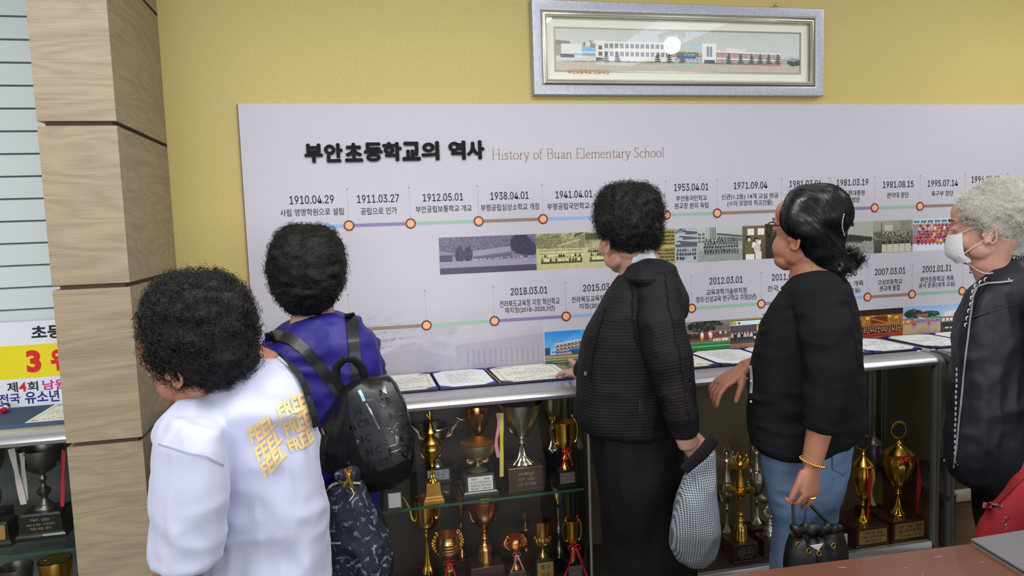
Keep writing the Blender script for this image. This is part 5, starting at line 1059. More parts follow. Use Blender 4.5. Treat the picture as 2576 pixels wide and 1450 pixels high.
def strand_mesh(P, r):
    """P (N,K,3) -> thin three sided hairs"""
    N, K, _ = P.shape; T = np.gradient(P, axis=1); T /= np.linalg.norm(T, axis=2, keepdims=True)+1e-9
    ref = np.array([.31, .52, .79]); U = np.cross(T, ref); U /= np.linalg.norm(U, axis=2, keepdims=True)+1e-9; V = np.cross(T, U)
    rr = np.asarray(r)[None, :, None]; ring = [P+rr*(math.cos(a)*U+math.sin(a)*V) for a in (0, 2.094, 4.189)]
    v = np.stack(ring, 2).reshape(-1, 3); b = (np.arange(N)[:, None]*K+np.arange(K-1)[None])*3; b = b.ravel(); f = []
    for j in range(3): j2 = (j+1) % 3; f.append(np.stack([b+j, b+j2, b+3+j2, b+3+j], 1))
    f = np.concatenate(f); me = bpy.data.meshes.new('strands'); me.vertices.add(len(v)); me.vertices.foreach_set('co', v.ravel())
    me.loops.add(f.size); me.loops.foreach_set('vertex_index', f.ravel().astype(np.int32)); me.polygons.add(len(f)); me.polygons.foreach_set('loop_start', np.arange(0, f.size, 4, dtype=np.int32)); me.update(calc_edges=True); return me
def curls(vol, n, L_, rad, turns, r0, mat_, parent, seed=1, droop=.3, mask=None, name='curls', K=11, jitter=.3):
    g = np.random.default_rng(seed); v = mv(vol.data)+np.array(world_loc(vol)); nn = mn(vol.data); idx = np.arange(len(v))
    if mask is not None: idx = idx[mask(v, nn)]
    idx = g.choice(idx, n); p, q = v[idx], nn[idx]; t = np.linspace(0, 1, K)[None, :, None]
    ax = q+g.normal(size=q.shape)*jitter; ax[:, 2] -= droop; ax /= np.linalg.norm(ax, axis=1, keepdims=True); U = np.cross(ax, g.normal(size=ax.shape)); U /= np.linalg.norm(U, axis=1, keepdims=True); V = np.cross(ax, U)
    ln = L_*g.uniform(.4, 1.3, (n, 1, 1)); rd = rad*g.uniform(.6, 1.3, (n, 1, 1)); ph = g.uniform(0, 6.28, (n, 1, 1)); tn = turns*g.uniform(.6, 1.3, (n, 1, 1))*2*PI*g.choice([-1, 1], (n, 1, 1))
    P = p[:, None]+ax[:, None]*ln*t+(U[:, None]*(np.cos(ph+tn*t)-np.cos(ph))+V[:, None]*(np.sin(ph+tn*t)-np.sin(ph)))*rd-q[:, None]*.003
    me = strand_mesh(P, r0*np.linspace(1, .45, K)); return tag(put_mesh(name, me, mat_, parent), kind='stuff')
def frame_of(yaw, pitch=0.0, roll=0.0):
    """head axes: yaw measured clockwise from +Y seen from above, pitch down positive, roll to the right positive"""
    yaw, pitch, roll = map(math.radians, (yaw, pitch, roll)); f = np.array([math.sin(yaw)*math.cos(pitch), math.cos(yaw)*math.cos(pitch), -math.sin(pitch)])
    r = np.array([math.cos(yaw), -math.sin(yaw), 0]); u = np.cross(r, f); r, u = r*math.cos(roll)-u*math.sin(roll), u*math.cos(roll)+r*math.sin(roll)
    return np.stack([r, f, u], 1)                          # columns right, forward, up
def head(g, c, M, s=1.0, nose=1.0):
    T = lambda p: c+M @ (np.array(p, float)*s); S = lambda r: tuple(np.array(r)*s)
    def el(p, r): g.ell(T(p), S(r), M, 20, 14)
    el((0, -.012, .032), (.074, .092, .084)); el((0, .034, -.012), (.064, .056, .085)); el((0, .034, -.066), (.050, .046, .040)); el((0, .066, -.090), (.024, .020, .018)); el((0, .05, .045), (.058, .042, .045))
    for sx in (-1, 1):
        el((sx*.036, .056, -.034), (.026, .026, .030)); el((sx*.045, .02, -.068), (.02, .034, .026)); el((sx*.031, .080, .006), (.016, .009, .010)); el((sx*.012, .096, -.036), (.009, .010, .007)); g.tube([T((sx*.008, .087, .027)), T((sx*.030, .086, .030)), T((sx*.050, .070, .024))], .007*s, 8)
        P = [T((sx*(.075+.010*math.sin(t*.5)), -.008-.019*math.sin(t-.3), -.018+.033*math.cos(t))) for t in np.linspace(-.35, 3.5, 14)]; g.tube(P, .0045*s, 8)
        el((sx*.073, -.008, -.020), (.006, .016, .027)); el((sx*.076, .002, -.045), (.006, .009, .010)); el((sx*.078, .008, -.024), (.005, .005, .008))
    g.tube([T((0, .086, .022)), T((0, .098, -.008)), T((0, .106*nose+.09*(1-nose), -.026))], np.array([.0075, .009, .0115])*s, 10); el((0, .085, -.056), (.024, .010, .0075)); el((0, .084, -.066), (.020, .011, .0085)); el((0, .078, -.078), (.018, .010, .008))
    return T
def scalp(g, hc, M, s=1.0, back=.030, up=.042, grow=1.0):
    g.ell(hc+M @ (np.array([0, -back, up])*s), tuple(np.array([.083, .096, .086])*s*grow), M, 24, 16)
def face_parts(T, M, s, parent, brow):
    for sx in (-1, 1):
        o = obj('eye', G().ell(T((sx*.031, .0855, .006)), (.0125*s, .0055*s, .0045*s), M, 14, 8), mat('eye_white', (.85, .83, .80), .2), parent); obj('iris', G().ell(T((sx*.031, .0895, .006)), (.005*s, .002*s, .0045*s), M, 12, 8), mat('iris_dark', (.07, .05, .04), .15), o)
        obj('eyebrow', G().tube([T((sx*.016, .0945, .029)), T((sx*.032, .093, .034)), T((sx*.052, .076, .027))], np.array([.0022, .0026, .001])*s, 6, flat=1.4), brow, parent)
    obj('lips', G().ell(T((0, .0945, -.0585)), (.021*s, .0035*s, .0035*s), M, 14, 6).ell(T((0, .093, -.0665)), (.018*s, .004*s, .0045*s), M, 14, 6), mat('lip', (.66, .36, .33), .45), parent)
def hand(g, w_, f, n, t, curl=(.35, .45, .35), s=1.0, spread=.12, thumb=(.5, .6, .3), curls_=None, wr=.027):
    """w_ wrist, f fingers' direction, n direction the palm faces, t towards the thumb side"""
    f = np.array(f, float); f /= np.linalg.norm(f); n = np.array(n, float); n -= f*(n @ f); n /= np.linalg.norm(n); tt = np.cross(f, n); tt = tt if tt @ np.array(t, float) > 0 else -tt; R = []
    for (d_, hw, th) in ((-.02, wr, .020), (0, wr*1.0, .018), (.025, .034, .0165), (.055, .040, .0150), (.082, .040, .0125), (.092, .036, .009)):
        a = np.arange(16)*2*PI/16; R.append(w_+f*d_*s+np.outer(np.cos(a), tt)*hw*s+np.outer(np.sin(a), n)*th*s)
    g.rings(R); g.ell(w_+(f*.035+tt*.022+n*.010)*s, (.017*s, .017*s, .017*s)); fr = []
    for i, (o_, L_) in enumerate(((.029, .070), (.0098, .078), (-.0098, .072), (-.028, .057))):
        cu = curls_[i] if curls_ else curl; b = w_+(f*.084+tt*o_)*s; d_ = f+tt*spread*(1.5-i)*.5; d_ /= np.linalg.norm(d_); P = [b-d_*.02*s, b]; ang = 0
        for q, c_ in zip((.46, .30, .24), cu): ang += c_; P.append(P[-1]+(d_*math.cos(ang)+n*math.sin(ang))*L_*q*s)
        g.tube(P, np.array([.0098, .0094, .0086, .0078, .0066])*s, 10); g.ell(P[-1], (.0066*s,)*3, nu=10, nv=8); fr.append(P)
    b = w_+(f*.018+tt*.024+n*.006)*s; d_ = f*thumb[0]+tt*thumb[1]+n*thumb[2]; d_ /= np.linalg.norm(d_); d2 = d_*.8+f*.45+n*.2; d2 /= np.linalg.norm(d2)
    P = [b, b+d_*.036*s, b+d_*.036*s+d2*.030*s, b+d_*.036*s+d2*.052*s]; g.tube(P, np.array([.0135, .0115, .0100, .0078])*s, 10); g.ell(P[-1], (.0078*s,)*3, nu=10, nv=8); return fr, P
M_skin = mat('skin', (.78, .61, .53), .52, spec=.4, sss=.12, var=(35, .05), bump=(450, .12, .0006)); M_skin_tan = mat('skin_tan', (.66, .45, .36), .52, spec=.4, sss=.1, var=(35, .06), bump=(450, .12, .0006)); M_skin_pink = mat('skin_pink', (.78, .585, .515), .5, spec=.4, sss=.12, var=(40, .08), bump=(450, .15, .0006))
M_hair = mat('hair_black', (.075, .072, .078), .42, spec=.5); M_hairv = mat('hair_mass_black', (.045, .042, .046), .6, spec=.3, bump=(160, .6, .004)); M_hairs = mat('hair_smooth_black', (.055, .06, .072), .30, spec=.55)
M_grey = mat('hair_grey', (.88, .87, .83), .42); M_greyv = mat('hair_mass_grey', (.70, .68, .64), .6, bump=(140, .7, .004)); M_shoe = mat('shoe_black', (.08, .08, .09), .5)
def legs_to_floor(hips, g, gcore, ankle_shift=(0, 0), r0=.082, r1=.052):
    """hips: (centre point, half distance between legs vector) ; legs from there down to the floor"""
    c, hv = hips; feet = []
    for s in (-1, 1):
        top = c+hv*s; foot = np.array([top[0]+ankle_shift[0], top[1]+ankle_shift[1], .07]); kn = (top+foot)/2+[0, -.01, .02]
        g.tube([top+[0, 0, .05], top, kn, foot+[0, 0, .02]], [r0*.9, r0, (r0+r1)/2, r1], 16); gcore.tube([top+[0, 0, .05], top, kn, foot-[0, 0, .03]], [r0*.75, r0*.8, r0*.58, .034], 12); feet.append(foot)
    return feet
def shoes(feet, yaw, parent):
    M = frame_of(yaw)
    for ft in feet:
        g = G(); c = np.array([ft[0], ft[1], 0])
        R = []
        for (d_, hw, h) in ((-.085, .02, .05), (-.075, .032, .06), (-.03, .036, .072), (.03, .040, .055), (.09, .044, .038), (.13, .036, .030), (.15, .015, .02)):
            a = np.arange(14)*2*PI/14; zz = .002+h*(.5+.5*np.sin(a)); R.append(c+np.outer(np.cos(a)*hw, M[:, 0])+M[:, 1]*d_+np.outer(zz, [0, 0, 1]))
        g.rings(R); obj('shoe', g, M_shoe, parent)
def person(body_g, voxel, base, label, skin):
    me = fuse(body_g, voxel, 3, .5); o = put_mesh('person', me, skin, None, base=base); tag(o, label, 'person'); return o

# ================================================================ WOMAN IN THE WHITE T-SHIRT (front left)
M_ts = mat('tshirt_white', (.74, .75, .85), .75, spec=.2, sheen=.2, bump=(1100, .1, .0004)); M_fl = mat('shirt_print', (.92, .77, .50), .6)
M_jean = mat('denim', (.36, .45, .58), .8, var=(14, .12), bump=(1200, .2, .0005)); M_strap = mat('strap_black', (.07, .07, .08), .6, bump=(700, .3, .0008))
def woman_white():
    yd = -1.10; core = G(); hc = W(494, 884, yd); Mh = frame_of(-54, 30, -6); T = head(core, hc, Mh, 1.06)
    torso = [(600, 925, 690, 898, .11), (530, 978, 735, 925, .20), (476, 1030, 762, 965, .26), (452, 1090, 780, 1030, .27), (455, 1160, 795, 1110, .27), (472, 1240, 808, 1200, .27), (490, 1325, 820, 1300, .27), (500, 1405, 828, 1390, .28), (505, 1485, 833, 1475, .29), (505, 1600, 838, 1600, .30)]
    core.rings(sil(torso[1:], yd, k=.80)); nk = W(640, 935, yd); core.tube([hc+Mh @ np.array([0, -.03, -.01]), W(575, 905, yd), nk, W(650, 985, yd)], [.054, .052, .056, .07], 16)
    sh = W(492, 1100, -1.20); el = W(458, 1400, -1.23); core.tube([sh, W(474, 1230, -1.23), el, W(430, 1480, -1.20), W(400, 1560, -1.08)], [.045, .042, .042, .038, .028], 14); hand(core, W(400, 1560, -1.08), (-.3, .8, -.3), (0, 0, -1), (1, .3, 0))
    shr = W(705, 1020, -.99); core.tube([shr, shr+[.0, .09, -.16], shr+[-.08, .20, -.26]], [.042, .038, .030], 12); hand(core, shr+[-.08, .20, -.26], (-.3, .9, 0), (0, 0, -1), (-1, 0, 0))
    g = G(); g.rings(sil(torso, yd, e=2.4))
    slv = [(436, 1052, 560, 1075, .13), (398, 1105, 570, 1120, .16), (384, 1180, 572, 1190, .165), (380, 1240, 568, 1245, .165), (373, 1320, 560, 1310, .17), (368, 1394, 549, 1380, .17), (372, 1412, 544, 1398, .165)]
    g.rings(sil(slv, -1.23)); g.ell(W(505, 1085, -1.16), (.075, .08, .06)); g.tube([shr-[.02, 0, .0], shr+[.0, .06, -.10], shr+[-.01, .11, -.20]], [.06, .062, .062], 14)
    hips = W(668, 1560, yd); pants = G(); pants.rings(sil([(520, 1530, 820, 1530, .26), (515, 1600, 830, 1600, .27), (525, 1700, 825, 1700, .27), (540, 1760, 810, 1760, .2)], yd)); hv = np.array([.075, .02, 0]); feet = legs_to_floor((W(668, 1740, yd), hv), pants, core)
    base = np.array([hips[0], hips[1], 0]); p = person(core, .0042, base, 'person in a white t-shirt with a faded yellow slogan, head bent towards the left', M_skin_tan)
    face_parts(T, Mh, 1.0, p, M_hair)
    fd = folds([((16, 16, 5), .005, 0), ((7, 7, 16), .006, 1), ((34, 34, 14), .003, 1)], 3)
    me = fuse(g, .0065, 8, .5); shirt = put_mesh('tshirt', me, M_ts, p, disp=fd)
    put_mesh('trousers', fuse(pants, .010, 3), M_jean, p, disp=folds([((10, 10, 16), .004, 0)], 5)); shoes(feet, -40, p)
    # ribbed neck band
    b = world_bvh(shirt); band(b, [(556, 972), (585, 958), (615, 944), (645, 925), (662, 905), (664, 893)], 15, 'neck_band', M_ts, shirt, .003, .004)
    band(b, [(398, 1118), (430, 1127), (470, 1140), (520, 1150), (562, 1172)], 3, 'sleeve_seam', mat('seam_grey', (.60, .60, .70), .8), shirt, .0008, .0012)
    band(b, [(700, 893), (722, 915), (742, 940), (758, 968), (770, 1000), (781, 1040), (790, 1075)], 15, 'bag_strap', M_strap, p, .006, .003, fallback=yd-.02)
    # slogan, three wavy lines printed on the back
    def slogan(body, x0, y0, x1, y1, hpx, ph):
        cu = bpy.data.curves.new('t', 'FONT'); cu.body = body; cu.offset = .04; cu.resolution_u = 2; o = bpy.data.objects.new('t', cu); link(o); dg = bpy.context.evaluated_depsgraph_get(); dg.update(); me = bpy.data.meshes.new_from_object(o.evaluated_get(dg)); bpy.data.objects.remove(o)
        import bmesh as _b; bm = _b.new(); bm.from_mesh(me); _b.ops.triangulate(bm, faces=bm.faces[:])
        for _ in range(2): _b.ops.subdivide_edges(bm, edges=[e for e in bm.edges if e.calc_length() > .08], cuts=1)
        _b.ops.triangulate(bm, faces=bm.faces[:]); v = np.array([tuple(q.co) for q in bm.verts]); f = [tuple(q.index for q in fc.verts) for fc in bm.faces]; bm.free(); lo, hi = v.min(0), v.max(0); q = (v[:, :2]-lo[:2])/(hi[:2]-lo[:2]); out = []
        for a, c_ in q:
            x = x0+(x1-x0)*a+(c_-.5)*-12; y = y0+(y1-y0)*a-hpx*(c_-.5)*(1+.12*math.sin(a*9))+6*math.sin(a*8+ph); out.append(hit(b, x, y, .0022, yd-.12))
        obj('slogan', (np.array(out), f), M_fl, shirt, smooth=False)
    slogan('FEEL FREE', 628, 1098, 766, 1000, 36, 0); slogan('FEEL FREE', 645, 1142, 778, 1040, 36, .5); slogan('FEEL FREE', 660, 1180, 784, 1085, 32, 1)
    hv_ = G(); hv_.rings(sil([(455, 687, 530, 685, .10), (410, 706, 580, 700, .18), (372, 740, 615, 730, .23), (352, 790, 636, 780, .25), (352, 840, 645, 835, .26), (362, 885, 646, 885, .25), (388, 925, 636, 925, .21), (425, 950, 600, 948, .16), (470, 960, 560, 958, .1)], yd, dy=-.005)); scalp(hv_, hc, Mh, 1.0)
    hair = put_mesh('hair', fuse(hv_, .007, 4), M_hairv, p, disp=folds([((38, 38, 38), .008, 0), ((80, 80, 80), .004, 0)], 1)); curls(hair, 4200, .016, .0065, 1.3, .00065, M_hair, hair, 3)
    return p
P1 = woman_white()

# ================================================================ WOMAN IN BLUE WITH THE BACKPACK
M_bluesh = mat('blue_nylon', (.15, .125, .47), .5, spec=.35, bump=(40, .12, .003)); M_leather = mat('black_leather', (.105, .11, .12), .40, bump=(420, .5, .0012), coat=.1); M_lsm = mat('black_leather_smooth', (.06, .062, .07), .33, bump=(60, .2, .002)); M_dkt = mat('trousers_dark', (.085, .085, .10), .8, bump=(60, .1, .003))
M_gun = mat('gunmetal', (.62, .62, .62), .25, metal=1); M_emb = mat('embossed_gloss', (.040, .042, .05), .22, coat=.6)
def woman_blue():
    yd = -.60; core = G(); hc = W(768, 690, yd); Mh = frame_of(10, 6, 0); T = head(core, hc, Mh, 1.0)
    torso = [(738, 802, 852, 778, .13), (700, 830, 905, 800, .20), (662, 868, 938, 842, .245), (640, 910, 955, 890, .255), (628, 960, 960, 940, .26), (632, 1010, 958, 995, .26), (650, 1070, 950, 1060, .26), (665, 1140, 945, 1130, .26), (670, 1210, 945, 1200, .26), (668, 1280, 948, 1275, .27)]
    core.rings(sil(torso[1:], yd, k=.8)); core.tube([hc+Mh @ np.array([0, -.03, -.02]), W(785, 780, yd), W(792, 840, yd)], [.056, .055, .07], 16)
    g = G(); g.rings(sil(torso, yd, e=2.5))
    for (px, py, s) in ((672, 900, -1), (925, 862, 1)):
        a = W(px, py, yd); P = [a-[s*.02, 0, 0], a+[s*.0, .05, -.15], a+[-s*.02, .10, -.22]]; core.tube(P+[P[-1]+[-s*.02, .01, .0]], [.042, .038, .03, .026], 12); g.tube([a+[-s*.03, 0, -.01]]+[P[1], P[2]-[0, .02, 0]], [.064, .055, .042], 14)
        hand(core, P[-1]+[-s*.01, 0, .0], (-s*.9, .12, .1), (0, .2, -1), (0, 1, 0), curl=(.1, .1, .1), s=.8)
    pants = G(); pants.rings(sil([(690, 1240, 930, 1240, .24), (675, 1320, 975, 1320, .25), (672, 1400, 990, 1400, .25), (680, 1460, 985, 1460, .22)], yd)); c = W(832, 1440, yd); feet = legs_to_floor((c, np.array([.085, 0, 0])), pants, core)
    p = person(core, .0046, np.array([c[0], c[1], 0]), 'person in a royal blue jacket carrying a black backpack, seen from behind', M_skin); face_parts(T, Mh, 1.0, p, M_hair)
    shirt = put_mesh('blue_jacket', fuse(g, .007, 6), M_bluesh, p, disp=folds([((14, 14, 8), .007, 0), ((8, 8, 26), .006, 1), ((34, 34, 34), .002, 0)], 8)); put_mesh('trousers', fuse(pants, .010, 3), M_dkt, p, disp=folds([((10, 10, 16), .004, 0)], 5)); shoes(feet, 0, p)
    b = world_bvh(shirt); band(b, [(738, 812), (762, 800), (790, 790), (820, 784), (846, 772)], 22, 'collar', M_bluesh, shirt, .003, .004)
    hv_ = G(); hv_.rings(sil([(740, 568, 805, 566, .08), (705, 582, 838, 580, .16), (686, 606, 856, 604, .21), (674, 645, 868, 643, .235), (672, 690, 869, 690, .24), (680, 722, 862, 722, .22), (697, 752, 846, 750, .19), (718, 776, 832, 772, .15), (742, 790, 812, 786, .1)], yd, dy=-.012)); scalp(hv_, hc, Mh, 1.0)
    hair = put_mesh('hair', fuse(hv_, .007, 4), M_hairv, p, disp=folds([((34, 34, 60), .006, 0), ((70, 70, 110), .004, 0)], 2)); curls(hair, 3800, .010, .0060, .7, .0006, M_hair, hair, 5, droop=.1, jitter=.9)
    e_ = G(); c = W(851, 752, yd-.02); e_.ell(c, (.004, .004, .007)).tube([c+[0, 0, .016], c+[0, 0, .006]], .0012, 6); obj('earring', e_, M_gold, p)
    # backpack
    yb = -.815; bk = thing('backpack', W(935, 1230, yb), 'black leather backpack with embossed letters worn by the woman in blue', 'backpack')
    g = G(); g.rings(sil([(885, 952, 978, 946, .05), (862, 975, 998, 966, .10), (846, 1020, 1016, 1005, .13), (830, 1075, 1034, 1060, .145), (824, 1125, 1045, 1115, .15), (832, 1170, 1042, 1158, .145), (858, 1208, 1030, 1192, .12), (895, 1236, 1000, 1218, .07)], yb, e=2.8)); g.rings(sil([(842, 1010, 900, 1005, .08), (806, 1060, 890, 1055, .13), (797, 1110, 885, 1110, .14), (806, 1165, 890, 1170, .13), (850, 1205, 900, 1212, .08)], yb+.04))
    body = put_mesh('bag_body', fuse(g, .005, 5), M_lsm, bk, disp=folds([((18, 18, 18), .003, 0), ((40, 40, 14), .0015, 0)], 4)); bb = world_bvh(body)
    # raised front panel: a patch following the body
    ol = [(874, 985), (905, 965), (950, 952), (985, 962), (1010, 1010), (1030, 1060), (1044, 1110), (1036, 1150), (1000, 1172), (955, 1190), (925, 1186), (905, 1150), (890, 1100), (876, 1040)]
    cx, cy = 960, 1075; g = G(); R = []
    for k in (1.0, .97, .75, .5, .25, .02):
        ring = []
        for i in range(len(ol)):
            for t in (0, .5):
                x = ol[i][0]*(1-t)+ol[(i+1) % len(ol)][0]*t; y = ol[i][1]*(1-t)+ol[(i+1) % len(ol)][1]*t; ring.append(hit(bb, cx+(x-cx)*k*.965, cy+(y-cy)*k*.975, .0005 if k == 1 else .006, yb))
        R.append(ring)
    panel = obj('front_panel', G().rings(R), M_leather, bk, angle=60); pb = world_bvh(panel)
    def emb(body_, x, y, wpx, hpx, ang):
        cu = bpy.data.curves.new('t', 'FONT'); cu.body = body_; cu.resolution_u = 1; cu.offset = .01; o = bpy.data.objects.new('t', cu); link(o); dg = bpy.context.evaluated_depsgraph_get(); dg.update(); me = bpy.data.meshes.new_from_object(o.evaluated_get(dg)); bpy.data.objects.remove(o)
        v = mv(me); f = [tuple(q.vertices) for q in me.polygons]; lo, hi = v.min(0), v.max(0); q = (v[:, :2]-lo[:2])/(hi[:2]-lo[:2])-.5; out = []
        for a, c_ in q:
            dx, dy_ = a*wpx, -c_*hpx; X_, Y_ = x+dx*math.cos(ang)-dy_*math.sin(ang), y+dx*math.sin(ang)+dy_*math.cos(ang); out.append(hit(pb, X_, Y_, .0009, yb-.08))
        obj('embossed_letters', (np.array(out), f), M_emb, panel, smooth=False)
    for i, (tx, x, y) in enumerate([('M', 962, 985), ('CR', 968, 1012), ('MC', 1000, 1045), ('MCR', 905, 1068), ('RCM', 1000, 1075), ('MC', 915, 1105), ('MC', 1015, 1102), ('MC', 940, 1135), ('MCR', 1008, 1132), ('MCR', 958, 1165), ('M', 1022, 1150), ('M', 900, 1035)]): emb(tx, x, y, 20*len(tx), 21, -.25)
    band(pb, [(921, 1015), (930, 1030), (938, 1045), (946, 1062), (955, 1080)], 4, 'zip', M_gun, bk, .001, .0015); band(pb, [(904, 983), (912, 998), (917, 1010)], 8, 'zip_pull', mat('pale_blue_pull', (.55, .75, .85), .3), bk, .002, .002); band(pb, [(975, 1090), (995, 1135)], 16, 'tab', M_lsm, bk, .001, .003)
    for (x, y) in ((988, 1120), (991, 1135)): band(pb, [(x-8, y+3), (x+9, y-3)], 3, 'buckle', M_gun, bk, .004, .0015)
    band(bb, [(877, 1160), (884, 1178), (893, 1192)], 7, 'zip_pull', M_gun, bk, .002, .002); band(bb, [(812, 1078), (818, 1094)], 5, 'zip_pull', M_rgold, bk, .003, .002)
    # handle loop and straps
    P = [W(x, y, yb+dy_) for x, y, dy_ in ((862, 985, .02), (845, 955, .01), (846, 925, 0), (865, 905, -.01), (890, 905, -.01), (910, 925, 0), (918, 950, .01), (915, 972, .03))]; obj('grab_handle', G().tube(P, .011, 8, flat=.25, up=(0, -1, .2)), M_leather, bk)
    band(b, [(668, 852), (700, 846), (735, 856), (762, 876), (790, 905), (815, 935), (842, 972), (862, 1000)], 27, 'shoulder_strap', M_leather, bk, .004, .005, fallback=-.74); band(b, [(878, 790), (884, 810), (888, 850), (892, 890), (896, 930), (902, 970)], 27, 'shoulder_strap', M_leather, bk, .004, .005, fallback=-.74)
    # cloth pouch
    M_pais = mat('bandana_navy', (.10, .12, .17), .7); nt = M_pais.node_tree; N, L_ = nt.nodes.new, nt.links.new; tc = N('ShaderNodeTexCoord'); vo = N('ShaderNodeTexNoise'); vo.inputs['Scale'].default_value = 42; vo.inputs['Detail'].default_value = 4; vo.inputs['Distortion'].default_value = 1.5; L_(tc.outputs['Object'], vo.inputs[0]); cr = N('ShaderNodeValToRGB'); cr.color_ramp.elements[0].position = .56; cr.color_ramp.elements[1].position = .66; cr.color_ramp.elements[0].color = (.010, .013, .026, 1); cr.color_ramp.elements[1].color = (.20, .24, .32, 1); L_(vo.outputs[0], cr.inputs[0]); L_(cr.outputs[0], nt.nodes['Principled BSDF'].inputs['Base Color'])
    yp = -.88; pc = thing('drawstring_pouch', W(890, 1480, yp), 'dark navy patterned drawstring pouch hanging below the black backpack', 'bag'); g = G(); g.rings(sil([(862, 1208, 890, 1206, .03), (836, 1228, 915, 1222, .08), (818, 1262, 925, 1255, .11), (810, 1310, 945, 1300, .13), (812, 1360, 972, 1350, .14), (818, 1410, 985, 1400, .14), (828, 1460, 975, 1450, .13), (850, 1510, 940, 1505, .08)], yp)); g.ell(W(876, 1196, yp), (.03, .025, .018))
    pb2 = put_mesh('pouch', fuse(g, .006, 3), M_pais, pc, disp=folds([((22, 22, 9), .008, 1), ((30, 30, 30), .003, 0)], 9)); q = world_bvh(pb2); band(q, [(818, 1240), (838, 1222), (860, 1214), (885, 1214), (905, 1218)], 6, 'cord', mat('cord_cream', (.70, .66, .52), .6), pc, .003, .003, fallback=yp-.05); band(q, [(815, 1366), (838, 1366), (858, 1367)], 5, 'cord', MATS['cord_cream'], pc, .002, .002)
    c = W(878, 1205, yp-.055); obj('clasp', G().tube([c+[-.008, 0, .025], c+[0, 0, 0], c+[.006, 0, -.02]], .0045, 8).tube([c+[.010, 0, .025], c+[0, 0, 0], c+[-.012, 0, -.018]], .0035, 8), M_gold, pc); band(q, [(880, 1225), (890, 1245), (880, 1262)], 3, 'cord', MATS['cord_cream'], pc, .003, .002, fallback=yp-.05)
    return p
P2 = woman_blue()

# ================================================================ WOMAN IN THE BLACK MESH HOODIE
def knit_mat():
    if 'mesh_knit_black' in MATS: return MATS['mesh_knit_black']
    m_ = mat('mesh_knit_black', (.070, .073, .085), .75, spec=.25); nt = m_.node_tree; N, L_ = nt.nodes.new, nt.links.new; b = nt.nodes['Principled BSDF']
    at_ = N('ShaderNodeAttribute'); at_.attribute_name = 'knit'; sx = N('ShaderNodeSeparateXYZ'); L_(at_.outputs['Vector'], sx.inputs[0])   # x along, y around, z open zone
    def M2(op, a, b_=None, c_=None):
        n = N('ShaderNodeMath'); n.operation = op
        for i, q in enumerate((a, b_, c_)):
            if q is None: continue
            if isinstance(q, (int, float)): n.inputs[i].default_value = q
            else: L_(q, n.inputs[i])
        return n.outputs[0]
    rows = M2('MULTIPLY', sx.outputs[0], 2*PI/.0085); cols = M2('MULTIPLY', sx.outputs[1], 2*PI/.0085)
    r_ = M2('SINE', rows); fl = M2('MULTIPLY', M2('FLOOR', M2('DIVIDE', rows, 2*PI)), PI); c_ = M2('SINE', M2('ADD', cols, fl))
    rib = M2('MULTIPLY', r_, .4); bp = N('ShaderNodeBump'); bp.inputs['Strength'].default_value = .9; bp.inputs['Distance'].default_value = .0010; L_(M2('ADD', rib, M2('MULTIPLY', c_, .25)), bp.inputs['Height']); L_(bp.outputs[0], b.inputs['Normal'])
    hole = M2('GREATER_THAN', M2('MULTIPLY', M2('MAXIMUM', r_, 0.0), M2('MAXIMUM', c_, 0.0)), .20); hole = M2('MULTIPLY', hole, M2('GREATER_THAN', sx.outputs[2], .5))
    tr = N('ShaderNodeBsdfTransparent'); mx = N('ShaderNodeMixShader'); L_(hole, mx.inputs[0]); L_(b.outputs[0], mx.inputs[1]); L_(tr.outputs[0], mx.inputs[2]); L_(mx.outputs[0], nt.nodes['Material Output'].inputs['Surface']); return m_
M_blackt = mat('trousers_black', (.050, .050, .058), .8, spec=.25, bump=(70, .15, .003))
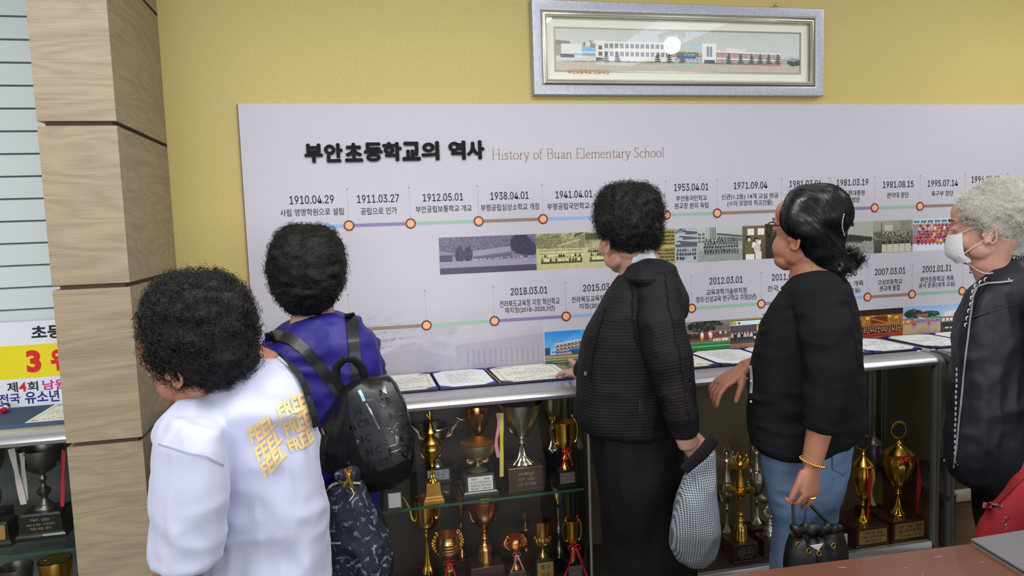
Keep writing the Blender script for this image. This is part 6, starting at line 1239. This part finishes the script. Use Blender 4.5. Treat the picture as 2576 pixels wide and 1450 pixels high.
def woman_hoodie():
    yd = -.66; core = G(); hc = W(1582, 588, yd+.01); Mh = frame_of(-11, 4, 0); T = head(core, hc, Mh, 1.02)
    torso = [(1585, 672, 1655, 656, .13), (1552, 700, 1692, 668, .24), (1528, 735, 1700, 700, .32), (1508, 775, 1706, 750, .35), (1474, 830, 1712, 810, .36), (1457, 885, 1716, 870, .36), (1452, 940, 1716, 930, .35), (1451, 1000, 1712, 990, .34), (1447, 1035, 1706, 1035, .33), (1456, 1058, 1700, 1068, .32), (1475, 1066, 1690, 1085, .28)]
    core.rings(sil(torso[1:], yd, k=.78)); nb = W(1612, 668, yd); core.tube([hc+Mh @ np.array([0, -.02, -.03]), W(1598, 635, yd), nb, W(1615, 720, yd)], [.056, .054, .060, .07], 16)
    arm = [(1655, 735, -.80, .060), (1664, 820, -.86, .060), (1684, 900, -.89, .057), (1700, 980, -.90, .053), (1714, 1040, -.90, .046), (1722, 1092, -.89, .036)]
    AP = [W(a, b, c) for a, b, c, _ in arm]; core.tube(AP+[W(1733, 1118, -.885)], [a[3]*.70 for a in arm]+[.030], 14)
    wr = W(1728, 1105, -.885); hand(core, wr, W(1772, 1150, -.88)-wr, (-.1, .95, -.25), (.75, 0, .6), curls_=[(.5, .95, .6), (.55, 1.0, .6), (.6, 1.0, .6), (.6, 1.0, .6)], s=.95, thumb=(.8, .4, .5), wr=.030)
    fa = [W(1590, 770, -.52), W(1530, 860, -.49), W(1490, 915, -.455), W(1468, 942, -.44)]; core.tube(fa, [.045, .038, .030, .025], 12); w2 = W(1470, 945, -.44); hand(core, w2, W(1432, 930, -.335)-w2, (0, .15, -1), (.2, 1, .1), curl=(.28, .25, .25), s=.92, spread=.5, thumb=(.35, -.4, -.6), wr=.024)
    g = G(); g.rings(sil(torso, yd, e=2.5)); g.tube([AP[0]+[-.01, .05, .0]]+AP, [.06]+[a[3] for a in arm], 18); g.tube(fa[:-1]+[fa[-1]+(fa[-1]-fa[-2])*.2], [.058, .052, .042, .036], 14)
    hood = G(); hood.rings(sil([(1628, 650, 1668, 652, .12), (1585, 668, 1700, 668, .24), (1572, 690, 1706, 690, .27), (1600, 720, 1716, 715, .26), (1640, 755, 1729, 745, .22), (1665, 780, 1728, 775, .16), (1685, 795, 1722, 792, .08)], yd, dy=-.065))
    pants = G(); pants.rings(sil([(1478, 1050, 1712, 1060, .27), (1488, 1110, 1716, 1110, .30), (1500, 1180, 1722, 1180, .31), (1511, 1260, 1730, 1260, .30), (1518, 1340, 1738, 1340, .29), (1518, 1420, 1745, 1420, .28), (1520, 1480, 1745, 1480, .24)], yd)); c = W(1632, 1450, yd); feet = legs_to_floor((c, np.array([.075, .04, 0])), pants, core, r0=.092)
    p = person(core, .0038, np.array([c[0], c[1], 0]), 'person in a black open knit hoodie and black trousers, right hand on the cabinet rail', M_skin_pink); face_parts(T, Mh, 1.0, p, M_hair)
    me = fuse(g, .0062, 6); v = mv(me); A0_, A1_ = AP[0], AP[-1]
    # yarn coordinates: height down the body, angle round it; on the sleeve down and round the arm
    cx = W(1590, 900, yd); ang = np.arctan2(v[:, 0]-cx[0], v[:, 1]-cx[1]); xa = -v[:, 2]; ya = ang*.17; zone = np.zeros(len(v))
    Z_ = np.array(AP); d_best = np.full(len(v), 9.); s_best = np.zeros(len(v)); a_best = np.zeros(len(v)); s0 = 0
    for i in range(len(Z_)-1):
        d_ = Z_[i+1]-Z_[i]; L__ = np.linalg.norm(d_); t = np.clip((v-Z_[i]) @ d_/L__**2, 0, 1); q = v-Z_[i]-t[:, None]*d_; dd = np.linalg.norm(q, axis=1); k = dd < d_best; d_best[k] = dd[k]; s_best[k] = (s0+t*L__)[k]; a_best[k] = np.arctan2(q[:, 0], q[:, 1])[k]; s0 += L__
    onarm = d_best < .072; xa = np.where(onarm, s_best, xa); ya = np.where(onarm, a_best*.055, ya); zone = np.where(onarm & (s_best > .245) & (s_best < s0*.80) & (v[:, 1] < -.80), 1.0, 0.0)
    at_ = me.attributes.new('knit', 'FLOAT_VECTOR', 'POINT'); at_.data.foreach_set('vector', np.stack([xa, ya, zone], 1).ravel().astype(np.float32))
    sw = put_mesh('mesh_hoodie', me, knit_mat(), p, disp=folds([((9, 9, 9), .006, 0), ((22, 22, 16), .003, 1)], 12)); put_mesh('trousers', fuse(pants, .009, 3), M_blackt, p, disp=folds([((9, 9, 12), .005, 0), ((26, 26, 7), .004, 1)], 6)); shoes(feet, -60, p)
    mh = fuse(hood, .006, 4); vh = mv(mh); a3 = mh.attributes.new('knit', 'FLOAT_VECTOR', 'POINT'); a3.data.foreach_set('vector', np.stack([-vh[:, 2], vh[:, 0], np.zeros(len(vh))], 1).ravel().astype(np.float32)); put_mesh('hood', mh, knit_mat(), p, disp=folds([((12, 12, 12), .006, 1)], 2))
    b = world_bvh(sw); band(b, [(1522, 775), (1503, 840), (1490, 900), (1484, 960)], 4, 'drawstring', M_blackt, p, .002, .003); band(b, [(1476, 935), (1476, 945)], 7, 'cord_end', M_gun, p, .004, .003)
    q = hit(b, 1612, 1018, .0015); g = G()
    for i in range(7):
        for j in range(2): g.ell(hit(b, 1609+j*5, 1005+i*5, .0012, yd-.17), (.0013, .0013, .0015), nu=6, nv=4)
    obj('logo_studs', g, M_gun, p, kind='stuff')
    # white label patch on the nape
    bp_ = world_bvh(p); R = []
    for k in (1, .6, .05):
        R.append([hit(bp_, 1627+(x-1627)*k, 640+(y-640)*k, .0018 if k == 1 else .003, yd-.06) for x, y in ((1592, 648), (1604, 634), (1624, 627), (1640, 629), (1646, 642), (1652, 660), (1625, 664), (1588, 662))])
    obj('neck_patch', G().rings(R), mat('patch_white', (.90, .90, .94), .6), p)
    hv_ = G(); hv_.rings(sil([(1560, 464, 1605, 462, .08), (1528, 474, 1638, 472, .14), (1505, 500, 1656, 498, .18), (1496, 538, 1664, 536, .20), (1500, 575, 1664, 575, .20), (1528, 605, 1660, 605, .185), (1545, 622, 1652, 620, .15), (1565, 634, 1640, 630, .10)], yd, dy=-.008)); scalp(hv_, hc, Mh, 1.0, back=.026, up=.056, grow=.97)
    hair = put_mesh('hair', fuse(hv_, .006, 4), M_hairv, p, disp=folds([((40, 40, 40), .007, 0), ((85, 85, 85), .004, 0)], 3)); curls(hair, 3600, .015, .006, 1.1, .0006, M_hair, hair, 8)
    # folded checked jacket held in the left hand
    M_chk = mat('checked_cloth', (.5, .5, .5), .8); nt = M_chk.node_tree; N, L_ = nt.nodes.new, nt.links.new; tc = N('ShaderNodeTexCoord'); sx = N('ShaderNodeSeparateXYZ'); L_(tc.outputs['Object'], sx.inputs[0]); outs = []
    for o_, k in ((sx.outputs[0], 1), (sx.outputs[2], 1)):
        m1 = N('ShaderNodeMath'); m1.operation = 'MULTIPLY'; m1.inputs[1].default_value = 2*PI/.0056; L_(o_, m1.inputs[0]); m2 = N('ShaderNodeMath'); m2.operation = 'SINE'; L_(m1.outputs[0], m2.inputs[0]); m3 = N('ShaderNodeMath'); m3.operation = 'GREATER_THAN'; m3.inputs[1].default_value = 0; L_(m2.outputs[0], m3.inputs[0]); outs.append(m3.outputs[0])
    ad = N('ShaderNodeMath'); ad.operation = 'ADD'; L_(outs[0], ad.inputs[0]); L_(outs[1], ad.inputs[1]); dv = N('ShaderNodeMath'); dv.operation = 'DIVIDE'; dv.inputs[1].default_value = 2; L_(ad.outputs[0], dv.inputs[0]); cr = N('ShaderNodeValToRGB'); cr.color_ramp.elements[0].color = (.02, .022, .03, 1); cr.color_ramp.elements[1].color = (.36, .40, .45, 1); L_(dv.outputs[0], cr.inputs[0]); L_(cr.outputs[0], nt.nodes['Principled BSDF'].inputs['Base Color'])
    yj = -.92; jk = thing('folded_jacket', W(1755, 1420, yj), 'small checked grey jacket with black band, held by the woman in the knit hoodie', 'jacket')
    g = G(); g.rings(sil([(1752, 1148, 1792, 1140, .035), (1736, 1175, 1794, 1168, .05), (1722, 1210, 1800, 1205, .075), (1708, 1250, 1806, 1245, .09), (1696, 1290, 1812, 1288, .10), (1691, 1330, 1815, 1330, .11), (1693, 1370, 1808, 1368, .10), (1708, 1400, 1802, 1392, .085), (1735, 1421, 1780, 1415, .05)], yj, e=2.2))
    body = put_mesh('jacket_body', fuse(g, .005, 4), M_chk, jk, disp=folds([((26, 26, 5), .007, 1), ((14, 14, 14), .004, 0)], 14))
    q = [W(1718, 1172, yj-.03), W(1792, 1088, yj-.035), W(1806, 1110, yj-.035), W(1803, 1114, yj-.02), W(1770, 1150, yj-.03), W(1728, 1188, yj-.03)]
    a, b_, c_ = W(1720, 1184, yj-.035), W(1768, 1140, yj-.045), W(1797, 1103, yj-.04); obj('collar_band', G().tube([a, (a+b_)/2, b_, (b_+c_)/2, c_], [.014, .016, .018, .018, .017], 12, flat=.22, up=(0, -1, .1)), M_blackt, jk, angle=60)
    return p
P3 = woman_hoodie()

# ================================================================ WOMAN IN THE BLACK CARDIGAN AND JEANS
M_card = mat('cardigan_black', (.082, .083, .092), .88, spec=.15, bump=(1500, .2, .0005))
def woman_cardigan():
    yd = -.80; core = G(); hc = W(2038, 577, yd); Mh = frame_of(-19, 2, 0); T = head(core, hc, Mh, 1.03, nose=.4)
    torso = [(1992, 700, 2078, 672, .14), (1972, 722, 2112, 690, .26), (1946, 755, 2140, 722, .33), (1918, 800, 2156, 775, .36), (1897, 860, 2167, 845, .37), (1886, 925, 2172, 915, .37), (1882, 1000, 2178, 990, .37), (1883, 1060, 2180, 1050, .36), (1888, 1098, 2172, 1085, .36), (1905, 1112, 2140, 1108, .35), (1930, 1120, 2118, 1122, .33)]
    core.rings(sil(torso[1:], yd, k=.78)); core.tube([hc+Mh @ np.array([0, -.025, -.03]), W(2037, 655, yd), W(2042, 695, yd), W(2044, 760, yd)], [.052, .051, .060, .075], 16)
    for q, r in (((-.034, .056, -.080), (.030, .032, .026)), ((-.044, .052, -.046), (.028, .034, .036)), ((-.008, .070, -.096), (.026, .022, .016))): core.ell(T(q), r, Mh, 18, 12)
    arm = [(2062, 770, -.94, .064), (2080, 850, -1.00, .062), (2088, 930, -1.02, .058), (2078, 1010, -1.02, .053), (2062, 1080, -1.01, .044)]; AP = [W(a, b, c) for a, b, c, _ in arm]; wr = W(2042, 1168, -1.0)
    core.tube(AP+[W(2052, 1125, -1.005), wr], [a[3]*.72 for a in arm]+[.0285, .0255], 14)
    FR, TH = hand(core, wr, (-.02, .03, -1), (-.35, .9, 0), (-.92, -.25, 0), curls_=[(.55, .75, .5), (.5, .7, .5), (.25, .35, .3), (.35, .6, .4)], s=.90, spread=.25, thumb=(.85, .42, .15), wr=.0255)
    fa = [W(2000, 800, -.66), W(1955, 880, -.63), W(1925, 915, -.61), W(1895, 924, -.60), W(1868, 930, -.60)]; core.tube(fa, [.045, .040, .036, .031, .027], 12); w2 = fa[-1]; hand(core, w2, W(1815, 965, -.60)-w2, (.15, .1, -1), (-.3, -.9, .2), curls_=[(.2, .4, .3), (.35, .5, .4), (.45, .5, .4), (.5, .55, .4)], s=.98, spread=.3, thumb=(.7, .5, .4), wr=.027)
    g = G(); g.rings(sil(torso, yd, e=2.4)); g.tube([AP[0]+[-.01, .05, .01]]+AP, [.066]+[a[3] for a in arm], 18); g.tube(fa[:3]+[fa[2]+(fa[3]-fa[2])*.4], [.055, .050, .046, .042], 14); g.ell(W(2060, 745, -.90), (.07, .07, .06))
    pants = G(); pants.rings(sil([(1905, 1090, 2148, 1080, .30), (1912, 1130, 2146, 1125, .31), (1922, 1180, 2140, 1175, .31), (1934, 1240, 2124, 1235, .30), (1943, 1290, 2110, 1290, .28), (1942, 1340, 2102, 1340, .26), (1938, 1400, 2098, 1400, .25), (1938, 1470, 2096, 1470, .22)], yd)); c = W(2020, 1440, yd); feet = legs_to_floor((c, np.array([.045, .065, 0])), pants, core)
    p = person(core, .0036, np.array([c[0], c[1], 0]), 'person with glasses and clipped black hair in a black cardigan and blue jeans', M_skin_tan); face_parts(T, Mh, 1.0, p, M_hair)
    card = put_mesh('cardigan', fuse(g, .0062, 6), M_card, p, disp=folds([((9, 9, 9), .005, 0), ((12, 12, 30), .005, 1), ((30, 30, 30), .0012, 0)], 16)); jn = put_mesh('jeans', fuse(pants, .008, 3), M_jean, p, disp=folds([((12, 12, 20), .004, 0), ((20, 20, 30), .003, 1)], 18)); shoes(feet, -70, p)
    b = world_bvh(card); bj = world_bvh(jn); bp_ = world_bvh(p); M_st = mat('stitch_blue', (.25, .32, .43), .8)
    band(bj, [(2096, 1122), (2093, 1155), (2094, 1182), (2110, 1190), (2122, 1197)], 3, 'pocket_seam', M_st, jn, .001, .001); band(bj, [(2028, 1245), (2026, 1290), (2020, 1330)], 2.5, 'side_seam', M_st, jn, .001, .001)
    M_pearl = mat('button_silver', (.75, .75, .75), .25, metal=.8)
    for (x, y) in ((1962, 733), (1921, 792), (1896, 850), (1889, 960), (1889, 1010)):
        q = hit(b, x+3, y, .003, yd-.1); obj('button', G().ell(q, (.0045, .004, .0045), nu=10, nv=6), M_pearl, card)
    # lining showing where the front gapes
    band(b, [(1889, 920), (1891, 940), (1892, 965), (1890, 990)], 7, 'lining', mat('lining_pale', (.78, .78, .74), .7), card, .0015, .001)
    band(bp_, [(1992, 700), (2005, 693), (2025, 680), (2043, 668), (2060, 655)], 1.1, 'necklace', M_rgold, p, .0008, .0007)
    a = np.linspace(0, 2*PI, 33); f_ = (wr-AP[-1]); f_ /= np.linalg.norm(f_); u = np.cross(f_, (0, 1, 0)); u /= np.linalg.norm(u); v_ = np.cross(f_, u); cc = wr-f_*.006; g = G()
    for t in a[:-1]: g.ell(cc+(u*math.cos(t)+v_*math.sin(t))*.0305+f_*.004*math.cos(t), (.0029,)*3, nu=8, nv=6)
    obj('bracelet', g, M_gold, p); k = FR[2][1]*.55+FR[2][2]*.45; d_ = FR[2][2]-FR[2][1]; d_ /= np.linalg.norm(d_); u = np.cross(d_, (0, 1, 0)); u /= np.linalg.norm(u); v_ = np.cross(d_, u); obj('ring', G().tube([k+(u*math.cos(t)+v_*math.sin(t))*.0102 for t in np.linspace(0, 2*PI, 25)], .0026, 8), M_gold, p)
    # glasses
    M_fr = mat('glasses_plum', (.28, .10, .14), .25); gl = G()
    for sx in (-1, 1):
        pts = [T((sx*(.033+.027*math.cos(t)), .098+.004*math.cos(t)*(-1), .004+.021*math.sin(t))) for t in np.linspace(0, 2*PI, 25)]; gl.tube(pts, .0019, 6); gl.tube([T((sx*.060, .092, .016)), T((sx*.078, .078, .017)), T((sx*.083, .03, .014)), T((sx*.080, -.01, .006))], [.0045, .0034, .0022, .0018], 6)
        gl.ell(T((sx*.064, .090, .017)), (.006, .006, .005), nu=8, nv=6)
    gl.tube([T((-.008, .102, .008)), T((.008, .102, .008))], .0018, 6); go = obj('glasses', gl, M_fr, p)
    for sx in (-1, 1):
        q = [T((sx*(.033+.025*math.cos(t)), .0975, .004+.019*math.sin(t))) for t in np.arange(20)*2*PI/20]; obj('lens', G().rings([q, [z+Mh @ np.array([0, -.0015, 0]) for z in q]]), glass_mat('lens_glass'), go, smooth=False)
    # combed hair with clip and scrunched bun
    hv_ = G(); hv_.rings(sil([(2015, 466, 2075, 464, .07), (1992, 478, 2100, 474, .13), (1974, 502, 2117, 498, .175), (1963, 535, 2127, 532, .195), (1962, 560, 2130, 560, .20), (1974, 583, 2130, 585, .20), (2008, 612, 2127, 612, .18), (2022, 645, 2120, 645, .15), (2045, 672, 2110, 672, .11), (2062, 690, 2104, 690, .07)], yd, dy=-.012)); scalp(hv_, hc, Mh, 1.03, back=.026, up=.040, grow=.95)
    hair = put_mesh('hair', fuse(hv_, .006, 5), M_hairs, p, disp=folds([((14, 14, 60), .0022, 0)], 5)); bv = world_bvh(hair); tgt = W(2112, 640, yd-.02); v = mv(hair.data)+np.array(world_loc(hair)); gr = np.random.default_rng(4); idx = gr.choice(len(v), 2200); S = []
    for i in idx:
        q = v[i].copy(); path = []
        for k in range(11):
            r = bv.find_nearest(Vector(q)); n = np.array(r[1]); q = np.array(r[0])+n*(.0012 if k else -.001); path.append(q.copy()); d_ = tgt-q; d_ = d_-n*(d_ @ n); L__ = np.linalg.norm(d_)
            if L__ < 1e-3: d_ = np.array([.0, 0, -.001]); L__ = .001
            q = q+d_/L__*min(.011, max(L__, .002))+gr.normal(size=3)*.0006
        S.append(path)
    tag(put_mesh('strands', strand_mesh(np.array(S), .00055*np.linspace(1, .6, 11)), M_hairs, hair), kind='stuff'); curls(hair, 140, .03, .008, .5, .0004, M_hair, hair, 12, jitter=.8, name='flyaways')
    bc = W(2125, 655, yd-.02); g = G(); g.ell(W(2100, 660, yd-.01), (.035, .04, .045))
    for k, (x, y, r) in enumerate(((2112, 650, .024), (2128, 640, .024), (2145, 635, .016), (2160, 648, .017), (2150, 662, .020), (2128, 672, .024), (2112, 685, .018), (2167, 655, .010), (2100, 630, .02))): g.ell(W(x, y, yd-.02+.012*math.sin(k*2)), (r, r*.9, r*.75))
    bun = put_mesh('bun', fuse(g, .0045, 2), M_hairs, hair, disp=folds([((60, 60, 60), .004, 0)], 6)); curls(bun, 900, .016, .008, .6, .0006, M_hairs, hair, 15, name='bun_strands', droop=.1); 
    bh = world_bvh(hair); g = G()
    for i in range(12): g.ell(hit(bh, 2118-4*math.sin(i/11*PI)+3, 540+i*4.6, .003, yd-.05), (.0022, .0022, .0026), nu=8, nv=6)
    cl = obj('hair_clip', g, M_chrome, p); q = W(2132, 565, yd-.02); obj('clip_jaw', G().rbox(tuple(q-[.006, .008, .006]), tuple(q+[.016, .008, .008]), .002).tube([q+[-.005, 0, .004], q+[.010, -.010, .006]], .003, 6), M_lsm, cl)
    # bucket handbag hung from the fingers
    yb = -.99; M_nyl = mat('bag_black_satin', (.045, .045, .05), .5, spec=.5, bump=(30, .2, .003)); hb_ = thing('handbag', W(2052, 1500, yb), 'black drawstring bucket handbag hanging from the hand with the gold bracelet', 'bag'); g = G()
    g.rings(sil([(2000, 1338, 2108, 1332, .08), (1988, 1352, 2118, 1348, .11), (1979, 1380, 2127, 1378, .13), (1975, 1410, 2131, 1410, .14), (1976, 1450, 2129, 1450, .14), (1985, 1500, 2118, 1500, .13), (1990, 1512, 2112, 1512, .12)], yb)); bd = put_mesh('bag_body', fuse(g, .005, 2), M_nyl, hb_, disp=folds([((40, 40, 6), .006, 1)], 20)); bb = world_bvh(bd)
    g = G()
    for k in range(13):
        x = 1998+k*9.3; q = W(x, 1338-(9, 1, 5)[k % 3], yb-.03*math.sin(k/12*PI)-.008); g.ell(q, (.011, .014, .012+.004*(k % 2)), nu=10, nv=8)
    put_mesh('gathered_rim', fuse(g, .003, 3), M_nyl, hb_)
    for (x, y) in ((2007, 1371), (2033, 1386), (2058, 1392), (2095, 1373)):
        q = hit(bb, x, y, .002, yb-.07); obj('eyelet', G().tube([q+[.0058*math.cos(t), -.001, .0066*math.sin(t)] for t in np.linspace(0, 2*PI, 17)], .0014, 6), M_gold, hb_)
    fh = FR[1][3]; fl = FR[2][3]
    for (x, y), top in (((1997, 1338), FR[0][3]*.5+FR[1][3]*.5), ((2107, 1338), FR[2][3]*.5+FR[3][3]*.5)):
        a = W(x, y, yb-.01); obj('strap', G().tube([a, a*.5+top*.5+[0, 0, -.004], top], .0042, 8), M_lsm, hb_); obj('strap_ring', G().tube([a+[.006*math.cos(t), 0, .007*math.sin(t)-.004] for t in np.linspace(0, 2*PI, 13)], .0013, 6), M_gold, hb_)
    obj('strap', G().tube([FR[0][3]*.5+FR[1][3]*.5, FR[1][3]*.5+FR[2][3]*.5+[0, .006, .006], FR[2][3]*.5+FR[3][3]*.5], .0042, 8), M_lsm, hb_)
    q = W(2055, 1377, yb-.073); obj('tissue', G().add([q+[-.018, 0, .005], q+[.018, 0, .006], q+[.004, .0, -.010], q+[-.018, .002, .005], q+[.018, .002, .006], q+[.004, .002, -.010]], [(0, 2, 1), (3, 4, 5), (0, 1, 4, 3), (1, 2, 5, 4), (2, 0, 3, 5)]), mat('tissue_white', (.9, .88, .86), .8), hb_, smooth=False)
    return p
P4 = woman_cardigan()

# ================================================================ GREY HAIRED WOMAN WITH THE MASK
M_jkt = mat('jacket_navy', (.115, .12, .155), .55, spec=.4, bump=(55, .25, .004)); M_mask = mat('mask_white', (.88, .88, .90), .8, bump=(500, .1, .0004)); M_zip = mat('piping_grey', (.62, .62, .64), .4)
def woman_mask():
    yd = -.68; core = G(); hc = W(2486, 568, yd); Mh = frame_of(-38, 8, 0); T = head(core, hc, Mh, 1.06)
    torso = [(2500, 665, 2610, 630, .16), (2470, 700, 2660, 660, .30), (2430, 742, 2690, 700, .37), (2408, 790, 2705, 770, .39), (2398, 850, 2712, 840, .40), (2393, 920, 2716, 910, .40), (2387, 1000, 2720, 990, .40), (2380, 1080, 2724, 1070, .40), (2378, 1140, 2726, 1130, .40), (2390, 1180, 2722, 1175, .39), (2432, 1203, 2700, 1210, .37)]
    core.rings(sil(torso[1:], yd, k=.78)); core.tube([hc+Mh @ np.array([0, -.02, -.03]), W(2490, 655, yd), W(2520, 700, yd), W(2540, 760, yd)], [.062, .060, .070, .08], 16)
    arm = [(2660, 760, -.88), (2690, 900, -.92), (2690, 1060, -.92), (2690, 1180, -.90)]; AP = [W(*a) for a in arm]; core.tube(AP, [.045, .042, .034, .026], 12); hand(core, AP[-1], (-.2, 0, -1), (0, 1, 0), (-1, 0, 0))
    g = G(); g.rings(sil(torso, yd, e=2.4)); g.tube(AP[:-1]+[AP[-1]*.9+AP[-2]*.1], [.075, .066, .056, .046], 16)
    pants = G(); pants.rings(sil([(2440, 1160, 2640, 1170, .28), (2442, 1230, 2640, 1230, .29), (2448, 1290, 2630, 1290, .28), (2458, 1350, 2625, 1350, .26), (2465, 1440, 2620, 1440, .24)], yd)); c = W(2545, 1400, yd); feet = legs_to_floor((c, np.array([.06, .06, 0])), pants, core)
    p = person(core, .0045, np.array([c[0], c[1], 0]), 'person with curly grey hair and a white face mask in a dark navy jacket', M_skin_pink); face_parts(T, Mh, 1.06, p, mat('brow_dark', (.3, .27, .25), .6))
    jk = put_mesh('jacket', fuse(g, .0068, 6), M_jkt, p, disp=folds([((9, 9, 6), .006, 1), ((22, 22, 14), .004, 1), ((40, 40, 40), .0015, 0)], 22)); put_mesh('trousers', fuse(pants, .010, 3), M_blackt, p, disp=folds([((9, 9, 12), .004, 0)], 6)); shoes(feet, -60, p)
    b = world_bvh(jk); bp_ = world_bvh(p)
    band(b, [(2458, 722), (2450, 745), (2444, 790), (2436, 850), (2430, 900), (2424, 960), (2418, 1020), (2412, 1080), (2405, 1140), (2400, 1178)], 4.5, 'zip', M_zip, jk, .003, .003)
    band(b, [(2545, 708), (2515, 712), (2485, 714), (2462, 722), (2448, 750)], 4, 'collar_piping', M_zip, jk, .003, .003)
    band(b, [(2576, 762), (2535, 768), (2490, 782), (2445, 800)], 5, 'yoke_flap', M_jkt, jk, .003, .005)
    for (x, y) in ((2554, 651), (2540, 705), (2380, 1161), (2406, 1165)):
        q = hit(b, x, y, .003, yd-.1); obj('snap', G().tube([q+[.0075*math.cos(t), -.001, .0075*math.sin(t)] for t in np.linspace(0, 2*PI, 17)], .0018, 6).ell(q, (.004, .003, .004), nu=8, nv=6), M_gun, jk)
    # patterned blouse edge inside the open front
    M_blo = mat('blouse_black', (.05, .05, .055), .7); band(b, [(2490, 705), (2470, 722), (2452, 745), (2440, 790), (2433, 840)], 17, 'blouse', M_blo, p, .002, .0015)
    g = G()
    for (x, y) in ((2482, 708), (2470, 715), (2458, 724), (2452, 738), (2448, 752), (2446, 768), (2441, 785), (2437, 803), (2434, 820)):
        q = hit(b, x, y, .005, yd-.1); g.tube([q+[.006*math.cos(t), 0, .007*math.sin(t)] for t in np.linspace(.5, 4.2, 9)], [.0005, .001, .0018, .002, .002, .002, .0018, .001, .0005], 5)
    obj('blouse_motif', g, mat('motif_pale', (.80, .80, .80), .6), p, kind='stuff'); g = G()
    for i in range(16): q = hit(b, 2410-i*.45, 930+i*14, .004, yd-.1); g.ell(q, (.0035, .0025, .0065), nu=8, nv=6)
    obj('lace_edge', g, mat('lace_grey', (.66, .66, .66), .5), jk, kind='stuff')
    # mask: a shell standing off the lower face
    R = []
    for i, z in enumerate(np.linspace(-.012, -.100, 9)):
        rr = []; bulge = .014*math.sin(i/8*PI)+.004+.002*(i % 2); wd_ = .066-.014*(i/8)**2
        for t in np.linspace(-1, 1, 17): x = wd_*math.sin(t*1.35); rr.append(T((x, .040+(.062+bulge)*math.cos(t*1.35)**.8-(.010 if z < -.085 else 0), z)))
        R.append(rr)
    R2 = [[q*1 for q in r] for r in R]; g = G(); k = 17; v = np.concatenate(R); inner = v-(Mh @ np.array([0, .0015, 0])); f = []
    for i in range(8):
        for j in range(16): a = i*k+j; f += [(a, a+1, a+1+k, a+k), (a+153, a+k+153, a+1+k+153, a+1+153)]
    for j in range(16): f += [(j, j+153, j+154, j+1), (136+j, 137+j, 290+j, 289+j)]
    for i in range(8): f += [(i*k, i*k+k, i*k+k+153, i*k+153), (i*k+16, i*k+16+153, i*k+k+16+153, i*k+k+16)]
    g.add(np.concatenate([v, inner]), f); mk = obj('face_mask', g, M_mask, p)
    ear = T((-.079, -.012, .012)); elo = T((-.079, -.008, -.030)); obj('ear_loop', G().tube([R[0][1], ear, T((-.080, -.024, -.008)), elo, R[6][1]], .0014, 6), M_mask, mk)
    q0 = elo+[0, 0, -.004]; q1 = W(2497, 688, yd-.08); g = G(); s_ = R[6][1]
    for i in range(26): t = i/25; q = s_*(1-t)+q1*t+np.array([0, -.012*math.sin(t*PI), -.020*math.sin(t*PI)]); g.ell(q, (.0022, .0015, .0022), nu=6, nv=5)
    obj('mask_chain', g, M_chrome, mk)
    hv_ = G(); hv_.rings(sil([(2455, 483, 2535, 480, .09), (2425, 497, 2566, 492, .16), (2412, 520, 2590, 516, .20), (2416, 548, 2602, 548, .215), (2448, 572, 2606, 575, .21), (2484, 598, 2604, 605, .19), (2500, 628, 2594, 635, .15), (2515, 655, 2585, 660, .11), (2530, 672, 2575, 675, .06)], yd, dy=-.006)); scalp(hv_, hc, Mh, 1.06, back=.038, up=.044)
    hair = put_mesh('hair', fuse(hv_, .0065, 4), M_greyv, p, disp=folds([((45, 45, 45), .008, 0), ((90, 90, 90), .004, 0)], 7)); curls(hair, 4200, .018, .007, .9, .0006, M_grey, hair, 21, droop=.2)
    return p
P5 = woman_mask()
# red shoulder bag at the right edge, behind the table
M_red = mat('red_canvas', (.56, .075, .11), .8, bump=(500, .3, .0008)); yb = -1.02
rb = thing('red_bag', W(2560, 1500, yb), 'red canvas bag with a pink zip tab and metal ring at the right edge', 'bag'); g = G()
g.rings(sil([(2560, 1190, 2680, 1150, .06), (2522, 1235, 2690, 1200, .12), (2492, 1275, 2700, 1250, .16), (2468, 1310, 2705, 1300, .18), (2452, 1350, 2705, 1345, .18), (2448, 1420, 2700, 1420, .18), (2460, 1480, 2690, 1480, .16)], yb))
bd = put_mesh('bag_body', fuse(g, .006, 3), M_red, rb, disp=folds([((12, 12, 12), .006, 0), ((25, 25, 8), .004, 1)], 30)); b = world_bvh(bd)
band(b, [(2472, 1271), (2486, 1273), (2500, 1276)], 15, 'zip_tab', mat('tab_pink', (.80, .35, .42), .6), rb, .006, .002, fallback=yb-.05); band(b, [(2494, 1273), (2510, 1274), (2524, 1278)], 5, 'zip', M_gun, rb, .008, .0015, fallback=yb-.05); band(b, [(2500, 1273), (2540, 1235), (2576, 1196)], 10, 'top_seam', mat('red_piping', (.50, .05, .09), .8), rb, .002, .003, fallback=yb-.03)
st = [W(2570, 1200, yb), W(2610, 1100, yb+.02), W(2668, 1050, yb+.05), W(2715, 1120, yb+.04), W(2690, 1180, yb)]; obj('strap', G().tube(st, .011, 8, flat=.3, up=(0, -1, .1)), M_red, rb)
q = hit(b, 2531, 1310, .004, yb-.08); obj('key_ring', G().tube([q+[.011*math.cos(t), 0, .011*math.sin(t)] for t in np.linspace(0, 2*PI, 21)], .001, 6), M_chrome, rb); obj('chain', G().tube([q+[-.003+.002*math.sin(i*2), -.002, -.012-i*.004] for i in range(7)], .0014, 6), M_chrome, rb)
